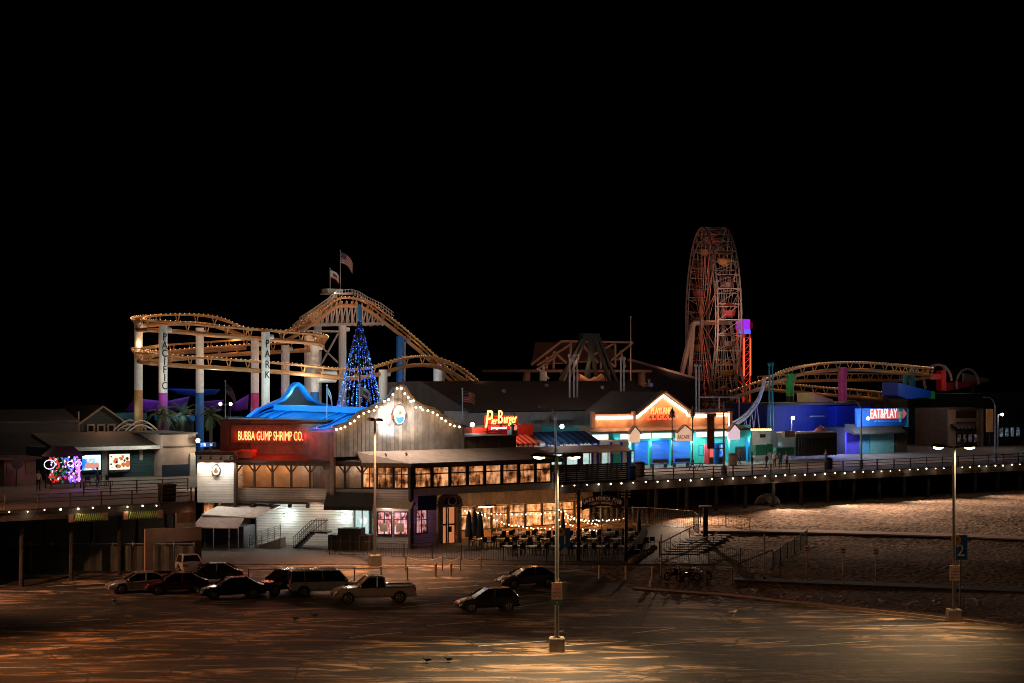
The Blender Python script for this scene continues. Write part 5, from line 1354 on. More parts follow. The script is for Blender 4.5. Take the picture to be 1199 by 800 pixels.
ng = [neon([(698,489),(741,489)], 'straight warm neon line at the left of the arcade parapet'),
 neon([(745.5,489),(749,486.5),(776,464),(803.5,484),(805,488),(809,488)], 'peaked warm neon line outlining the arcade gable'),
 neon([(813,489),(827,489)], 'short warm neon line right of the arcade gable'),
 neon([(839,488),(853.5,488),(853.5,500)], 'corner piece of warm neon at the right end of the arcade parapet')]
for px, py in ((706,493),(720,493),(734,493),(753,488),(762,480),(769,473),(776,468),(783,473),(791,480),(800,488),(809,493),(821,492),(846,492)):
    lamp(PF.w(PF.x(px,Q-1.1), Q-1.25, PF.z(py,776,Q-1.1)), (1,.50,.26), 48, .15)
A1 = bld('arcade_sign', 'raised orange letters inside the neon gable of the arcade', 'sign', 776, Q-.6, z=gz_(491,776))
text('lettering', 'PLAYLAND', glow('letter_orange', (1,.30,.09), 2.0), A1, PF.x(775,Q-.6), Q-.55, gz_(481,776), 1.35, .72, .06, F=PF, fit=(3.1,.75))
text('lettering', 'ARCADE', M('iron_black'), A1, PF.x(775,Q-.6), Q-.75, gz_(488,776), .62, .9, .04, F=PF, space=1.75, fit=(4.0,.36))
b = MB(PF)
for i in range(6):
    x = PF.x(775,Q-.6)+(-2.5+i)*.78; b.tube((x,Q-.7,gz_(488,776)-.02),(x,Q-.6,gz_(488,776)-.02),.36,n=14)
b.build('disc', glow('disc_red', (1,.13,.04), 1.3), A1)
# canopy with lit sign boxes
b = MB(PF); s0, s1 = PF.x(692,QC), PF.x(879,QC); zc = PF.z(505,776,QC)
b.prism([(QC,zc-1.0),(QC,zc-.05),(QC+.1,zc+.1),(Q-.45,zc+.45),(Q-.45,zc-1.0)], s0, s1, 'YZ'); b.build('porch_roof', mat('canopy_tan', (.28,.17,.11), .6, 0, .2), C)
b = MB(PF); b.box(s0, s1, QC-.06, QC-.003, zc-1.0, zc-.12); b.build('fascia', M('teal'), C)
glow('box_white', (1,.95,.92), 1.1)
for pa, pb in ((693,711),(726,735),(748,761),(763,786.5),(815,828),(836,851)):
    b = MB(PF); b.box(PF.x(pa,QC), PF.x(pb,QC), QC-.2, QC-.07, zc-.75, zc-.2); b.build('sign_box', M('box_white'), C)
for i, (pa, pb) in enumerate(((736,748.5),(791.5,810),(852,865.5))):
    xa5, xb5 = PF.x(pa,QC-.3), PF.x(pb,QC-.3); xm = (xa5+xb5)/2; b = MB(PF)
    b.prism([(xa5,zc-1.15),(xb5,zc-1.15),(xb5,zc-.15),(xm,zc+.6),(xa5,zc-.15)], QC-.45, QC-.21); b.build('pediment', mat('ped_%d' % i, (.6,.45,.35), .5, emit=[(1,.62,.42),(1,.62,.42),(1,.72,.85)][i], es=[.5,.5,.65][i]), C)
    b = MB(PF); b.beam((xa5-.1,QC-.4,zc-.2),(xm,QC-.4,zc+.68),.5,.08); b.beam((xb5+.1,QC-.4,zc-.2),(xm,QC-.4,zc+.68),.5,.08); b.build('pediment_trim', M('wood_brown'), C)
text('lettering', 'ARCADE', mat('letter_brick', (.5,.1,.05), .5), C, PF.x(800.7,QC-.5), QC-.47, zc-.7, .62, .75, .02, F=PF)
for px in (696, 716, 737, 761, 786, 809, 853, 876):
    bright = px in (737, 809, 853); x = PF.x(px,QC+.15)
    b = MB(PF); b.box(x-.14,x+.14,QC+.05,QC+.33,6,zc-1.0); b.build('column', M('teal') if px != 876 else mat('column_blue', (.01,.2,.55), .5), C)
    lamp(PF.w(x+.5, QC-.35, zc-1.3), (.45,.95,1) if not bright else (.75,1,.9), 90 if not bright else 200, .12)
for pa, pb in ((743,760),(763,783.5),(788,807.5)):
    b = MB(PF); bpx(b, PF, pa, pb, Q-.3, Q-.1, 507, 543); b.build('shutter', M('shutter'), C)
    lamp(PF.w(PF.x((pa+pb)/2,Q), QC+.9, zc-1.4), (.22,.55,1), 150, .2)
fwin(PF, C, PF.x(817,Q), PF.x(823,Q), Q-.1, PF.z(534,820,Q), PF.z(521,820,Q), 'glass_dark', None, .12, 'shutter_blue', mid=False)
b = MB(PF); bpx(b, PF, 811.5, 826, Q-.12, Q-.01, 507, 544); b.build('wall_panel', mat('teal_green', (.04,.42,.28), .5), C)
b = MB(PF); bpx(b, PF, 699, 740, Q-.12, Q-.01, 508, 544); b.build('wall_panel', M('teal'), C)
b = MB(PF)
for px in (706, 712, 722, 729): bpx(b, PF, px-1.4, px+1.4, Q-.2, Q-.121, 514, 543)
b.build('door', M('shutter_blue'), C)
b = MB(PF); bpx(b, PF, 862, 873, Q-.15, Q-.02, 523, 543); b.build('door', M('steel_dark'), C)
for px in (704, 722, 820, 838, 866): lamp(PF.w(PF.x(px,Q), QC+.9, zc-1.4), (.5,.95,1), 150, .2)
for px in (776, 840): lamp(PF.w(PF.x(px,QC-3), QC-3, 9.4), (1,.65,.45), 130, .3)
lamp(PF.w(PF.x(720,10), 10, 9.4), (1,.75,.55), 60, .3)
def machine(label, pa, pb, q, pyt, col, scr, cat='vending machine'):
    t = bld('vending_machine', label, cat, (pa+pb)/2, q); b = MB(PF); bpx(b, PF, pa, pb, q, q+.8, pyt, 545); a, c = PF.x(pa,q), PF.x(pb,q)
    b = MB(PF); b.box(a,c,q,q+.8,6.02,PF.z(pyt,(pa+pb)/2,q)); b.build('cabinet', col, t, bevel=.03)
    h = PF.z(pyt,(pa+pb)/2,q); b = MB(PF); b.box(a+.12,c-.12,q-.04,q-.003,6.02+(h-6)*.35,h-.15); b.build('screen', scr, t)
    b = MB(PF); b.box(a+.12,c-.12,q-.03,q-.003,6.15,6.02+(h-6)*.28); b.build('tray', M('steel_dark'), t)
machine('red vending machine by the right arcade entrance', 830, 836, 18.5, 520, mat('cab_red', (.5,.03,.03), .4), glow('scr_red', (1,.16,.10), .8))
machine('glowing blue ice machine by the right arcade entrance', 841.5, 849, 18.5, 519, M('shutter_blue'), litglass('scr_blue', (.0,.1,.6), (.1,.4,.95), (.7,.95,1), 1.2, 2, 9))
machine('glowing white and green booth left of the first shutter', 738.5, 742.5, 16, 527, M('shutter_blue'), litglass('scr_green', (.1,.5,.4), (.6,.9,.8), (1,1,1), 1.1, 2, 2))
# benches
def bench(label, px, q):
    t = bld('park_bench', label, 'bench', px, q); x = PF.x(px,q)
    b = MB(PF); b.box(x-1.1,x+1.1,q,q+.5,6.42,6.48); b.build('seat', M('wood_dark'), t)
    b = MB(PF); b.box(x-1.1,x+1.1,q-.06,q-.01,6.55,6.95); b.build('backrest', M('wood_dark'), t)
    for dx in (-.95,.95):
        b = MB(PF); b.box(x+dx-.04,x+dx+.04,q-.02,q+.48,6.0,6.42); b.build('leg', M('iron_black'), t)
bench('dark bench in front of the middle blue shutter', 773, 16); bench('dark bench in front of the right blue shutter', 799, 16)
t = bld('picnic_table', 'dark picnic table on the deck below the arcade pediment', 'table', 816, 10); x = PF.x(816,10)
b = MB(PF); b.box(x-.9,x+.9,9.6,10.4,6.72,6.78); b.build('tabletop', M('wood_dark'), t)
for dq in (-.75,.6):
    b = MB(PF); b.box(x-.9,x+.9,10+dq,10.2+dq,6.42,6.47); b.build('seat', M('wood_dark'), t)
for dx in (-.6,.6):
    b = MB(PF); b.beam((x+dx,9.4,6),(x+dx,9.9,6.72),.06); b.beam((x+dx,10.6,6),(x+dx,10.1,6.72),.06); b.build('leg', M('wood_dark'), t)
# finials / old lanterns on the canopy
for i, px in enumerate((787, 811)):
    x = PF.x(px,QC-.6); t = thing_f(PF, 'lamp_standard', 'old style black lantern standard at the %s arcade column' % ['middle','right'][i], 'lamp post', x, QC-.6, 6)
    b = MB(); b.lathe((0,0,0), [(.16,0),(.16,.5),(.07,.7),(.06,5.2),(.1,5.3)], 8); b.build('post', M('iron_black'), t)
    b = MB(); b.lathe((0,0,5.3), [(.1,0),(.26,.15),(.3,.6),(.1,.95),(.03,1.25)], 8); b.build('lantern', M('steel_dark'), t)

# --- booth row right of the arcade
Q = 22
C = bld('game_booth', 'pale game booth with orange bulbs along its eave, right of the arcade', 'booth', 905, Q)
block(C, 880, 903, Q+1, Q+5, 506, mat('booth_wall', (.5,.45,.42), .6)); a, c = PF.x(903,Q+1), PF.x(918,Q+1)
b = MB(PF); z0 = PF.z(503,905,Q+1); b.prism([(a,6),(c,6),(c,z0-.6),(a,z0)], Q+1.2, Q+5); b.build('wall', mat('booth_grey', (.35,.36,.4), .6), C)
b = MB(PF); bpx(b, PF, 878, 904, Q-.2, Q+1.5, 502, 505); b.build('eave', M('orange_wall'), C)
for i in range(11):
    b = MB(PF); px = 880+i*2.2; b.ball((PF.x(px,Q-.3),Q-.3,PF.z(503.3,px,Q-.3)),.13,6,5); b.build('bulb', M('bulb_amber'), C)
b = MB(PF); bpx(b, PF, 890.5, 896.5, Q+.9, Q+.99, 508.5, 512.5); b.build('number_panel', M('iron_black'), C)
lamp(PF.w(PF.x(892,Q), Q-1, 9.4), (1,.6,.4), 45, .3); lamp(PF.w(PF.x(912,Q), Q-2, 9.4), (.8,.85,1), 45, .3)
C = bld('green_counter', 'green panelled counter in front of the pale game booth', 'counter', 900, 15)
b = MB(PF); bpx(b, PF, 885, 897, 15, 15.6, 521, 534); bpx(b, PF, 898, 905, 15, 15.5, 520, 530); bpx(b, PF, 909, 930, 16, 16.5, 524, 533); b.build('panel', mat('green_panel', (.01,.16,.10), .6), C)
b = MB(PF); bpx(b, PF, 884, 898, 14.8, 15.2, 533.5, 534.6); b.build('ledge', M('cream_paint'), C)
lamp(PF.w(PF.x(900,13), 12.5, 8.8), (.8,1,.9), 45, .3)
C = bld('fenced_stage', 'dark fenced stall with cream top rail and pink dome on its roof', 'stall', 958, 18)
b = MB(PF); bpx(b, PF, 932, 980, 18, 21, 507.5, 533.5); b.build('wall', mat('stall_dark', (.06,.055,.05), .7, 0, .5, 3), C)
b = MB(PF); bpx(b, PF, 932, 979, 17.9, 21.1, 505.8, 507.4); b.build('top_rail', M('cream_paint'), C)
b = MB(PF)
for i in range(14): bpx(b, PF, 931.5+i*3.6, 932.1+i*3.6, 17.7, 17.8, 513, 533.5)
for py in (513, 523, 533): bpx(b, PF, 931, 980, 17.7, 17.8, py, py+.5)
b.build('fence_panel', M('iron_black'), C)
b = MB(PF); x = PF.x(960.5,19); z = PF.z(506.8,960.5,19); b.lathe((x,19,z), [(.75,0),(.72,.25),(.5,.55),(.2,.72),(.06,.95)], 14); b.build('dome', mat('dome_pink', (.65,.15,.15), .5), C)
b = MB(PF); b.box(PF.x(919,16),PF.x(931,16),16,16.5,PF.z(512,925,16),PF.z(504.5,925,16)); b.build('sign_panel', mat('sign_rust', (.16,.08,.05), .7), C)
lamp(PF.w(PF.x(957,14), 15, 10.6), (1,.75,.65), 70, .3)
star_lamp('bright white lamp before the deep blue wall', 927.5, 489.5, 24, 260, (.75,.85,1), tall=6)
# blue halls
Q = 33
C = bld('blue_hall', 'large deep blue hall wall behind the fenced stall', 'hall', 930, Q)
b = MB(PF); b.box(PF.x(898,Q), PF.x(969,Q), Q, Q+8, 6, PF.z(474.5,935,Q)); b.build('wall', M('wall_blue_deep'), C)
b = MB(PF); b.box(PF.x(969,Q)+.01, PF.x(1010,Q), Q-1.5, Q+8, 6, PF.z(475,990,Q)); b.build('wall', M('wall_blue'), C)
b = MB(PF); b.box(PF.x(896,Q), PF.x(1012,Q), Q-1.8, Q+8.2, PF.z(474.5,935,Q)+.02, PF.z(474.5,935,Q)+.3); b.build('roof', M('roof_dark'), C)
b = MB(PF); bpx(b, PF, 948, 966, Q-.6, Q-.01, 487, 488.2); b.build('ledge', M('steel_grey'), C)
lamp(PF.w(PF.x(985,26), 27, 12.5), (.25,.35,1), 1000, .3); lamp(PF.w(PF.x(985,26), 27, 8), (.3,.35,1), 600, .3); lamp(PF.w(PF.x(930,26), 27.5, 9), (.35,.4,1), 220, .3)
Q = 27
C = bld('food_hall', 'blue food hall front with long lit sign, purple shutter and pale cyan shutters', 'food hall', 1020, Q)
b = MB(PF); b.box(PF.x(990,Q), PF.x(1062,Q), Q, Q+5, 6, PF.z(500,1026,Q)); b.build('wall', mat('wall_black', (.02,.02,.025), .7), C)
b = MB(PF); z0 = PF.z(505,1020,Q); b.prism([(Q-1.6,z0-.3),(Q-1.6,z0-.1),(Q,z0+1.0),(Q,z0)], PF.x(989,Q), PF.x(1050,Q), 'YZ'); b.build('porch_roof', M('roof_dark'), C)
b = MB(PF); bpx(b, PF, 991, 1006, Q-.2, Q-.01, 506, 532); b.build('shutter', mat('shut_violet', (.10,.08,.75), .5), C)
b = MB(PF); bpx(b, PF, 1006.5, 1017.5, Q-.2, Q-.01, 506, 533); b.build('shutter', mat('shut_sky', (.12,.45,.75), .5), C)
b = MB(PF); bpx(b, PF, 1019, 1047, Q-.2, Q-.01, 506.5, 533); b.build('shutter', mat('shut_cyan', (.25,.62,.66), .5, 0, .2, 3), C)
b = MB(PF); bpx(b, PF, 1049, 1062, Q-.1, Q-.01, 508, 533); b.build('wall', M('wood_brown'), C)
lamp(PF.w(PF.x(1030,Q-4), Q-3.2, 9.8), (.8,.97,1), 480, .3); lamp(PF.w(PF.x(1003,Q-4), Q-2.5, 9), (.35,.4,1), 260, .3)
SG = bld('food_sign', 'long red and white lettered sign with arrow end on a blue board', 'sign', 1035, Q-.5, z=PF.z(499,1035,Q-.5))
b = MB(PF); bpx(b, PF, 1003, 1063, Q-.6, Q-.3, 478, 499); b.build('board', mat('board_blue', (.01,.12,.60), .5), SG)
b = MB(PF); q_ = Q-.66; xx = PF.x(1019.5,q_); xe = PF.x(1058,q_); xt5 = PF.x(1062,q_); z1, z2 = PF.z(479,1040,q_), PF.z(490.5,1040,q_)
b.prism([(xx,z2),(xe,z2),(xt5,(z1+z2)/2),(xe,z1),(xx,z1)], q_, q_+.05); b.build('sign_panel', mat('sign_salmon', (.75,.16,.14), .5, emit=(1,.2,.16), es=.35), SG)
text('lettering', 'EAT&PLAY', glow('letter_white', (1,.85,.9), 1.0), SG, PF.x(1034.5,q_), q_-.03, (z1+z2)/2, 1.75, .62, .02, F=PF)
b = MB(PF); x = PF.x(1054,q_); b.lathe((x,q_-.05,z2-.5), [(.08,0),(.25,.5),(.3,1.3)], 10); b.box(x-.45,x+.45,q_-.1,q_-.05,z2+.9,z2+1.3); b.build('drink_picture', mat('teal_pale', (.1,.4,.42), .5), SG)
b = MB(PF)
for i in range(8): bpx(b, PF, 1024+i*4, 1027+i*4, q_, q_+.04, 492.5, 494)
b.build('small_lettering', mat('blue_pale', (.12,.3,.7), .5), SG)
b = MB(PF); bpx(b, PF, 1062.5, 1064, Q-.7, Q-.2, 479, 500); b.build('end_trim', M('teal_pale'), SG)
lamp(PF.w(PF.x(1015,Q-3), Q-2.4, PF.z(490,1015,Q)), (.6,.75,1), 160, .2); lamp(PF.w(PF.x(1048,Q-3), Q-3, PF.z(484,1048,Q)), (.75,.85,1), 110, .3)
star_lamp('brightest white lamp, left of the long food hall sign', 1015.5, 490, 23.5, 200, (.8,.88,1))
# far right dark fronts
Q = 34
C = bld('balcony_house', 'brown two storey house front with shaded balcony at the far right', 'house', 1130, Q)
b = MB(PF); b.box(PF.x(1110,Q), PF.x(1152,Q), Q, Q+6, 6, PF.z(478,1130,Q)); b.build('wall', M('wood_brown'), C)
b = MB(PF); bpx(b, PF, 1111, 1119, Q-.3, Q-.01, 480, 536); bpx(b, PF, 1145, 1151, Q-.3, Q-.01, 480, 536); bpx(b, PF, 1119.3, 1144.7, Q-.3, Q-.01, 490, 494); b.build('pilaster', mat('tan_wall', (.27,.20,.14), .7), C)
b = MB(PF); bpx(b, PF, 1121, 1143, Q-.2, Q-.01, 481, 489); b.build('sign_panel', M('frame_dark'), C)
awning(PF, C, 1119, 1145, Q-.1, Q-1.3, 496, 500, [M('stripe_navy'), M('tan_wall')], 12)
for i in range(4):
    a = PF.x(1119.5+6.4*i,Q); c = PF.x(1119.5+6.4*i+5.8,Q); fwin(PF, C, a, c, Q-.1, PF.z(519,1130,Q), PF.z(508,1130,Q), litglass('far_room', (.01,.02,.04), (.10,.06,.05), (.5,.35,.4), .3, 2.5, 12), None, .12, mid=False)
lamp(PF.w(PF.x(1131,Q-5), Q-4, 11.5), (1,.6,.4), 110, .3)
C = bld('street_banner', 'tall orange banner panel beside the far right street lamp', 'banner', 1159, 30)
b = MB(PF); bpx(b, PF, 1155, 1163, 30, 30.1, 479, 506); b.build('banner', mat('banner_orange', (.42,.20,.07), .6), C)
b = MB(PF); b.box(PF.x(1159,30.1)-.06, PF.x(1159,30.1)+.06, 30.12, 30.24, 6, PF.z(478,1159,30)); b.build('post', M('steel_dark'), C)
lamp(PF.w(PF.x(1159,27), 27.5, 11.5), (1,.6,.35), 60, .3)
C = bld('glass_kiosk', 'dark glazed kiosk with bluish panes at the far right edge', 'kiosk', 1180, 32)
b = MB(PF); bpx(b, PF, 1168, 1196, 32, 36, 497, 536); b.build('wall', M('steel_dark'), C)
for i in range(4): fwin(PF, C, PF.x(1169+6.5*i,32), PF.x(1174.5+6.5*i,32), 31.9, PF.z(512,1180,32), PF.z(500,1180,32), litglass('kiosk_room', (.02,.03,.05), (.1,.14,.2), (.5,.6,.75), .35, 2.5, 15), None, .1, 'steel_dark', mid=False)
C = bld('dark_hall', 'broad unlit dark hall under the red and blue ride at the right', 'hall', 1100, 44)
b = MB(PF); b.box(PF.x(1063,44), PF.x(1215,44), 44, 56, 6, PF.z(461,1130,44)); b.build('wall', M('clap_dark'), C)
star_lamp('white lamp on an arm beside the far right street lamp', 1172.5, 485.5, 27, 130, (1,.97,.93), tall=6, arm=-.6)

# ------------------------------------------------------------------ street lamps with arms on the deck
def arm_lamp(label, px, pyt, q, dx, zb=6.0):
    x = PF.x(px,q); z = PF.z(pyt,px,q); t = thing_f(PF, 'deck_lamp', label, 'street lamp', x, q, zb, 'grey curved-arm lamps along the pier edge'); H = z-zb
    b = MB(); b.lathe((0,0,0), [(.22,0),(.22,.9),(.11,1.0),(.08,H)], 10); b.build('pole', M('steel_grey'), t)
    b = MB(); b.path([(0,0,H-.15),(dx*.25,0,H+.5),(dx*.6,0,H+.85),(dx,0,H+.9)], .06, 6); b.build('arm', M('steel_grey'), t)
    b = MB(); b.ball((dx*1.15,0,H+.87), .35, 10, 6, (1,.45,.3)); b.build('lamp_head', M('steel_grey'), t, smooth=True)
arm_lamp('grey curved-arm lamp standing among the blue awnings behind the foremost lamp post', 650.5, 487, 3, -1.5)
arm_lamp('grey curved-arm lamp in front of the cyan shutters', 1008.5, 478, 3, -1.8)
arm_lamp('grey curved-arm lamp at the far right near the orange banner', 1165.5, 474, 3, -1.6)
# banner mast in front of the arcade
t = bld('banner_mast', 'tall mast with dark hanging banner panels before the arcade right wing', 'mast', 848, 2)
x = PF.x(847.5,2); b = MB(PF); b.lathe((x,2,6), [(.3,0),(.3,.8),(.1,1.0),(.08,7.4)], 10); b.build('post', M('wood_pale'), t)
b = MB(PF); bpx(b, PF, 829, 836.5, 1.9, 2.05, 486, 525); b.build('banner', mat('banner_rust', (.16,.06,.04), .8, 0, .5, 3), t)
b = MB(PF); b.box(PF.x(829,2), x, 1.95, 2.05, PF.z(486,838,2), PF.z(485,838,2)); b.box(PF.x(829,2), x, 1.95, 2.05, PF.z(526,838,2), PF.z(525,838,2)); b.build('arm', M('steel_dark'), t)
# two flag poles
def pole(label, px, pyt, q, m='steel_grey', name='flag_pole', r=.06, cat='pole', zb=6.0, grp=None):
    x = PF.x(px,q); z = PF.z(pyt,px,q); t = thing_f(PF, name, label, cat, x, q, zb, grp)
    b = MB(); b.tube((0,0,.3),(0,0,z-zb),r,r*.7,8); b.build('pole', M(m), t); b = MB(); b.lathe((0,0,0),[(r*3,0),(r*3,.3),(r,.5)],8); b.build('base', M('steel_dark'), t)
    b = MB(); b.ball((0,0,z-zb+r), r*1.8, 8, 6); b.build('finial', M(m), t)
    return t
# ------------------------------------------------------------------ rides
mat('track_yellow', (.52,.27,.11), .5, .1, .2); mat('column_white', (.78,.78,.76), .5, 0, .15)
mat('col_blue', (.02,.16,.5), .5); mat('col_pink', (.65,.06,.25), .5); mat('col_green', (.04,.45,.08), .5); mat('col_orange', (.55,.25,.08), .5); mat('col_purple', (.35,.04,.45), .5); mat('col_teal', (.01,.22,.32), .5)
glow('bulb_track', (1,.50,.22), 1.9)
mat('truss_grey', (.42,.38,.34), .5, .2, .2)
def catmull(P, per=6):
    P = [Vector(p) for p in P]; out = []
    for i in range(len(P)-1):
        p0 = P[max(i-1,0)]; p1 = P[i]; p2 = P[i+1]; p3 = P[min(i+2,len(P)-1)]
        for j in range(per):
            t = j/per; out.append(.5*((2*p1)+(p2-p0)*t+(2*p0-5*p1+4*p2-p3)*t*t+(3*p1-p0-3*p2+p3)*t**3))
    out.append(P[-1]); return out
def track(C, pix, label=None, bulbs=True, gauge=.55, lm='bulb_track', lp=95, le=8):
    W_ = catmull([PF.pt(px, py, q) for px, py, q in pix], 7)
    # resample evenly
    out = [W_[0]]; acc = 0
    for a, c in zip(W_, W_[1:]):
        d = (c-a).length; pos = 0
        while acc + (d-pos) >= 1.15:
            pos += 1.15-acc; out.append(a.lerp(c, pos/d)); acc = 0
        acc += d-pos
    n = len(out); L_, R_, S_, N_ = [], [], [], []
    for i, p in enumerate(out):
        t = (out[min(i+1,n-1)]-out[max(i-1,0)]).normalized(); s = t.cross(Vector((0,0,1))).normalized()
        L_.append(p-s*gauge); R_.append(p+s*gauge); S_.append(p-Vector((0,0,.98))); N_.append(s)
    I = Matrix.Identity(4)
    b = MB(I); b.path(L_, .12, 6); b.build('rail', M('track_yellow'), C)
    b = MB(I); b.path(R_, .12, 6); b.build('rail', M('track_yellow'), C)
    b = MB(I); b.path(S_, .25, 8); b.build('spine', M('track_yellow'), C)
    b = MB(I)
    for i in range(0, n, 1):
        b.beam(L_[i], R_[i], .09); 
        if i % 2 == 0: b.beam(L_[i], S_[i], .10); b.beam(R_[i], S_[i], .10)
    b.build('cross_ties', M('track_yellow'), C)
    if bulbs:
        b = MB(I)
        for i in range(n-1):
            for P_ in (L_, R_):
                for f_ in (0,.5):
                    w = P_[i].lerp(P_[i+1], f_) + Vector((0,0,.16)) + N_[i]*(.14 if P_ is R_ else -.14); b.ball(w, .042, 5, 4)
        b.build('light_strip', M(lm), C)['kind'] = 'stuff'
        for i in range(le//2, n, le): lamp(out[i]+Vector((0,0,.9)), (1,.52,.22), lp, .3)
    return out
RC = thing_f(PF, 'roller_coaster', 'yellow steel roller coaster lit with amber bulbs behind the restaurant', 'roller coaster', PF.x(330,48), 48, 6)
f0 = 45
track(RC, [(378,396,49),(374,393,46),(360,391,f0),(332,388.5,f0),(305,386.5,f0),(277,384,f0),(250,382,f0),(222,379,f0),(195,377,f0),(175,375.5,f0),(164,376,46),(160.5,374,49),(166,371.5,52),(180,370,54),(195,369,54),(222,368.8,54),(248,371,54),(268,377,54),(285,384,53),(296,389,52)])
track(RC, [(378,396,49),(372,400,52),(350,401,54),(332,402,54),(296,404,54),(261,406,54),(222,409,54),(189,412,54),(172,412,53),(163,411,50),(164,413,47),(180,415,f0),(195,416.5,f0),(222,418.5,f0),(250,420,f0),(277,422,f0),(305,424,f0),(332,426,f0),(360,428.5,f0),(385,431.5,f0),(405,433,f0),(422,432.5,f0),(440,429.5,f0),(455,425,f0),(470,420.5,f0),(485,418,f0),(500,418,f0),(513,420.5,f0),(527,426,f0),(540,433,f0),(552,442,f0),(562,451,f0),(570,458,f0)])
track(RC, [(160,408,47),(175,407,52),(195,404,55),(240,401,55),(296,397,55)], bulbs=False)
# lift hill and first drop
hq = 60
track(RC, [(330,392,hq),(345,384,hq),(360,374,hq),(377,362,hq),(392,351,hq),(403,349,hq),(416,349.5,hq),(428,353,hq),(440,361,hq),(453,371,hq),(466,381,hq),(480,393,hq),(495,406,hq),(508,418,hq),(520,430,hq),(534,443,hq),(546,453,hq),(560,458,hq)], lp=40)
track(RC, [(345,381,hq+4),(360,370,hq+4),(377,357,hq+4),(390,348,hq+4),(400,347,hq+4)], bulbs=False)
def column(px, pyt, q, r=.46, m='column_white', low=None, pylow=None, zb=6.0, word=None):
    x = PF.x(px,q); zt = PF.z(pyt,px,q); z1 = PF.z(pylow,px,q) if pylow else zb
    b = MB(PF); b.tube((x,q,z1),(x,q,zt),r,r,16); o = b.build('support_column', M(m), RC, smooth=False)
    if low: b = MB(PF); b.tube((x,q,zb),(x,q,z1-.003),r*1.01,r*1.01,16); b.build('column_base', M(low), RC)
    if word:
        for i, ch in enumerate(word): text('lettering', ch, M('iron_black'), RC, x-.05, q-r-.06, zt-1.3-i*(.86 if len(word) > 4 else 1.15), 1.12, .85, .03, F=PF)
    b = MB(PF); b.tube((x,q,zt-.5),(x+.9,q,zt-.5),.28,.28,10); b.build('bracket', M(m), RC)
    return x, zt
column(162, 378, 48, low='col_orange', pylow=457)
column(191, 381, 44, low='col_purple', pylow=460, word='PACIFIC')
column(234, 384, 51, low='col_blue', pylow=460)
column(298.5, 398, 51, low='col_pink', pylow=460)
column(311, 389, 44, m='column_white', word='PARK')
column(334, 404, 54, .5); column(361, 393, 56, .5); column(368.5, 402, 48, .5, low='col_blue', pylow=459)
column(448.5, 433, f0, .5); column(468.5, 394, hq, .5, m='col_blue'); column(472.5, 394, hq+1.5, .3, m='steel_grey')
column(512.5, 427, hq-3, .55); column(518, 430, hq, .35, m='steel_grey'); column(401, 381, hq, .48); column(372, 366, hq+2, .5)
b = MB(PF); x0 = PF.x(372,46); z = PF.z(441,380,46); b.tube((x0,46,z),(PF.x(392,46),46,z),.7,.7,14); b.build('brake_tank', M('column_white'), RC)
# peak truss and deck
Z_ = lambda py, px: PF.z(py, px, hq)
X_ = lambda px: PF.x(px, hq)
b = MB(PF); b.beam((X_(362),hq,Z_(381.5,400)),(X_(450),hq,Z_(378,400)),.35); b.beam((X_(362),hq+3,Z_(381.5,400)),(X_(450),hq+3,Z_(378,400)),.3)
b.beam((X_(358),hq,Z_(388,380)),(X_(400),hq,Z_(388,380)),.25); b.beam((X_(372),hq,Z_(402,380)),(X_(396),hq,Z_(425,380)),.2); b.beam((X_(396),hq,Z_(390,380)),(X_(377),hq,Z_(425,380)),.2)
b.build('platform_beam', M('truss_grey'), RC)
b = MB(PF)
def hilltop(px):
    P_ = [(345,384),(360,374),(377,362),(392,351),(403,349),(416,349.5),(428,353),(440,361),(453,371)]
    for (a,c),(d,e) in zip(P_,P_[1:]):
        if a <= px <= d: return c+(e-c)*(px-a)/(d-a)
    return 371
pxs = list(range(364, 452, 6))
for i, px in enumerate(pxs):
    zt_ = Z_(hilltop(px)+3,400); zb_ = Z_(381 if px < 452 else 379,400)
    if zt_ < zb_: continue
    b.beam((X_(px),hq,zb_),(X_(px),hq,zt_),.18)
    if i+1 < len(pxs): b.beam((X_(px),hq,zb_),(X_(pxs[i+1]),hq,Z_(hilltop(pxs[i+1])+3,400)),.13); b.beam((X_(px),hq+3,Z_(hilltop(px)+3,400)),(X_(pxs[i+1]),hq+3,zb_),.13)
b.build('hill_truss', M('truss_grey'), RC)
b = MB(PF)
pr = [(345,377),(360,367),(377,355),(388,345),(405,342.5),(414,345),(424,351),(440,358),(455,369)]
for (a,c),(d,e) in zip(pr, pr[1:]):
    for o_ in (0, 3.5):
        b.beam((X_(a),hq-1.3,Z_(c-o_,400)),(X_(d),hq-1.3,Z_(e-o_,400)),.07)
    n = 5
    for j in range(n):
        px = a+(d-a)*j/n; py = c+(e-c)*j/n; b.beam((X_(px),hq-1.3,Z_(py-3.5,400)),(X_(px),hq-1.3,Z_(py+3,400)),.06)
b.build('walkway_rail', M('truss_grey'), RC)
b = MB(PF); b.box(X_(384),X_(405),hq-1.5,hq+2,Z_(345,395),Z_(343.5,395)); b.box(X_(386),X_(404),hq+.5,hq+2,Z_(343.5,395),Z_(338,395)); b.build('peak_cabin', M('truss_grey'), RC)
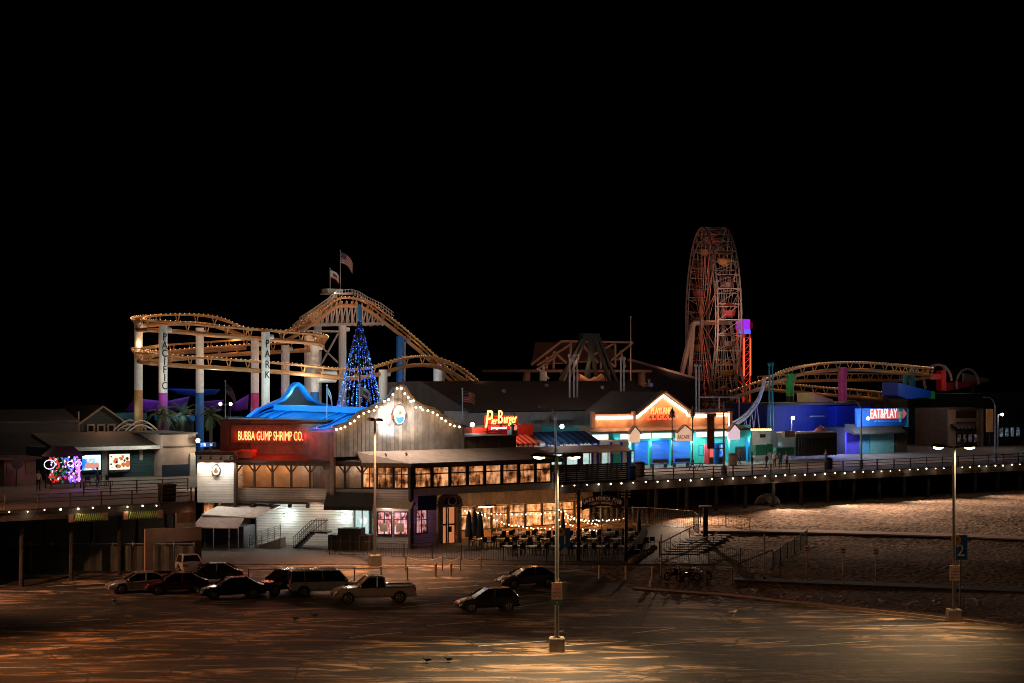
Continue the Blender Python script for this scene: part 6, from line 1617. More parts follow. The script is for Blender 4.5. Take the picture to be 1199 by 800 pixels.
# lights at the peak and uplights on the columns
lamp(PF.w(X_(386), hq-2, Z_(341,395)), (1,.95,.85), 60, .2); lamp(PF.w(X_(403), hq-2.5, Z_(360,395)), (1,.55,.33), 90, .3); lamp(PF.w(X_(430), hq-3, Z_(372,395)), (1,.55,.33), 70, .3); lamp(PF.w(X_(375), hq-3, Z_(372,395)), (1,.55,.34), 60, .3)
for px, q, c, pw in ((170,43,(1,.75,.55),150),(196,42,(.8,.95,.85),170),(240,48,(1,.85,.75),130),(305,42,(.7,1,.95),260),(322,42,(.9,.95,.9),160),(352,46,(1,.9,.8),220),(385,44,(1,.9,.78),260),(408,54,(.95,.97,1),170),(445,44,(1,.85,.65),60),(475,56,(.5,.75,1),150),(508,54,(1,.95,.9),160),(540,50,(1,.6,.3),90)):
    lamp(PF.w(PF.x(px,q), q-2.5, PF.z(445,px,q)), c, pw*1.5, .3)
for px, pyt in ((250, 402),(200,396),(330,412)): lamp(PF.w(PF.x(px,46), 46.5, PF.z(pyt,px,46)), (1,.6,.33), 60, .3)
# ---- right hand coaster section
RC2 = RC
r0 = 40
track(RC, [(855,459,r0+4),(868,454,r0+3),(882,449.5,r0+2),(896,444.5,r0+1),(910,438.5,r0),(925,433,r0),(940,429.5,r0),(960,426.5,r0),(980,425,r0),(1000,424.7,r0),(1020,425.5,r0),(1045,427.5,r0),(1070,430,r0+2),(1090,432,r0+5)], lp=80)
track(RC, [(885,449,r0+9),(896,448,r0+9),(915,450,r0+9),(940,452,r0+9),(965,454.5,r0+9),(1000,457,r0+9),(1030,460,r0+9),(1055,461.5,r0+9)], lp=80)
track(RC, [(890,441,r0+14),(920,439,r0+14),(960,438,r0+14),(1010,437.5,r0+14),(1060,438,r0+14),(1090,434,r0+8)], bulbs=False)
column(925, 438, r0, .55, 'col_green', low='steel_dark', pylow=464); column(986.5, 430, r0, .6, 'col_pink', low='steel_dark', pylow=470); 
column(1060, 437, r0+5, .4, 'col_teal'); column(1068, 431, r0+5, .5, 'col_teal')
lamp(PF.w(PF.x(920,36), 36, PF.z(462,920,36)), (.6,1,.5), 80, .3); lamp(PF.w(PF.x(982,36), 36, PF.z(464,982,36)), (1,.6,.7), 130, .3); lamp(PF.w(PF.x(1060,36), 35, PF.z(452,1060,36)), (.5,.8,1), 110, .3)
# curved white chute
t = bld('curved_chute', 'pale curved steel chute sweeping down right of the arcade', 'slide', 850, 30)
P_ = [(895,446,32),(893,455,31.5),(889,467,31),(883,477,30.5),(875,487,30),(865,495,29.5),(855,500,29),(844,502.5,29)]
W_ = catmull([PF.pt(*p) for p in P_], 5)
for dz, r in ((0,.22),(.45,.12)):
    b = MB(Matrix.Identity(4)); b.path([w+Vector((0,0,dz)) for w in W_], r, 8); b.build('tube', M('column_white'), t)
b = MB(PF)
for pa, py in ((886,472),(880,482),(873,489)): 
    b.beam((PF.x(pa,30.5),30.5,PF.z(py,pa,30.5)),(PF.x(pa+6,30.5),30.5,6),.12); b.beam((PF.x(pa,30.5),30.5,PF.z(py,pa,30.5)),(PF.x(pa-8,30.5),30.5,6),.1)
b.build('strut', M('steel_grey'), t)
lamp(PF.w(PF.x(870,26), 27, 12), (1,.95,.9), 70, .3)
# steel goal frame
t = bld('steel_frame', 'slender pale goal-shaped steel frame above the right end of the arcade', 'frame', 845, 36)
b = MB(PF); z0 = PF.z(465,845,36)
for px in (818, 842, 865.5): b.tube((PF.x(px,36),36,6),(PF.x(px,36),36,z0),.09)
b.tube((PF.x(818,36),36,z0),(PF.x(865.5,36),36,z0),.09); b.build('tube', M('truss_grey'), t)
b = MB(PF); bpx(b, PF, 806, 860, 37, 40, 479, 487); b.build('platform', M('wood_brown'), t)
lamp(PF.w(PF.x(830,32), 33, 14), (1,.7,.5), 110, .3)
# twin masts
for i, (pa, pt_, q) in enumerate(((727, 421, 38),(730.5, 421, 38),(815, 429, 30),(818.5, 429, 30),(901, 428, 24),(904.5, 427, 24),(667, 418, 38),(672, 419, 38),(676, 418, 38))):
    pole('slender pale mast, %s' % ['left of the pair by the far pavilion','right of the pair by the far pavilion','left of the pair under the big wheel','right of the pair under the big wheel','left of the pair before the blue hall','right of the pair before the blue hall','left of three by the swing ride','middle of three by the swing ride','right of three by the swing ride'][i], pa, pt_, q, 'truss_grey' if q != 24 else 'col_teal', name='lattice_mast', r=.13, cat='mast', grp='slender masts among the rides')
for px, q, pyt in ((729,36,440),(817,28,450),(903,22,470),(671,36,440)): lamp(PF.w(PF.x(px,q), q-1.5, PF.z(pyt,px,q)), (1,.85,.75) if px != 903 else (.6,.9,1), 40, .3)
for px, q, pyt in ((903,22,520),(903,22,495)): lamp(PF.w(PF.x(px,q), q-1.2, PF.z(pyt,px,q)), (.6,.95,1), 18, .3)

# ---- big wheel
AX = PF.pt(821, 378, 74); hub = AX; Rw = 14.8
D0 = hub.y
axis = Vector((math.cos(R(3.4)), math.sin(R(3.4)), 0))      # along the axle, left to right
dd = Vector((math.sin(R(3.4)), -math.cos(R(3.4)), 0))
FW = thing('ferris_wheel', 'tall ferris wheel seen almost edge on, with red and orange gondolas', 'ferris wheel', hub.x, hub.y, 6)
mat('wheel_steel', (.36,.28,.24), .5, .2, .3); mat('wheel_red', (.42,.14,.09), .5); 
T_w = 3.45
def wp(a, r, off): return hub + axis*off + dd*(math.cos(a)*r) + Vector((0,0,math.sin(a)*r))
I = Matrix.Identity(4); NS = 20
for off, nm in ((0,'near'),(T_w,'far')):
    for r, t_ in ((Rw,.13),(Rw*.86,.09)):
        b = MB(I); b.path([wp(2*PI*i/60, r, off) for i in range(60)], t_, 6, True); b.build('rim', M('wheel_steel'), FW)
    b = MB(I)
    for i in range(NS):
        a = 2*PI*i/NS; b.beam(wp(a,.6,off), wp(a,Rw*.86,off), .09)
        b.beam(wp(a,Rw*.86,off), wp(a+PI/NS,Rw,off), .07); b.beam(wp(a+PI/NS,Rw,off), wp(a+2*PI/NS,Rw*.86,off), .07); b.beam(wp(a,Rw*.86,off), wp(a,Rw,off), .08)
        b.beam(wp(a,Rw*.45,off), wp(a+2*PI/NS,Rw*.86,off), .06)
    b.build('spokes', M('wheel_red') if off == 0 else M('wheel_steel'), FW)
b = MB(I)
for i in range(NS*2):
    a = PI*i/NS; b.beam(wp(a,Rw,0), wp(a,Rw,T_w), .09); b.beam(wp(a,Rw*.86,0), wp(a,Rw*.86,T_w), .07)
    b.beam(wp(a,Rw,0), wp(a+PI/NS,Rw,T_w), .06); b.beam(wp(a,Rw*.86,0), wp(a,Rw,T_w), .06); b.beam(wp(a,Rw,0), wp(a,Rw*.86,T_w), .06)
b.build('cross_braces', M('wheel_steel'), FW)
b = MB(I); b.tube(hub-axis*1.3, hub+axis*(T_w+1.3), .35, n=14); b.tube(hub-axis*.2, hub+axis*.2, 1.2, n=18); b.build('hub', M('wheel_steel'), FW)
for off in (T_w+1.2,):
    for s in (-1, 1):
        b = MB(I); b.beam(hub+axis*off, Vector((hub.x,hub.y,6))+axis*(off*1.6)+dd*(5.5*s), .3, .3); b.build('leg', M('wheel_steel'), FW)
b = MB(I); b.beam(hub-axis*1.2, Vector((PF.pt(781,515,74).x, hub.y-2, 6)), .6); b.build('leg', mat('leg_tan', (.33,.24,.2), .6), FW)
b = MB(I); b.beam(hub-axis*1.2, Vector((PF.pt(803,515,74).x, hub.y-1, 6)), .6); b.build('leg', M('leg_tan'), FW)
gc = [mat('gondola_red', (.30,.03,.03), .5), mat('gondola_orange', (.55,.25,.07), .5), mat('gondola_dark', (.12,.05,.04), .5)]
for i in range(NS):
    a = 2*PI*(i+.5)/NS; c = hub + axis*T_w/2 + dd*(math.cos(a)*Rw*.97) + Vector((0,0,math.sin(a)*Rw*.97))
    T = Matrix.Translation(c) @ Matrix.Rotation(R(3.4),4,'Z'); b = MB(T)
    b.lathe((0,0,-1.9), [(.35,0),(.85,.25),(1.0,.9),(1.0,1.0)], 10); b.build('gondola', gc[[0,2,1,2][i % 4]], FW)
    b = MB(T); b.lathe((0,0,-.15), [(1.05,0),(.6,.3),(.08,.5)], 10)
    for x in (-.9,.9): b.beam((x,0,-.95),(x,0,-.1),.06)
    b.build('gondola_roof', gc[[0,2,1,2][i % 4]], FW)
b = MB(I); b.box(hub.x-4.5,hub.x+8,hub.y-7,hub.y+7,6,7.2); b.build('platform', M('wood_dark'), FW)
lamp(hub-axis*4.0+Vector((0,-12,2)), (1,.5,.36), 650, .5); lamp(hub+Vector((-7,-24,-8)), (1,.62,.46), 5600, .5, spot=70, aim=hub+Vector((1,0,5))); lamp(hub+Vector((3,-26,2)), (1,.60,.48), 4200, .5, spot=70, aim=hub+Vector((2,0,1)))
lamp(hub+axis*1.7+Vector((0,0,1.5)), (1,.36,.22), 110, .5); lamp(hub+axis*1.7+Vector((0,-6,-6)), (1,.3,.15), 160, .5)
# drop tower
t = bld('drop_tower', 'red lattice drop tower with purple lit head behind the ferris wheel', 'ride', 871, 88)
q = 88; x = PF.x(870.5,q); zt = PF.z(372,870,q)
b = MB(PF)
for dx in (-.75,.75):
    for dy in (-.75,.75): b.tube((x+dx,q+dy,6),(x+dx,q+dy,zt-.5),.13)
n = 16
for j in range(n):
    z1 = 6+(zt-7)*j/n; z2 = 6+(zt-7)*(j+1)/n
    b.beam((x-.75,q-.75,z1),(x+.75,q-.75,z2),.09); b.beam((x-.75,q-.75,z2),(x+.75,q-.75,z2),.09); b.beam((x-.75,q-.75,z1),(x-.75,q+.75,z2),.08)
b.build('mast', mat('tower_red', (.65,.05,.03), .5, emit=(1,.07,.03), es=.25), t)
b = MB(PF)
for dx in (-.75,.75): b.tube((x+dx,q-.95,PF.z(440,870,q)),(x+dx,q-.95,PF.z(396,870,q)),.1)
b.build('light_tube', glow('tube_red', (1,.10,.04), 1.8), t)
b = MB(PF); b.box(x-.85,x+.55,q-1,q+1,PF.z(386,870,q),PF.z(374,870,q)); b.build('head', glow('head_purple', (.42,.03,1), .75), t)
b = MB(PF); b.box(x+.56,x+1.2,q-1,q+1,PF.z(385,870,q),PF.z(377,870,q)); b.build('head_panel', mat('plum', (.3,.02,.1), .5), t)
b = MB(PF); b.box(x-.6,x+.6,q-1.1,q+1,PF.z(391,870,q),PF.z(386,870,q)); b.build('seat_ring', glow('ring_blue', (.10,.12,1), 1.2), t)
lamp(PF.w(x, q-3, zt-1), (.6,.2,1), 60, .4); lamp(PF.w(x, q-4, zt-9), (1,.15,.08), 220, .4)

# ---- far pavilion, swing ride
C = bld('ride_pavilion', 'big open pavilion with trussed brown roof behind the market hall', 'pavilion', 670, 62)
q = 62; zz = lambda py: PF.z(py, 670, q)
mat('pav_brown', (.20,.10,.06), .7, 0, .3)
b = MB(PF); xl, xr = PF.x(622,q), PF.x(741,q); xm1 = PF.x(657,q)
b.add([(xl,q,zz(427)),(xm1,q+6,zz(400)),(xr,q+6,zz(400)),(PF.x(728,q),q,zz(420)),(xl,q,zz(428.5)),(xm1,q+6,zz(401.5)),(xr,q+6,zz(401.5)),(PF.x(728,q),q,zz(421.5))],[(0,1,2,3),(7,6,5,4),(0,4,5,1),(1,5,6,2),(2,6,7,3),(3,7,4,0)])
b.build('roof', M('pav_brown'), C)
b = MB(PF)
for pa,ya,pb,yb in ((622,427,657,400),(657,400,741,400),(741,400,715,422),(629,428,668,403),(668,400,668,430),(648,412,668,430),(630,432,650,418),(648,413,648,432),(720,402,720,430),(703,400,703,432),(700,412,720,430),(726,410,732,430),(680,402,700,425),(640,418,640,432),(690,418,718,402)):
    b.beam((PF.x(pa,q-.4),q-.4,zz(ya)),(PF.x(pb,q-.4),q-.4,zz(yb)),.28)
b.build('truss', mat('pav_tan', (.26,.16,.11), .7), C)
b = MB(PF); b.box(PF.x(604,q),PF.x(758,q),q-1,q+8,zz(436),zz(433)); b.build('canopy', M('pav_brown'), C)
for px in (618, 637, 662, 712, 753):
    b = MB(PF); b.box(PF.x(px,q)-.4,PF.x(px,q)+.4,q,q+.6,6,zz(436)); b.build('post', M('pav_tan'), C)
lamp(PF.w(PF.x(650,q), q-7, zz(425)), (1,.42,.25), 330, .4); lamp(PF.w(PF.x(715,q), q-7, zz(425)), (1,.42,.25), 330, .4); lamp(PF.w(PF.x(735,q), q-5, zz(445)), (1,.6,.45), 120, .4)
t = bld('swing_ride', 'dark green A-framed swinging boat ride before the far pavilion', 'ride', 690, 56)
q = 56; b = MB(PF); zz2 = lambda py: PF.z(py, 690, q); mat('frame_green', (.012,.022,.014), .6)
for pa,ya,pb,yb in ((686,393,663,450),(696,393,684,450),(682,395,656,446),(696,394,716,452),(700,394,722,448),(690,393,700,452)): b.beam((PF.x(pa,q),q,zz2(ya)),(PF.x(pb,q),q,zz2(yb)),.42,.42)
b.beam((PF.x(680,q),q,zz2(394)),(PF.x(700,q),q,zz2(394)),.9,.8); b.build('a_frame', M('frame_green'), t)
b = MB(PF); b.path([(PF.x(676+i*3.2,q),q,zz2(449-3.5*abs(i-4.5)**1.2/3)) for i in range(10)], .6, 8); b.build('boat', mat('boat_tan', (.30,.18,.1), .6), t)
b = MB(PF); b.beam((PF.x(690,q),q,zz2(395)),(PF.x(690,q),q,zz2(446)),.25); b.build('arm', M('frame_green'), t)
t = bld('carousel_canopy', 'low round tent top ringed with amber bulbs behind the market hall', 'canopy', 677, 55)
q = 55; x = PF.x(677,q); z0 = PF.z(460,677,q); b = MB(PF); b.lathe((x,q,z0), [(5.0,0),(4.9,.3),(2.5,1.1),(.3,1.6)], 22); b.build('tent', M('boat_tan'), t)
for i in range(26):
    a = PI+PI*(i+.5)/26; b = MB(PF); b.ball((x+5.05*math.cos(a), q+5.05*math.sin(a), z0+.2), .12, 6, 4); b.build('bulb', M('bulb_amber'), t)
b = MB(PF); b.tube((x,q,6),(x,q,z0),.3); b.build('pole', M('steel_dark'), t)
lamp(PF.w(x, q-6.5, z0+.6), (1,.5,.2), 60, .3)
# spiral lit column by swing ride: three helical ribbons
t = bld('figure_statue', 'pale figure statue standing on the pavilion edge', 'statue', 636, 58)
x = PF.x(636.5,58); zb = PF.z(455,636,58)
b = MB(PF); b.lathe((x,58,zb), [(.35,0),(.3,.8),(.5,1.2),(.45,2.2),(.12,2.5),(.22,2.7),(.2,3.0),(.05,3.15)], 10); b.beam((x,58,zb+2.1),(x-1.2,57.8,zb+2.6),.22); b.beam((x,58,zb+2.1),(x+.7,57.8,zb+1.3),.22); b.build('figure', M('cream_paint'), t)
b = MB(PF); b.box(x-.5,x+.5,57.5,58.5,6,zb); b.build('plinth', M('wood_dark'), t)
lamp(PF.w(x+.5, 55.5, zb+2), (1,.7,.6), 30, .3)
# tall thin aerial
pole('very tall thin aerial right of the far pavilion', 738.5, 372, 60, 'truss_grey', name='radio_mast', r=.09, cat='mast')
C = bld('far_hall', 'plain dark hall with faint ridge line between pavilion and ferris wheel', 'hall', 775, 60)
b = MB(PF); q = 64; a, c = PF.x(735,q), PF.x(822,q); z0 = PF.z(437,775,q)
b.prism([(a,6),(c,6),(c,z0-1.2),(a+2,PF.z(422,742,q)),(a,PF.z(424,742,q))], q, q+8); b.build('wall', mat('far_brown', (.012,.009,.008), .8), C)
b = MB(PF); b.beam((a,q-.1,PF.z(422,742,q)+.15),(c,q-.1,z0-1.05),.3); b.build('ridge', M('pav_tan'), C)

# ---- right: blue wedge, red frames
C = bld('tilted_ride', 'ride with blue wedge body and red and white tilted frames at the far right', 'ride', 1100, 58)
q = 40; b = MB(PF); P2 = [(1051.5,448,),(1051.5,463),(1062,467.5),(1090,465),(1090,458)]
b.prism([(PF.x(a,q), PF.z(c,1070,q)) for a,c in P2], q, q+3); b.build('body', mat('ride_blue', (.01,.09,.5), .5), C)
b = MB(PF); b.prism([(PF.x(a,q), PF.z(c,1070,q)) for a,c in ((1090.3,458),(1090.3,467),(1095,468),(1095,459))], q, q+3); b.build('end_cap', M('col_green'), C)
b = MB(PF); q2 = 50
def bx(b, pa, ya, pb, yb, w_=.5): b.beam((PF.x(pa,q2),q2,PF.z(ya,1110,q2)),(PF.x(pb,q2),q2,PF.z(yb,1110,q2)),w_)
bx(b,1102,434,1102,457,1.0); bx(b,1086,441,1101,441,.9); b.build('red_arm', mat('ride_red', (.62,.03,.03), .5), C)
b = MB(PF); b.prism([(PF.x(a,q2+1), PF.z(c,1120,q2+1)) for a,c in ((1107,448),(1158,447),(1140,452),(1107,458))], q2+1, q2+2.5); b.build('red_deck', mat('ride_crimson', (.35,.03,.04), .5), C)
b = MB(PF); b.path([(PF.x(1098+16*math.cos(t_),q2),q2,PF.z(446-19*math.sin(t_),1100,q2)) for t_ in [PI*1.15-PI*1.15*i/14 for i in range(15)]], .22, 6)
bx(b,1106,428,1106,458,.35); b.path([(PF.x(1133+13*math.cos(t_),q2),q2,PF.z(450-18*math.sin(t_),1130,q2)) for t_ in [PI*1.1-PI*1.1*i/14 for i in range(15)]], .2, 6); b.build('hoop', mat('hoop_grey', (.28,.26,.28), .5), C)
b = MB(PF); b.prism([(PF.x(a,q2+3), PF.z(c,1140,q2+3)) for a,c in ((1129,437),(1158,444),(1158,447),(1129,448))], q2+3, q2+3.4); b.build('pale_panel', M('hoop_grey'), C)
b = MB(PF); bx(b,1060,467,1060,520,.5); bx(b,1102,458,1102,520,.5); bx(b,1140,450,1140,520,.5); b.build('support', M('steel_dark'), C)
lamp(PF.w(PF.x(1070,q), q-4, PF.z(452,1070,q)), (.6,.75,1), 100, .3); lamp(PF.w(PF.x(1104,q2), q2-4, PF.z(444,1104,q2)), (1,.5,.4), 110, .3)
# orange wedge roof on the blue hall
t = bld('wedge_canopy', 'small orange wedge-shaped canopy on the roof of the blue hall', 'canopy', 960, 34, z=PF.z(474,960,34))
b = MB(PF); b.prism([(PF.x(952,34),PF.z(460,960,34)),(PF.x(953,34),PF.z(473,960,34)),(PF.x(977,34),PF.z(472.5,960,34)),(PF.x(975,34),PF.z(468,960,34))], 34, 37); b.build('panel', M('orange_wall'), t)
lamp(PF.w(PF.x(965,31), 31.5, PF.z(466,960,31)), (1,.6,.35), 50, .3)

# ---- string light tree
t = bld('light_tree', 'cone shaped christmas tree of blue and white lights beside the coaster', 'christmas tree', 421, 36)
q = 36; x = PF.x(421,q); zt = PF.z(372,421,q); zb = 6; rb = 3.8
b = MB(PF); b.tube((x,q,zb),(x,q,zt),.16,.08,8); b.build('trunk', M('steel_dark'), t)
rs = random.Random(2)
for k in range(28):
    a = 2*PI*k/28; b = MB(PF); b.beam((x+rb*math.cos(a),q+rb*math.sin(a),zb+1),(x+.1*math.cos(a),q+.1*math.sin(a),zt),.03); b.build('light_wire', M('iron_black'), t)
for nm, c, s_, n_ in (('tree_blue',(.04,.17,.9),.9,1300),('tree_cyan',(.15,.5,.95),1.4,260),('tree_white',(.7,.85,1),2.2,35),('tree_green',(.1,.7,.4),1.0,45),('tree_purple',(.35,.1,1),1.4,50)):
    b = MB(PF)
    for k in range(n_):
        a = 2*PI*rs.randrange(28)/28; f = 1-math.sqrt(rs.random())*.98; r = rb*(1-f)+.08; b.ball((x+r*math.cos(a),q+r*math.sin(a),zb+1+(zt-zb-1)*f), .058, 5, 4)
    b.build('tree_lights', glow(nm, c, s_), t)['kind'] = 'stuff'
b = MB(PF); b.lathe((x,q,zt-.4), [(.22,0),(.3,.7),(.26,1.5),(.05,1.9)], 8); b.build('top', mat('top_blue', (.03,.2,.5), .5, emit=(.1,.5,1), es=.08), t)
lamp(PF.w(x, q-4.5, 11), (.15,.3,1), 110, .5)

# ---- flags
def flag(label, px, pyt, q, w_, h_, kind_, m_pole='truss_grey', zb=6.0, pyb=None, droop=.25):
    x = PF.x(px,q); z = PF.z(pyt,px,q); zb = PF.z(pyb,px,q) if pyb else zb
    t = thing_f(PF, 'flag_pole', label, 'flag', x, q, zb); H = z-zb
    b = MB(); b.tube((0,0,0),(0,0,H),.055,.04,8); b.build('pole', M(m_pole), t); b = MB(); b.ball((0,0,H+.05),.1,8,6); b.build('finial', M('cream_paint'), t)
    b = MB(); nx, nz = 14, 13; vs = []
    for j in range(nz+1):
        for i in range(nx+1):
            u, v = i/nx, j/nz; vs.append((.06+u*w_*(1-droop*.3), .16*math.sin(u*7+v*1.5)*u*w_*.5, H-.15-v*h_-droop*w_*u*u))
    for j in range(nz):
        for i in range(nx):
            if kind_ == 'us': b.cur = 2 if (i < nx*.4 and j < 7) else (0 if j % 2 == 0 else 1)
            elif kind_ == 'bear': b.cur = 0 if j >= 11 else (2 if (4 <= j <= 8 and 4 <= i <= 9) else 1)
            a = len(b.v); 
            p = [vs[j*(nx+1)+i], vs[j*(nx+1)+i+1], vs[(j+1)*(nx+1)+i+1], vs[(j+1)*(nx+1)+i]]; b.add(p, [(0,3,2,1)])
    red = mat('flag_red', (.45,.03,.03), .8); wh = mat('flag_white', (.6,.58,.54), .8); bl = mat('flag_blue', (.02,.03,.15), .8); br = mat('flag_brown', (.13,.08,.05), .8)
    b.build('cloth', [red, wh, bl if kind_ == 'us' else br], t)
    if kind_ == 'us':
        b = MB()
        for i in range(5):
            for j in range(4): 
                u = (i+.5)/5*.38; v = (j+.5)/4*.5; b.ball((.06+u*w_*(1-droop*.3), .16*math.sin(u*7+v*1.5)*u*w_*.5-.02, H-.15-v*h_-droop*w_*u*u), .035*h_/1.2, 5, 3, (1,.3,1))
        b.build('stars', wh, t)
    return t
flag('stars and stripes flag on the taller pole at the coaster peak', 398.5, 294, 62, 2.2, 1.4, 'us', pyb=345, droop=.6)
flag('bear flag on the shorter pole at the coaster peak', 386.5, 315, 62, 1.5, 1.0, 'bear', pyb=345, droop=.5)
lamp(PF.w(PF.x(392,58), 59, PF.z(322,392,58)), (1,.8,.7), 60, .3)
flag('stars and stripes flag on the restaurant roof right of the gable', 541.5, 456, 5, 1.5, 1.05, 'us', pyb=502, droop=.2)
flag('pale bear flag on the restaurant roof behind the left slope', 421.5, 451, 14, 1.3, 1.0, 'bear', zb=13.1, droop=.5)
flag('stars and stripes flag between two lamps left of the blue roof', 264, 447, 30, 1.6, 1.1, 'us', droop=1.0)
flag('small dark flag hanging limp beside the blue roof beam', 383, 452, 9, 1.0, .7, 'bear', zb=12.0, droop=1.6)
lamp(PF.w(PF.x(545,3), 2.5, 13.2), (1,.7,.6), 14, .3); lamp(PF.w(PF.x(428,12), 11.5, 15), (1,.75,.65), 10, .3)

# ---- shade sails left
def sail(label, pts, q, m):
    b = MB(PF); P_ = [(PF.x(px,q+dq),q+dq,PF.z(py,px,q+dq)) for px,py,dq in pts]; n = 8; A_,B_,C_,D_ = [Vector(p) for p in P_]; vs = []
    for i in range(n+1):
        for j in range(n+1):
            u,v = i/n,j/n; p = A_.lerp(B_,u).lerp(D_.lerp(C_,u),v); p.z -= .9*math.sin(PI*u)*math.sin(PI*v)*.6; vs.append(p)
    b.add(vs, [(i*(n+1)+j,(i+1)*(n+1)+j,(i+1)*(n+1)+j+1,i*(n+1)+j+1) for i in range(n) for j in range(n)])
    p0 = PF.w(*P_[0]); t = thing('shade_sail', label, 'shade sail', p0.x, p0.y, 6)
    o = b.build('sail', m, t, smooth=True); md = o.modifiers.new('thick','SOLIDIFY'); md.thickness = .03
    for px, py, dq in pts[::3]:
        b = MB(PF); x_ = PF.x(px,q+dq); b.tube((x_,q+dq,6),(x_,q+dq,PF.z(py,px,q+dq)+.2),.06); b.build('post', M('steel_dark'), t)
vio = mat('sail_violet', (.22,.05,.55), .7); blu = mat('sail_blue', (.01,.08,.45), .7); dvi = mat('sail_plum', (.10,.03,.25), .7)
sail('violet shade sail behind the leftmost coaster columns', [(157,466,0),(192,470,0),(188,482,3),(146,482,3)], 57, vio)
sail('dark violet shade sail between the purple and blue column feet', [(194,470,0),(222,464,0),(217,480,3),(194,483,3)], 57, dvi)
sail('violet shade sail right of the blue column foot', [(238,470,0),(262,468,0),(258,482,3),(238,483,3)], 57, dvi)
sail('violet shade sail between the two lamps and the pink column foot', [(270,474,0),(291,462,0),(290,480,3),(268,481,3)], 57, vio)
sail('long blue shade sail above the violet ones', [(195,455,0),(258,456,0),(252,462,4),(205,461,4)], 58, blu)
for px, c in ((165,(.6,.4,1)),(205,(.5,.3,1)),(245,(.5,.35,1)),(280,(.6,.4,1))): lamp(PF.w(PF.x(px,54), 53.5, PF.z(478,px,54)), c, 55, .3)
lamp(PF.w(PF.x(225,54), 55, PF.z(464,225,54)), (.3,.5,1), 60, .3)
t = bld('blue_kiosk_roof', 'low blue roof between the palms left of the neon wall', 'kiosk', 212, 44)
b = MB(PF); bpx(b, PF, 199, 228, 44, 48, 487, 493); b.build('roof', M('trim_blue'), t); b = MB(PF); bpx(b, PF, 200, 227, 44.2, 47.8, 493.2, 512); b.build('wall', M('clap_dark'), t)
lamp(PF.w(PF.x(213,42), 42, PF.z(484,213,42)), (.4,.7,1), 45, .3)
t = bld('teal_roof', 'low teal roof right of the gabled house', 'roof', 155, 50)
b = MB(PF); bpx(b, PF, 136, 172, 50, 54, 484, 491); b.build('roof', mat('teal_roof', (.01,.09,.13), .6), t); b = MB(PF); bpx(b, PF, 138, 171, 50.2, 53.8, 491.1, 512); b.build('wall', M('clap_dark'), t)
lamp(PF.w(PF.x(155,47), 47, PF.z(482,155,47)), (.5,.9,1), 30, .3)
# twin lamp post among the sails
t = bld('twin_lamp', 'small twin-headed lamp post beside the flag left of the blue roof', 'street lamp', 262, 38)
b = MB(PF); x = PF.x(264,38); z = PF.z(474,264,38); b.tube((x,38,6),(x,38,z),.07); b.beam((x-1.2,38,z),(x+1.2,38,z),.07); b.build('pole', M('steel_dark'), t)
for i, px in enumerate((258, 270)):
    b = MB(PF); b.ball((PF.x(px,38),38,PF.z(473,px,38)), .18, 8, 6); b.build('globe', glow('globe_soft', (1,.9,.8), 6), t)
lamp(PF.w(x, 37, z), (1,.85,.75), 70, .3)

# ------------------------------------------------------------------ plants
LM = mat('leaf_green', (.06,.085,.035), .7, 0, .4, 2); LM2 = mat('leaf_dark', (.035,.05,.03), .7, 0, .4, 2); mat('bark', (.09,.065,.045), .9, 0, .3)
def bush(name, label, cat, px, q, pyt, r, leafm, seed, zb=6.0, n=700, lobes=6):
    x = PF.x(px,q); z = PF.z(pyt,px,q); t = thing_f(PF, name, label, cat, x, q, zb); H = z-zb; rs = random.Random(seed)
    b = MB(); b.tube((0,0,0),(.1,0,H-r*.8),.16,.08,8)
    cs = []
    for k in range(lobes):
        a = rs.uniform(0,2*PI); c = Vector((math.cos(a)*r*.5, math.sin(a)*r*.5, H-r*rs.uniform(.5,1.5))); cs.append((c, r*rs.uniform(.4,.65))); b.tube((.1,0,H-r*1.4), c, .06, .02, 6)
    b.build('trunk', M('bark'), t)
    b = MB()
    for k in range(n):
        c, rr = rs.choice(cs); d = Vector((rs.gauss(0,1),rs.gauss(0,1),rs.gauss(0,1))).normalized(); p = c+d*rr*rs.uniform(.5,1.05); s = rs.uniform(.07,.16)
        u = Vector((rs.gauss(0,1),rs.gauss(0,1),rs.gauss(0,1))).normalized(); v = d.cross(u).normalized()*s; u = u*s*1.6
        b.add([p-u*.5-v, p+u-v*.2, p+u*.9+v*.3, p-u*.4+v], [(0,1,2,3)])
    b.build('crown', leafm, t); return t
def palm(label, px, q, pyt, r, seed, zb=6.0):
    x = PF.x(px,q); z = PF.z(pyt,px,q); t = thing_f(PF, 'palm_tree', label, 'palm', x, q, zb); H = z-zb-.4*r; rs = random.Random(seed)
    b = MB(); b.tube((0,0,0),(.15,0,H),.22,.15,10); b.build('trunk', M('bark'), t)
    b = MB()
    for k in range(26):
        a = rs.uniform(0,2*PI); el = rs.uniform(-.5,1.3); prev = Vector((.15,0,H)); d = Vector((math.cos(a)*math.cos(el),math.sin(a)*math.cos(el),math.sin(el)))
        for j in range(7):
            nxt = prev+d*r/6; d = (d-Vector((0,0,.28))).normalized(); s = d.cross(Vector((0,0,1))).normalized()
            w_ = .28*r*(1-abs(j-2.5)/6)
            for sg in (-1,1):
                for m_ in range(2):
                    o = prev.lerp(nxt, m_/2); b.add([o, o+(nxt-prev)*.35, o+s*sg*w_+(nxt-prev)*.6-Vector((0,0,w_*.4))], [(0,1,2)])
            prev = nxt
    b.build('crown', LM, t)
palm('small palm by the purple column foot', 189, 43, 476, 1.9, 1); palm('small palm right of the purple column foot', 213, 43, 478, 1.7, 2); palm('small palm right of the blue column foot', 246, 43, 479, 1.8, 3)
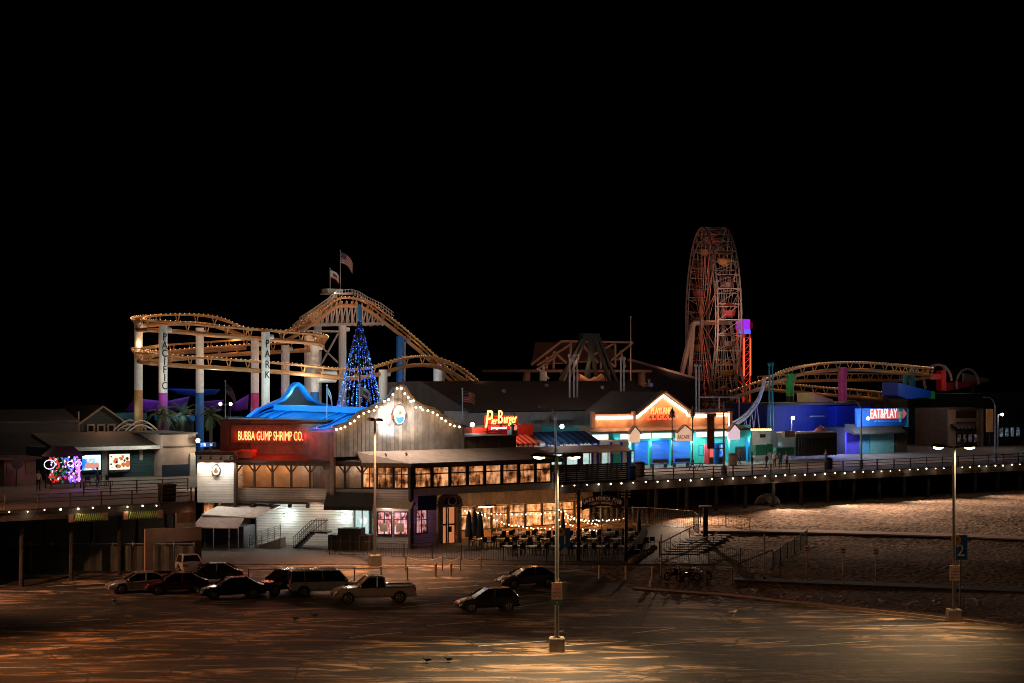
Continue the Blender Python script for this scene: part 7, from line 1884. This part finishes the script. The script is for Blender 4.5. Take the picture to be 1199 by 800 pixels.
lamp(PF.w(PF.x(205,40), 40, 12), (.85,.9,.7), 50, .3); lamp(PF.w(PF.x(246,40), 40, 12), (1,.85,.7), 40, .3)
bush('leafy_tree', 'dim rounded tree behind the end of the coaster drop', 'tree', 582, 66, 443, 2.6, LM2, 5, n=1500, lobes=9)
bush('leafy_tree', 'dim small tree left of the far pavilion', 'tree', 594, 68, 447, 1.8, LM2, 6, n=900)
lamp(PF.w(PF.x(588,60), 58, 18), (1,.5,.4), 60, .4)

# ------------------------------------------------------------------ small things on the lot and beach
# low guard rail along the lot
def rail_fence(name, label, pts, h=.9, m='wood_pale', rope=False, r=.06, sagz=.0):
    t = thing(name, label, 'barrier', *pts[0])
    for p in pts:
        b = MB(WF); b.tube((p[0],p[1],p[2]-.1),(p[0],p[1],p[2]+h),r,n=8); b.build('post', M(m), t)
    for p, q in zip(pts, pts[1:]):
        b = MB(WF); b.path([(p[0]+(q[0]-p[0])*i/8, p[1]+(q[1]-p[1])*i/8, p[2]+(q[2]-p[2])*i/8+h*.92-(.28*4*(i/8)*(1-i/8) if rope else 0)) for i in range(9)], .03 if rope else .045, 5); b.build('rope' if rope else 'rail', M(m), t)
    return t
rail_fence('guard_rail', 'low metal guard rail behind the van and the pickup truck', [foot(px, 681-(px-291)*.012) for px in (291,322,353,384,415,446,477)], 1.0, 'steel_grey')
rail_fence('rope_barrier', 'short rope barrier on the pavement before the restaurant entrance', [foot(px, 668) for px in (475,518,539,563)], 1.15, 'cream_paint', True)
rail_fence('rope_barrier', 'rope barrier with low posts beside the parked motorcycles', [foot(784,676), foot(795,681), foot(826,683), foot(857,683)], 1.2, 'wood_pale', True)
for i, (px, py) in enumerate([(510,676),(528,676),(702,678),(733,679),(764,680)]):
    x, y, z = foot(px, py); t = thing('bollard', 'pale bollard on the lot edge, %s' % ['left of the two before the rope barrier','right of the two before the rope barrier','nearest of three to the foremost lamp post','middle of the three right of the lamp post','last of three before the motorcycles'][i], 'bollard', x, y, z, 0, 'bollards on the lot edge')
    b = MB(); b.lathe((0,0,0), [(.10,-.05),(.10,1.0),(.06,1.08)], 10); b.build('post', M('cream_paint'), t); b = MB(); b.lathe((0,0,.7), [(.112,0),(.112,.14)], 10); b.build('band', M('sign_yellow'), t)
def small_sign(label, px, pyb, pyt, w_=.45, h_=.6, D=None):
    x, y, z = foot(px, pyb); zt = Zp(pyt, y); t = thing('road_sign', label, 'sign', x, y, z, 0, 'small signs on thin posts')
    b = MB(); b.tube((0,0,-.1),(0,0,zt-z),.035,n=6); b.build('post', M('steel_grey'), t)
    b = MB(); b.prism([(-w_/2,zt-z-h_),(w_/2,zt-z-h_),(w_/2,zt-z-.12),(w_/4,zt-z),(-w_/4,zt-z),(-w_/2,zt-z-.12)], -.06, -.038); b.build('sign_panel', mat('sign_peach', (.85,.72,.6), .6), t)
    b = MB(); b.box(-w_*.3,w_*.3,-.066,-.061,zt-z-h_*.5,zt-z-h_*.3); b.box(-w_*.3,w_*.3,-.066,-.061,zt-z-h_*.8,zt-z-h_*.65); b.build('marking', M('wood_brown'), t)
small_sign('peach sign on thin post, leftmost of three below the beach path', 945, 681, 638); small_sign('peach sign on thin post, middle one of three below the beach path', 987, 684, 640); small_sign('peach sign on thin post, rightmost of three below the beach path', 1025.5, 686, 641)
small_sign('small white sign on a post at the foot of the grey fabric fence', 30, 664, 625, .6, .75); small_sign('small dark sign on a post behind the white estate car', 206, 664, 624, .4, .7)
def plain_pole(label, px, pyb, pyt, r=.05):
    x, y, z = foot(px, pyb); t = thing('thin_pole', label, 'pole', x, y, z); b = MB(); b.tube((0,0,-.1),(0,0,Zp(pyt,y)-z),r,n=8); b.build('shaft', M('steel_grey'), t); b = MB(); b.lathe((0,0,0),[(r*2.5,0),(r*2.5,.08),(r,.15)],8); b.build('base_plate', M('steel_dark'), t)
    return t
plain_pole('bare thin pole left of the motorcycles', 774, 676, 626); plain_pole('bare thin pole at the foot of the beach stairs fence', 895, 678, 624); plain_pole('bare thin pole rising behind the entrance arch', 704.5, 655, 568, .045)
x, y, z = foot(826, 634); t = thing('beach_shower', 'dark shower column with pale crossbar at the beach edge', 'shower', x, y, z)
h = Zp(592,y)-z; b = MB(); b.box(-.2,.2,-.15,.15,-.1,h-.15); b.build('column', M('steel_dark'), t); b = MB(); b.box(-.55,.55,-.2,.2,h-.14,h); b.build('crossbar', M('cream_paint'), t)
# traffic cones
mat('cone_orange', (.6,.16,.04), .6)
for i, (px, py, lb) in enumerate([(184.5,664,'orange traffic cone left of the white estate car'),(762,688,'small pale cone standing by the kerb right of the lot')]):
    x, y, z = foot(px, py); t = thing('traffic_cone', lb, 'cone', x, y, z); b = MB(); b.lathe((0,0,.04),[(.17,0),(.03,.85)],12); b.build('cone', M('cone_orange') if i == 0 else M('cream_paint'), t); b = MB(); b.box(-.22,.22,-.22,.22,0,.04); b.build('base', M('rubber'), t); b = MB(); b.lathe((0,0,.4),[(.115,0),(.09,.15)],12); b.build('band', M('white_paint'), t)
# steps and sloping walls on the right of the patio
t = thing('beach_stairs', 'wide concrete stairs with sloping pale handrails leading from patio to beach', 'stairs', *foot(800,655))
b = MB(WF)
A_, B_ = foot(775,650), foot(818,626)
for k in range(9):
    f = k/9; x = A_[0]+(B_[0]-A_[0])*f; y = A_[1]+(B_[1]-A_[1])*f; z = A_[2]+(B_[2]-A_[2])*f; b.box(x,x+3.2,y,B_[1]+2,z-1.2,z+.12)
b.build('steps', mat('stone_dim', (.12,.10,.085), .85, 0, .3), t)
for (pa,ya),(pb,yb) in (((773,642),(818,618)),((806,644),(845,627)),((862,668),(905,650))):
    p = foot(pa,ya+8); q = foot(pb,yb+8); b = MB(WF); b.beam((p[0],p[1],p[2]+1.0),(q[0],q[1],q[2]+1.0),.09)
    for j in range(5): b.beam((p[0]+(q[0]-p[0])*j/4,p[1]+(q[1]-p[1])*j/4,p[2]+(q[2]-p[2])*j/4),(p[0]+(q[0]-p[0])*j/4,p[1]+(q[1]-p[1])*j/4,p[2]+(q[2]-p[2])*j/4+1.0),.06)
    b.build('handrail', M('path_stone'), t)
# dark slide-shaped planter walls with rocks
t = thing('rock_border', 'dark sloping wall with pale rocks at the right end of the patio', 'wall', *foot(745,655)); b = MB(WF); p, q = foot(733,658), foot(757,640)
b.add([(p[0],p[1],p[2]),(q[0],q[1],q[2]),(q[0],q[1],q[2]+2.0),(p[0],p[1],p[2]+.6),(p[0],p[1]+.4,p[2]),(q[0],q[1]+.4,q[2]),(q[0],q[1]+.4,q[2]+2.0),(p[0],p[1]+.4,p[2]+.6)],[(0,1,2,3),(7,6,5,4),(0,4,5,1),(1,5,6,2),(2,6,7,3),(3,7,4,0)]); b.build('wall', M('wood_dark'), t)
rs = random.Random(9)
for k in range(9):
    px = 740+k*3.2; py = 660-k*2.0+rs.uniform(-1,1); x, y, z = foot(px, py); b = MB(WF); b.ball((x,y,z+.15), rs.uniform(.3,.5), 7, 5, (1,.8,.7)); b.build('rock', mat('rock_tan', (.30,.22,.17), .9, 0, .3, 3, .5, 8), t)
# small dome tent on the sand under the pier edge
x, y, z = foot(897, 590); y -= 1; t = thing('beach_shelter', 'pale half-dome beach shelter on the bright sand by the pier', 'shelter', x, y, gsand(x,y))
b = MB(); vs = []; n = 12
for i in range(n+1):
    a = PI*i/n
    for j in range(6): f = j/5*PI*.5; vs.append((-math.cos(a)*1.3*math.cos(f*.9), math.sin(f)*1.1, math.sin(a)*1.15*math.cos(f*.85)))
b.add(vs, [(i*6+j,(i+1)*6+j,(i+1)*6+j+1,i*6+j+1) for i in range(n) for j in range(5)]); o = b.build('canopy', mat('tent_grey', (.7,.66,.62), .6), t, smooth=True); md = o.modifiers.new('thick','SOLIDIFY'); md.thickness = .02
b = MB(); b.path([(-math.cos(PI*i/n)*1.3,0,math.sin(PI*i/n)*1.15) for i in range(n+1)], .03, 5); b.build('hoop', M('white_paint'), t)
lamp((x+.5, y-3.5, gz(x,y)+2.2), (1,.8,.65), 26, .2)  # added lamp without a fixture, brightens the shelter
# motorcycles
def bike(label, px, py, rot, m):
    x, y, z = foot(px, py); t = thing('motorcycle', label, 'motorcycle', x, y, z, rot, 'motorcycles by the rope barrier')
    for xx in (-.72,.72): b = MB(); b.path([(xx+.29*math.cos(a),0,.32+.29*math.sin(a)) for a in [2*PI*i/18 for i in range(18)]], .06, 6, True); b.beam((xx-.25,0,.32),(xx+.25,0,.32),.03); b.beam((xx,0,.07),(xx,0,.57),.03); b.build('wheel', M('rubber'), t)
    b = MB(); b.ball((.15,0,.82),.26,10,6,(1.2,.6,.6)); b.box(-.25,.3,-.14,.14,.35,.68); b.beam((-.72,0,.35),(0,0,.55),.08); b.build('body', m, t, smooth=False)
    b = MB(); b.box(-.75,-.1,-.12,.12,.76,.85); b.build('seat', M('rubber'), t)
    b = MB(); b.beam((.72,.0,.32),(.42,0,1.0),.07); b.tube((.4,-.36,1.05),(.4,.36,1.05),.025); b.build('handlebar', M('chrome'), t)
    b = MB(); b.ball((.58,0,.88),.1,8,6); b.build('headlight', M('lamp_clear'), t)
bike('dark motorcycle leaning left of the rope barrier posts', 790, 679, .6, M('trim_black')); bike('black motorcycle in the middle of the rope barrier', 806, 681, .3, M('paint_red')); bike('pale faired motorcycle right of the black one', 819, 679, 2.6, M('paint_silver'))
# gulls
mat('feather_white', (.72,.70,.68), .8); mat('feather_grey', (.30,.30,.31), .8); mat('beak', (.6,.35,.05), .5)
def gull_proto(label, x, y, z, rot, dark=False):
    t = thing('gull', label, 'bird', x, y, z, rot, 'gulls along the kerb')
    b = MB(); pr = [(-.34,.30,.015),(-.24,.27,.06),(-.1,.24,.10),(.05,.25,.11),(.13,.29,.09),(.18,.32,.065),(.21,.35,.06),(.25,.36,.05),(.29,.355,.02)]
    n = 10; vs = []; fs = []
    for x_, z_, r in pr: vs += [(x_, r*math.cos(2*PI*j/n)*.9, z_+r*math.sin(2*PI*j/n)) for j in range(n)]
    for i in range(len(pr)-1): fs += [(i*n+j,i*n+(j+1)%n,(i+1)*n+(j+1)%n,(i+1)*n+j) for j in range(n)]
    fs += [tuple(range(n))[::-1], tuple(range((len(pr)-1)*n,len(pr)*n))]; b.add(vs, fs)
    for sy in (-.04,.04): b.tube((.02,sy,0),(.02,sy,.18),.012,n=5); b.beam((.0,sy,.008),(.08,sy,.008),.05,.012)
    b.build('body', M('feather_white'), t, smooth=True)
    for sy in (-1,1):
        b = MB(); b.ball((-.1,sy*.095,.27),.2,8,6,(1.25,.12,.42)); b.build('wing', M('feather_grey'), t, smooth=True)
    b = MB(); b.tube((.27,0,.36),(.35,0,.345),.016,.004,6); b.build('beak', M('beak'), t); return t
gp_ = None
gulls = [(884,695),(916,700),(931,704),(945,705),(949,704),(962,706),(982,703),(987,707),(1004,707),(1014,709),(1033,708),(1062,712),(1071,709),(1094,708),(1099,706),(1136,706),(1144,707),(1131,712),(655,745),(133,707),(858,721)]
for i, (px, py) in enumerate(gulls):
    x, y, z = foot(px, py+1); lb = '%s gull from the left along the dark kerb' % ['first','second','third','fourth','fifth','sixth','seventh','eighth','ninth','tenth','eleventh','twelfth','thirteenth','fourteenth','fifteenth'][i] if i < 15 else {655:'gull standing beside the foremost lamp post base',133:'gull on the dark asphalt before the silver sedan',858:'gull on the open asphalt in front of the kerb'}.get(px)
    if px > 1110: lb = 'gull in the dark right of the right hand lamp post, %s' % {1136:'nearest the post',1144:'the farther one',1131:'close under the sign'}[px]
    rot = random.uniform(0,2*PI)
    if gp_ is None: gp_ = gull_proto(lb, x, y, z+.02, rot)
    else: copy_thing(gp_, x, y, z+.02, rot, lb)
for px, py, lb in ((500,777,'dark crow on the lit asphalt, left one of two'),(525,776,'dark crow on the lit asphalt, right one of two'),(368,724,'dark low blob on the asphalt below the pickup truck'),(345,728,'dark low blob on the asphalt below the white van')):
    x, y, z = foot(px, py); c = copy_thing(gp_, x, y, z+.02, random.uniform(2.6,3.6), lb, 'crows on the asphalt', swap={'feather_white':M('rubber'),'feather_grey':M('rubber'),'beak':M('rubber')}); c.name = 'crow'; c.scale = (.8,.8,.75)  # the last two are low dark blobs in the bird shape

# roof vents on the dark roofs
for i, (px, q, zz_, F_) in enumerate(((590,40,13.4,PF),(640,42,14.0,PF),(705,41,13.8,PF),(760,44,14.6,PF),(470,9,13.12,PF),(600,6,10.4,PF))):
    t = thing_f(F_, 'roof_vent', 'small metal vent on the %s' % ['left part of the broad dark roof behind the burger sign','broad dark roof behind the white lamp','broad dark roof left of the arcade gable','dark roof behind the arcade gable peak','flat restaurant roof behind the gable','low dark roof before the burger sign'][i], 'vent', F_.x(px,q), q, zz_)
    b = MB(); b.box(-.35,.35,-.35,.35,0,.45); b.build('housing', M('steel_grey'), t); b = MB(); b.lathe((0,0,.452), [(.18,0),(.18,.35),(.32,.4),(.1,.55)], 10); b.build('cowl', M('steel_grey'), t)
# ------------------------------------------------------------------ people
skin = mat('skin', (.45,.27,.19), .6); hairm = mat('hair', (.03,.02,.015), .7)
def person(label, x, y, z, rot, shirt, trousers, pose='stand', seed=0):
    rs = random.Random(seed); J = {}
    J['pel'] = (0,0,.95); J['wst'] = (0,0,1.10); J['cst'] = (0,.0,1.32); J['nck'] = (0,0,1.50); J['hd1'] = (0,-.01,1.60); J['hd2'] = (0,-.01,1.74)
    for s, k in ((-1,'l'),(1,'r')):
        st = .10 if pose == 'walk' else 0
        J[k+'hip'] = (s*.10,0,.90); J[k+'kne'] = (s*.11,-s*st-.02,.50); J[k+'ank'] = (s*.12,s*st*1.6+.02,.09); J[k+'toe'] = (s*.13,s*st*1.6-.13,.04)
        J[k+'sho'] = (s*.18,0,1.43); J[k+'elb'] = (s*.25,.03+.05*s*(pose=='walk'),1.15); J[k+'wri'] = (s*.26,-.06-.08*s*(pose=='walk'),.91); J[k+'pal'] = (s*.26,-.08-.08*s*(pose=='walk'),.85)
        if pose == 'arm' and s == 1: J[k+'elb'] = (s*.27,-.12,1.18); J[k+'wri'] = (s*.16,-.30,1.30); J[k+'pal'] = (s*.13,-.34,1.34)
        if pose == 'sit':
            J[k+'kne'] = (s*.13,-.44,.52); J[k+'ank'] = (s*.13,-.42,.09); J[k+'toe'] = (s*.13,-.56,.04)
    if pose == 'sit':
        for k in list(J):
            if not (k.endswith('kne') or k.endswith('ank') or k.endswith('toe')): a = J[k]; J[k] = (a[0], a[1]+(-.04 if a[2] > 1.2 else 0), a[2]-.42)
    names = list(J); idx = {n: i for i, n in enumerate(names)}
    rad = dict(pel=.145,wst=.13,cst=.155,nck=.055,hd1=.075,hd2=.095); E = [('pel','wst'),('wst','cst'),('cst','nck'),('nck','hd1'),('hd1','hd2')]
    for k in 'lr':
        rad.update({k+'hip':.10,k+'kne':.062,k+'ank':.045,k+'toe':.035,k+'sho':.065,k+'elb':.043,k+'wri':.028,k+'pal':.036})
        E += [('pel',k+'hip'),(k+'hip',k+'kne'),(k+'kne',k+'ank'),(k+'ank',k+'toe'),('cst',k+'sho'),(k+'sho',k+'elb'),(k+'elb',k+'wri'),(k+'wri',k+'pal')]
    vs = [Vector(J[n]) for n in names]; es = [(idx[a], idx[c]) for a, c in E]; rr = [rad[n] for n in names]
    for k, s in (('l',-1),('r',1)):                      # five fingers, slightly curled
        p = Vector(J[k+'pal']); w = Vector(J[k+'wri']); d = (p-w).normalized(); side = Vector((0,1,0)) if abs(d.y) < .8 else Vector((1,0,0))
        for f in range(5):
            L_ = [.045,.07,.078,.072,.058][f]; off = side*((f-2)*.017)
            if f == 0: off = side*-.035-d*.02
            a = len(vs); vs += [p+off+d*.03, p+off+d*(.03+L_*.6), p+off+d*(.03+L_)-Vector((s*.02,0,0))]; rr += [.010,.009,.007]; es += [(idx[k+'pal'], a),(a,a+1),(a+1,a+2)]
    me = bpy.data.meshes.new('person'); me.from_pydata(vs, es, []); o = bpy.data.objects.new('tmp', me); COL.objects.link(o)
    md = o.modifiers.new('skin','SKIN'); 
    for i, v in enumerate(me.skin_vertices[0].data): v.radius = (rr[i], rr[i]); v.use_root = (i == 0)
    o.modifiers.new('sub','SUBSURF').levels = 1; o.modifiers['sub'].render_levels = 1
    dg = bpy.context.evaluated_depsgraph_get(); m2 = bpy.data.meshes.new_from_object(o.evaluated_get(dg)); bpy.data.objects.remove(o)
    m2.materials.clear()
    for m_ in (skin, shirt, trousers, M('rubber')): m2.materials.append(m_)
    dz = .42 if pose == 'sit' else 0
    for p in m2.polygons:
        c = p.center; p.use_smooth = True; arm = abs(c.x) > .20 
        if c.z > 1.49-dz: p.material_index = 0
        elif c.z > .98-dz and not (arm and c.z < 1.0-dz): p.material_index = 1
        elif arm and c.z > .7-dz and c.z < 1.0-dz: p.material_index = 0
        elif c.z > .12: p.material_index = 2
        else: p.material_index = 3
    if pose == 'arm':
        for p in m2.polygons:
            if p.center.y < -.27 and p.center.z > 1.1: p.material_index = 0
    t = bpy.data.objects.new('person', m2); COL.objects.link(t); t.location = (x,y,z); t.rotation_euler = (0,0,rot); WM[t.name] = Matrix.Translation((x,y,z)) @ Matrix.Rotation(rot,4,'Z'); tag(t, label, 'person')
    b = MB(); hz = 1.70-dz; hy = -.01+(-.04 if pose == 'sit' else 0); b.ball((0,hy+.015,hz+.03), .108, 12, 8, (.92,1.0,1.05)); 
    # keep the face side free of hair
    keep = [f for f in b.f if not all(b.v[i].y < hy-.03 and b.v[i].z < hz+.05 for i in f)]; b.f = keep; b.mi = [0]*len(keep); b.build('hair', hairm, t, smooth=True)
    b = MB(); b.ball((0,hy-.105,hz-.01), .016, 6, 5, (.8,1,1.3)); b.build('nose', skin, t, smooth=True)
    b = MB(); b.ball((-.035,hy-.088,hz+.02), .011, 6, 4); b.ball((.035,hy-.088,hz+.02), .011, 6, 4); b.build('eyes', M('rubber'), t)
    b = MB(); b.box(-.022,.022,hy-.098,hy-.085,hz-.055,hz-.046); b.build('mouth', mat('lips', (.3,.1,.08), .6), t)
    b = MB(); b.ball((-.097,hy+.01,hz), .022, 6, 5, (.5,1,1.4)); b.ball((.097,hy+.01,hz), .022, 6, 5, (.5,1,1.4)); b.build('ears', skin, t)
    return t
cw = mat('cloth_white', (.65,.62,.58), .8); cb_ = mat('cloth_black', (.02,.02,.02), .8); cr = mat('cloth_red', (.35,.03,.03), .8); cn = mat('cloth_navy', (.02,.03,.07), .8); cg = mat('cloth_grey', (.2,.2,.2), .8)
def ped(label, px, q, rot, a, c, pose, seed, z=6.0):
    p = PF.w(PF.x(px,q), q, z); return person(label, p.x, p.y, p.z, rot, a, c, pose, seed)
ped('person in a white top and dark trousers standing left of the toy cart', 45, 19, .6, cw, cb_, 'stand', 1)
ped('person in dark clothes walking right of the blue glowing panel', 114, 20, 1.3, cb_, cn, 'walk', 2)
ped('person in a dark top and red trousers by the arcade end column', 880.5, 7, 1.4, cb_, cr, 'stand', 3)
ped('person in black walking left of the person in white by the booth', 897.5, 6.5, -1.2, cb_, cb_, 'walk', 4)
ped('person in a white top and red trousers raising one arm by the green counter', 907, 9, .4, cw, cr, 'arm', 5)
ped('person in black leaning towards the group with a dark bag', 913.5, 7, -.6, cb_, cn, 'arm', 6)
ped('person in a pale jacket and black trousers, right of the group on the deck', 921, 7, 2.0, cg, cb_, 'stand', 7)
ped('person in red walking past the vending machine', 866, 17, 1.2, cr, cn, 'walk', 8)
ped('person in brown sitting behind the deck rail left of the dark bin', 967, 8, .2, cg, cb_, 'stand', 9)
# chairs near the toy cart
for i, px in enumerate((103, 121, 128)):
    p = PF.w(PF.x(px,22), 22, 6.0); c = copy_thing(cp, p.x, p.y, p.z, .4+i, 'black chair on the deck right of the toy cart, %s of three' % ['first','second','third'][i], 'chairs by the toy cart')
# planter box by the curve of the left railing
t = bld('planter_box', 'dark square box at the right end of the left pier railing', 'box', 197, 1.0); x = PF.x(196,1.0)
b = MB(PF); b.box(x-.55,x+.55,.6,1.6,6,7.3); b.build('box', M('steel_dark'), t); b = MB(PF); b.box(x-.6,x+.6,.55,1.65,7.303,7.4); b.build('lid', M('wood_dark'), t)
# inner railing of the raised ramp, left deck
railing(PF.x(98,12), PF.x(226,12)-.5, 'pale horizontal railing across the left deck behind the front rail', q=12, st=2.2, m='wood_brown', n=3)
# added flood lights, fixed to the pier edge to brighten the sand
for i, px in enumerate((905, 975, 1060, 1150)):
    x = PF.x(px,-.5); t = thing_f(PF, 'added_floodlight', 'small added floodlight under the pier edge over the sand, %s' % ['nearest the shelter','second from the shelter','third from the shelter','farthest right'][i], 'floodlight', x, -.4, 5.35)
    b = MB(); b.box(-.2,.2,-.05,.15,-.05,.2); b.build('housing', M('steel_dark'), t); b = MB(); b.beam((0,.1,.1),(0,.3,.35),.05); b.build('bracket', M('steel_dark'), t)
    lamp(PF.w(x, -1.3, 5.3), (1,.74,.55), [2500,3500,2500,1200][i], .15, spot=110, aim=PF.w(x-1, -7, 2.0), blend=1)
lamp(PF.w(PF.x(790,-.5), -1.3, 5.3), (1,.66,.45), 5500, .15, spot=150, aim=PF.w(PF.x(790), -12, 2.0), blend=1)  # extra spot without a fixture, brightens the sand farther left
# the pier lamps also throw light down on the sand
for px, pw, tx in ((900,10000,-1),(985,19000,-1),(1070,13000,0),(1160,5000,0)):
    lamp(PF.w(PF.x(px,-.6), -.6, 12.5), (1,.72,.54), pw, .15, spot=74, aim=PF.w(PF.x(px)+tx, -9.5, 2.0), blend=1)
# added deck fill, spots without fixtures standing in for the pier lamps
for px, q, pw in ((780,9,480),(830,8,480),(900,8,450),(960,7,380),(1030,8,420),(1100,8,300),(1160,8,220),(30,14,70),(150,14,160),(205,16,190)):
    lamp(PF.w(PF.x(px,q), q+1.5, 11.5), (1,.60,.40), pw*1.3, .3, spot=122, aim=PF.w(PF.x(px,q), q+2.5, 6), blend=.6)
# blue flood on the restaurant roof
for s_, q in ((-18.5, 7), (-19, 12.5), (-19, 18), (-19, 22.5)): lamp(PF.w(s_, q, 15.5), (.30,.68,1), 2600, .3, spot=95, aim=PF.w(-13.2, q, 12.2), blend=.7)
lamp(PF.w(-9.7, 21.5, 14.2), (.35,.7,1), 300, .3); lamp(PF.w(-11, 5.5, 14.4), (.35,.7,1), 120, .3)
# ------------------------------------------------------------------ pieces that stand apart become parts of their own
APART = {'strap','pillar','door_seam','pilaster','strap','end_panel','panel','gallery_post','post_brace','porch_post','post','batten','skylight','wall','corner_trim','rail','brace','support','door','stock','duct','base','awning','bracket','hanger','light_tube','column','menu_picture','roof','roof_trim','gable_trim','window','arm','strut','steps'}
def split_apart():
    for o in [o for o in bpy.data.objects if o.type == 'MESH' and o.parent and o.name.split('.')[0] in APART and not o.modifiers]:
        me = o.data
        if me.users > 1 or len(me.vertices) > 4000: continue
        par = list(range(len(me.vertices)))
        def find(a):
            while par[a] != a: par[a] = par[par[a]]; a = par[a]
            return a
        for e in me.edges:
            a, c = find(e.vertices[0]), find(e.vertices[1])
            if a != c: par[a] = c
        # touching pieces stay together
        isl = {}
        for v in me.vertices: isl.setdefault(find(v.index), []).append(v.index)
        if len(isl) < 2 or len(isl) > 40: continue
        bx = {k: [[min(me.vertices[i].co[a] for i in vs)-.02 for a in range(3)], [max(me.vertices[i].co[a] for i in vs)+.02 for a in range(3)]] for k, vs in isl.items()}
        keys = list(isl); grp = {k: k for k in keys}
        def g(k):
            while grp[k] != k: k = grp[k]
            return k
        for i, a in enumerate(keys):
            for c in keys[i+1:]:
                if all(bx[a][0][t] <= bx[c][1][t] and bx[c][0][t] <= bx[a][1][t] for t in range(3)): grp[g(a)] = g(c)
        root = {}
        for k in keys: root.setdefault(g(k), set()).update(isl[k])
        if len(root) < 2: continue
        base = o.name.split('.')[0]; kids = list(o.children)
        for n_, vs in enumerate(list(root.values())):
            bm = bmesh.new(); bm.from_mesh(me); bm.verts.ensure_lookup_table()
            bmesh.ops.delete(bm, geom=[v for v in bm.verts if v.index not in vs], context='VERTS')
            m2 = bpy.data.meshes.new(base); bm.to_mesh(m2); bm.free()
            for m in me.materials: m2.materials.append(m)
            if n_ == 0: first = m2
            else:
                c = bpy.data.objects.new(base, m2); COL.objects.link(c); c.parent = o.parent; c.location = o.location; c.rotation_euler = o.rotation_euler
        o.data = first
split_apart()
# ------------------------------------------------------------------ camera, world
cam = bpy.data.cameras.new('camera'); co = bpy.data.objects.new('camera', cam); COL.objects.link(co)
co.location = (0,0,16); co.rotation_euler = (R(90),0,0)
cam.sensor_width = 36; cam.lens = 2000/1199*36; cam.shift_y = 40/1199; cam.clip_end = 6000; cam.clip_start = .5
SC.camera = co
w = bpy.data.worlds.new('World'); SC.world = w; w.use_nodes = True
N, L = w.node_tree.nodes, w.node_tree.links
sk = N.new('ShaderNodeTexSky'); sk.sky_type = 'NISHITA'; sk.sun_disc = False; sk.sun_elevation = R(-4); sk.sun_rotation = R(200)
L.new(sk.outputs[0], N['Background'].inputs[0]); N['Background'].inputs[1].default_value = .002
# added weak fill sun, standing in for town glow behind the camera
l = bpy.data.lights.new('fill_sun', 'SUN'); l.energy = .055; l.angle = R(25); l.color = (1,.74,.60)
o = bpy.data.objects.new('fill_sun', l); COL.objects.link(o); o.rotation_euler = (R(62), 0, R(-18))
v = SC.view_settings; v.view_transform = 'Standard'; v.look = 'None'; v.exposure = 0; v.gamma = 1; v.use_curve_mapping = False
SC.cycles.use_denoising = True; SC.cycles.filter_width = 1.0; SC.cycles.max_bounces = 5; SC.cycles.diffuse_bounces = 3; SC.cycles.sample_clamp_indirect = 3; SC.cycles.use_light_tree = True
SC.cycles.caustics_reflective = False; SC.cycles.caustics_refractive = False
print('LIGHTS', NL[0], 'OBJECTS', len(bpy.data.objects))
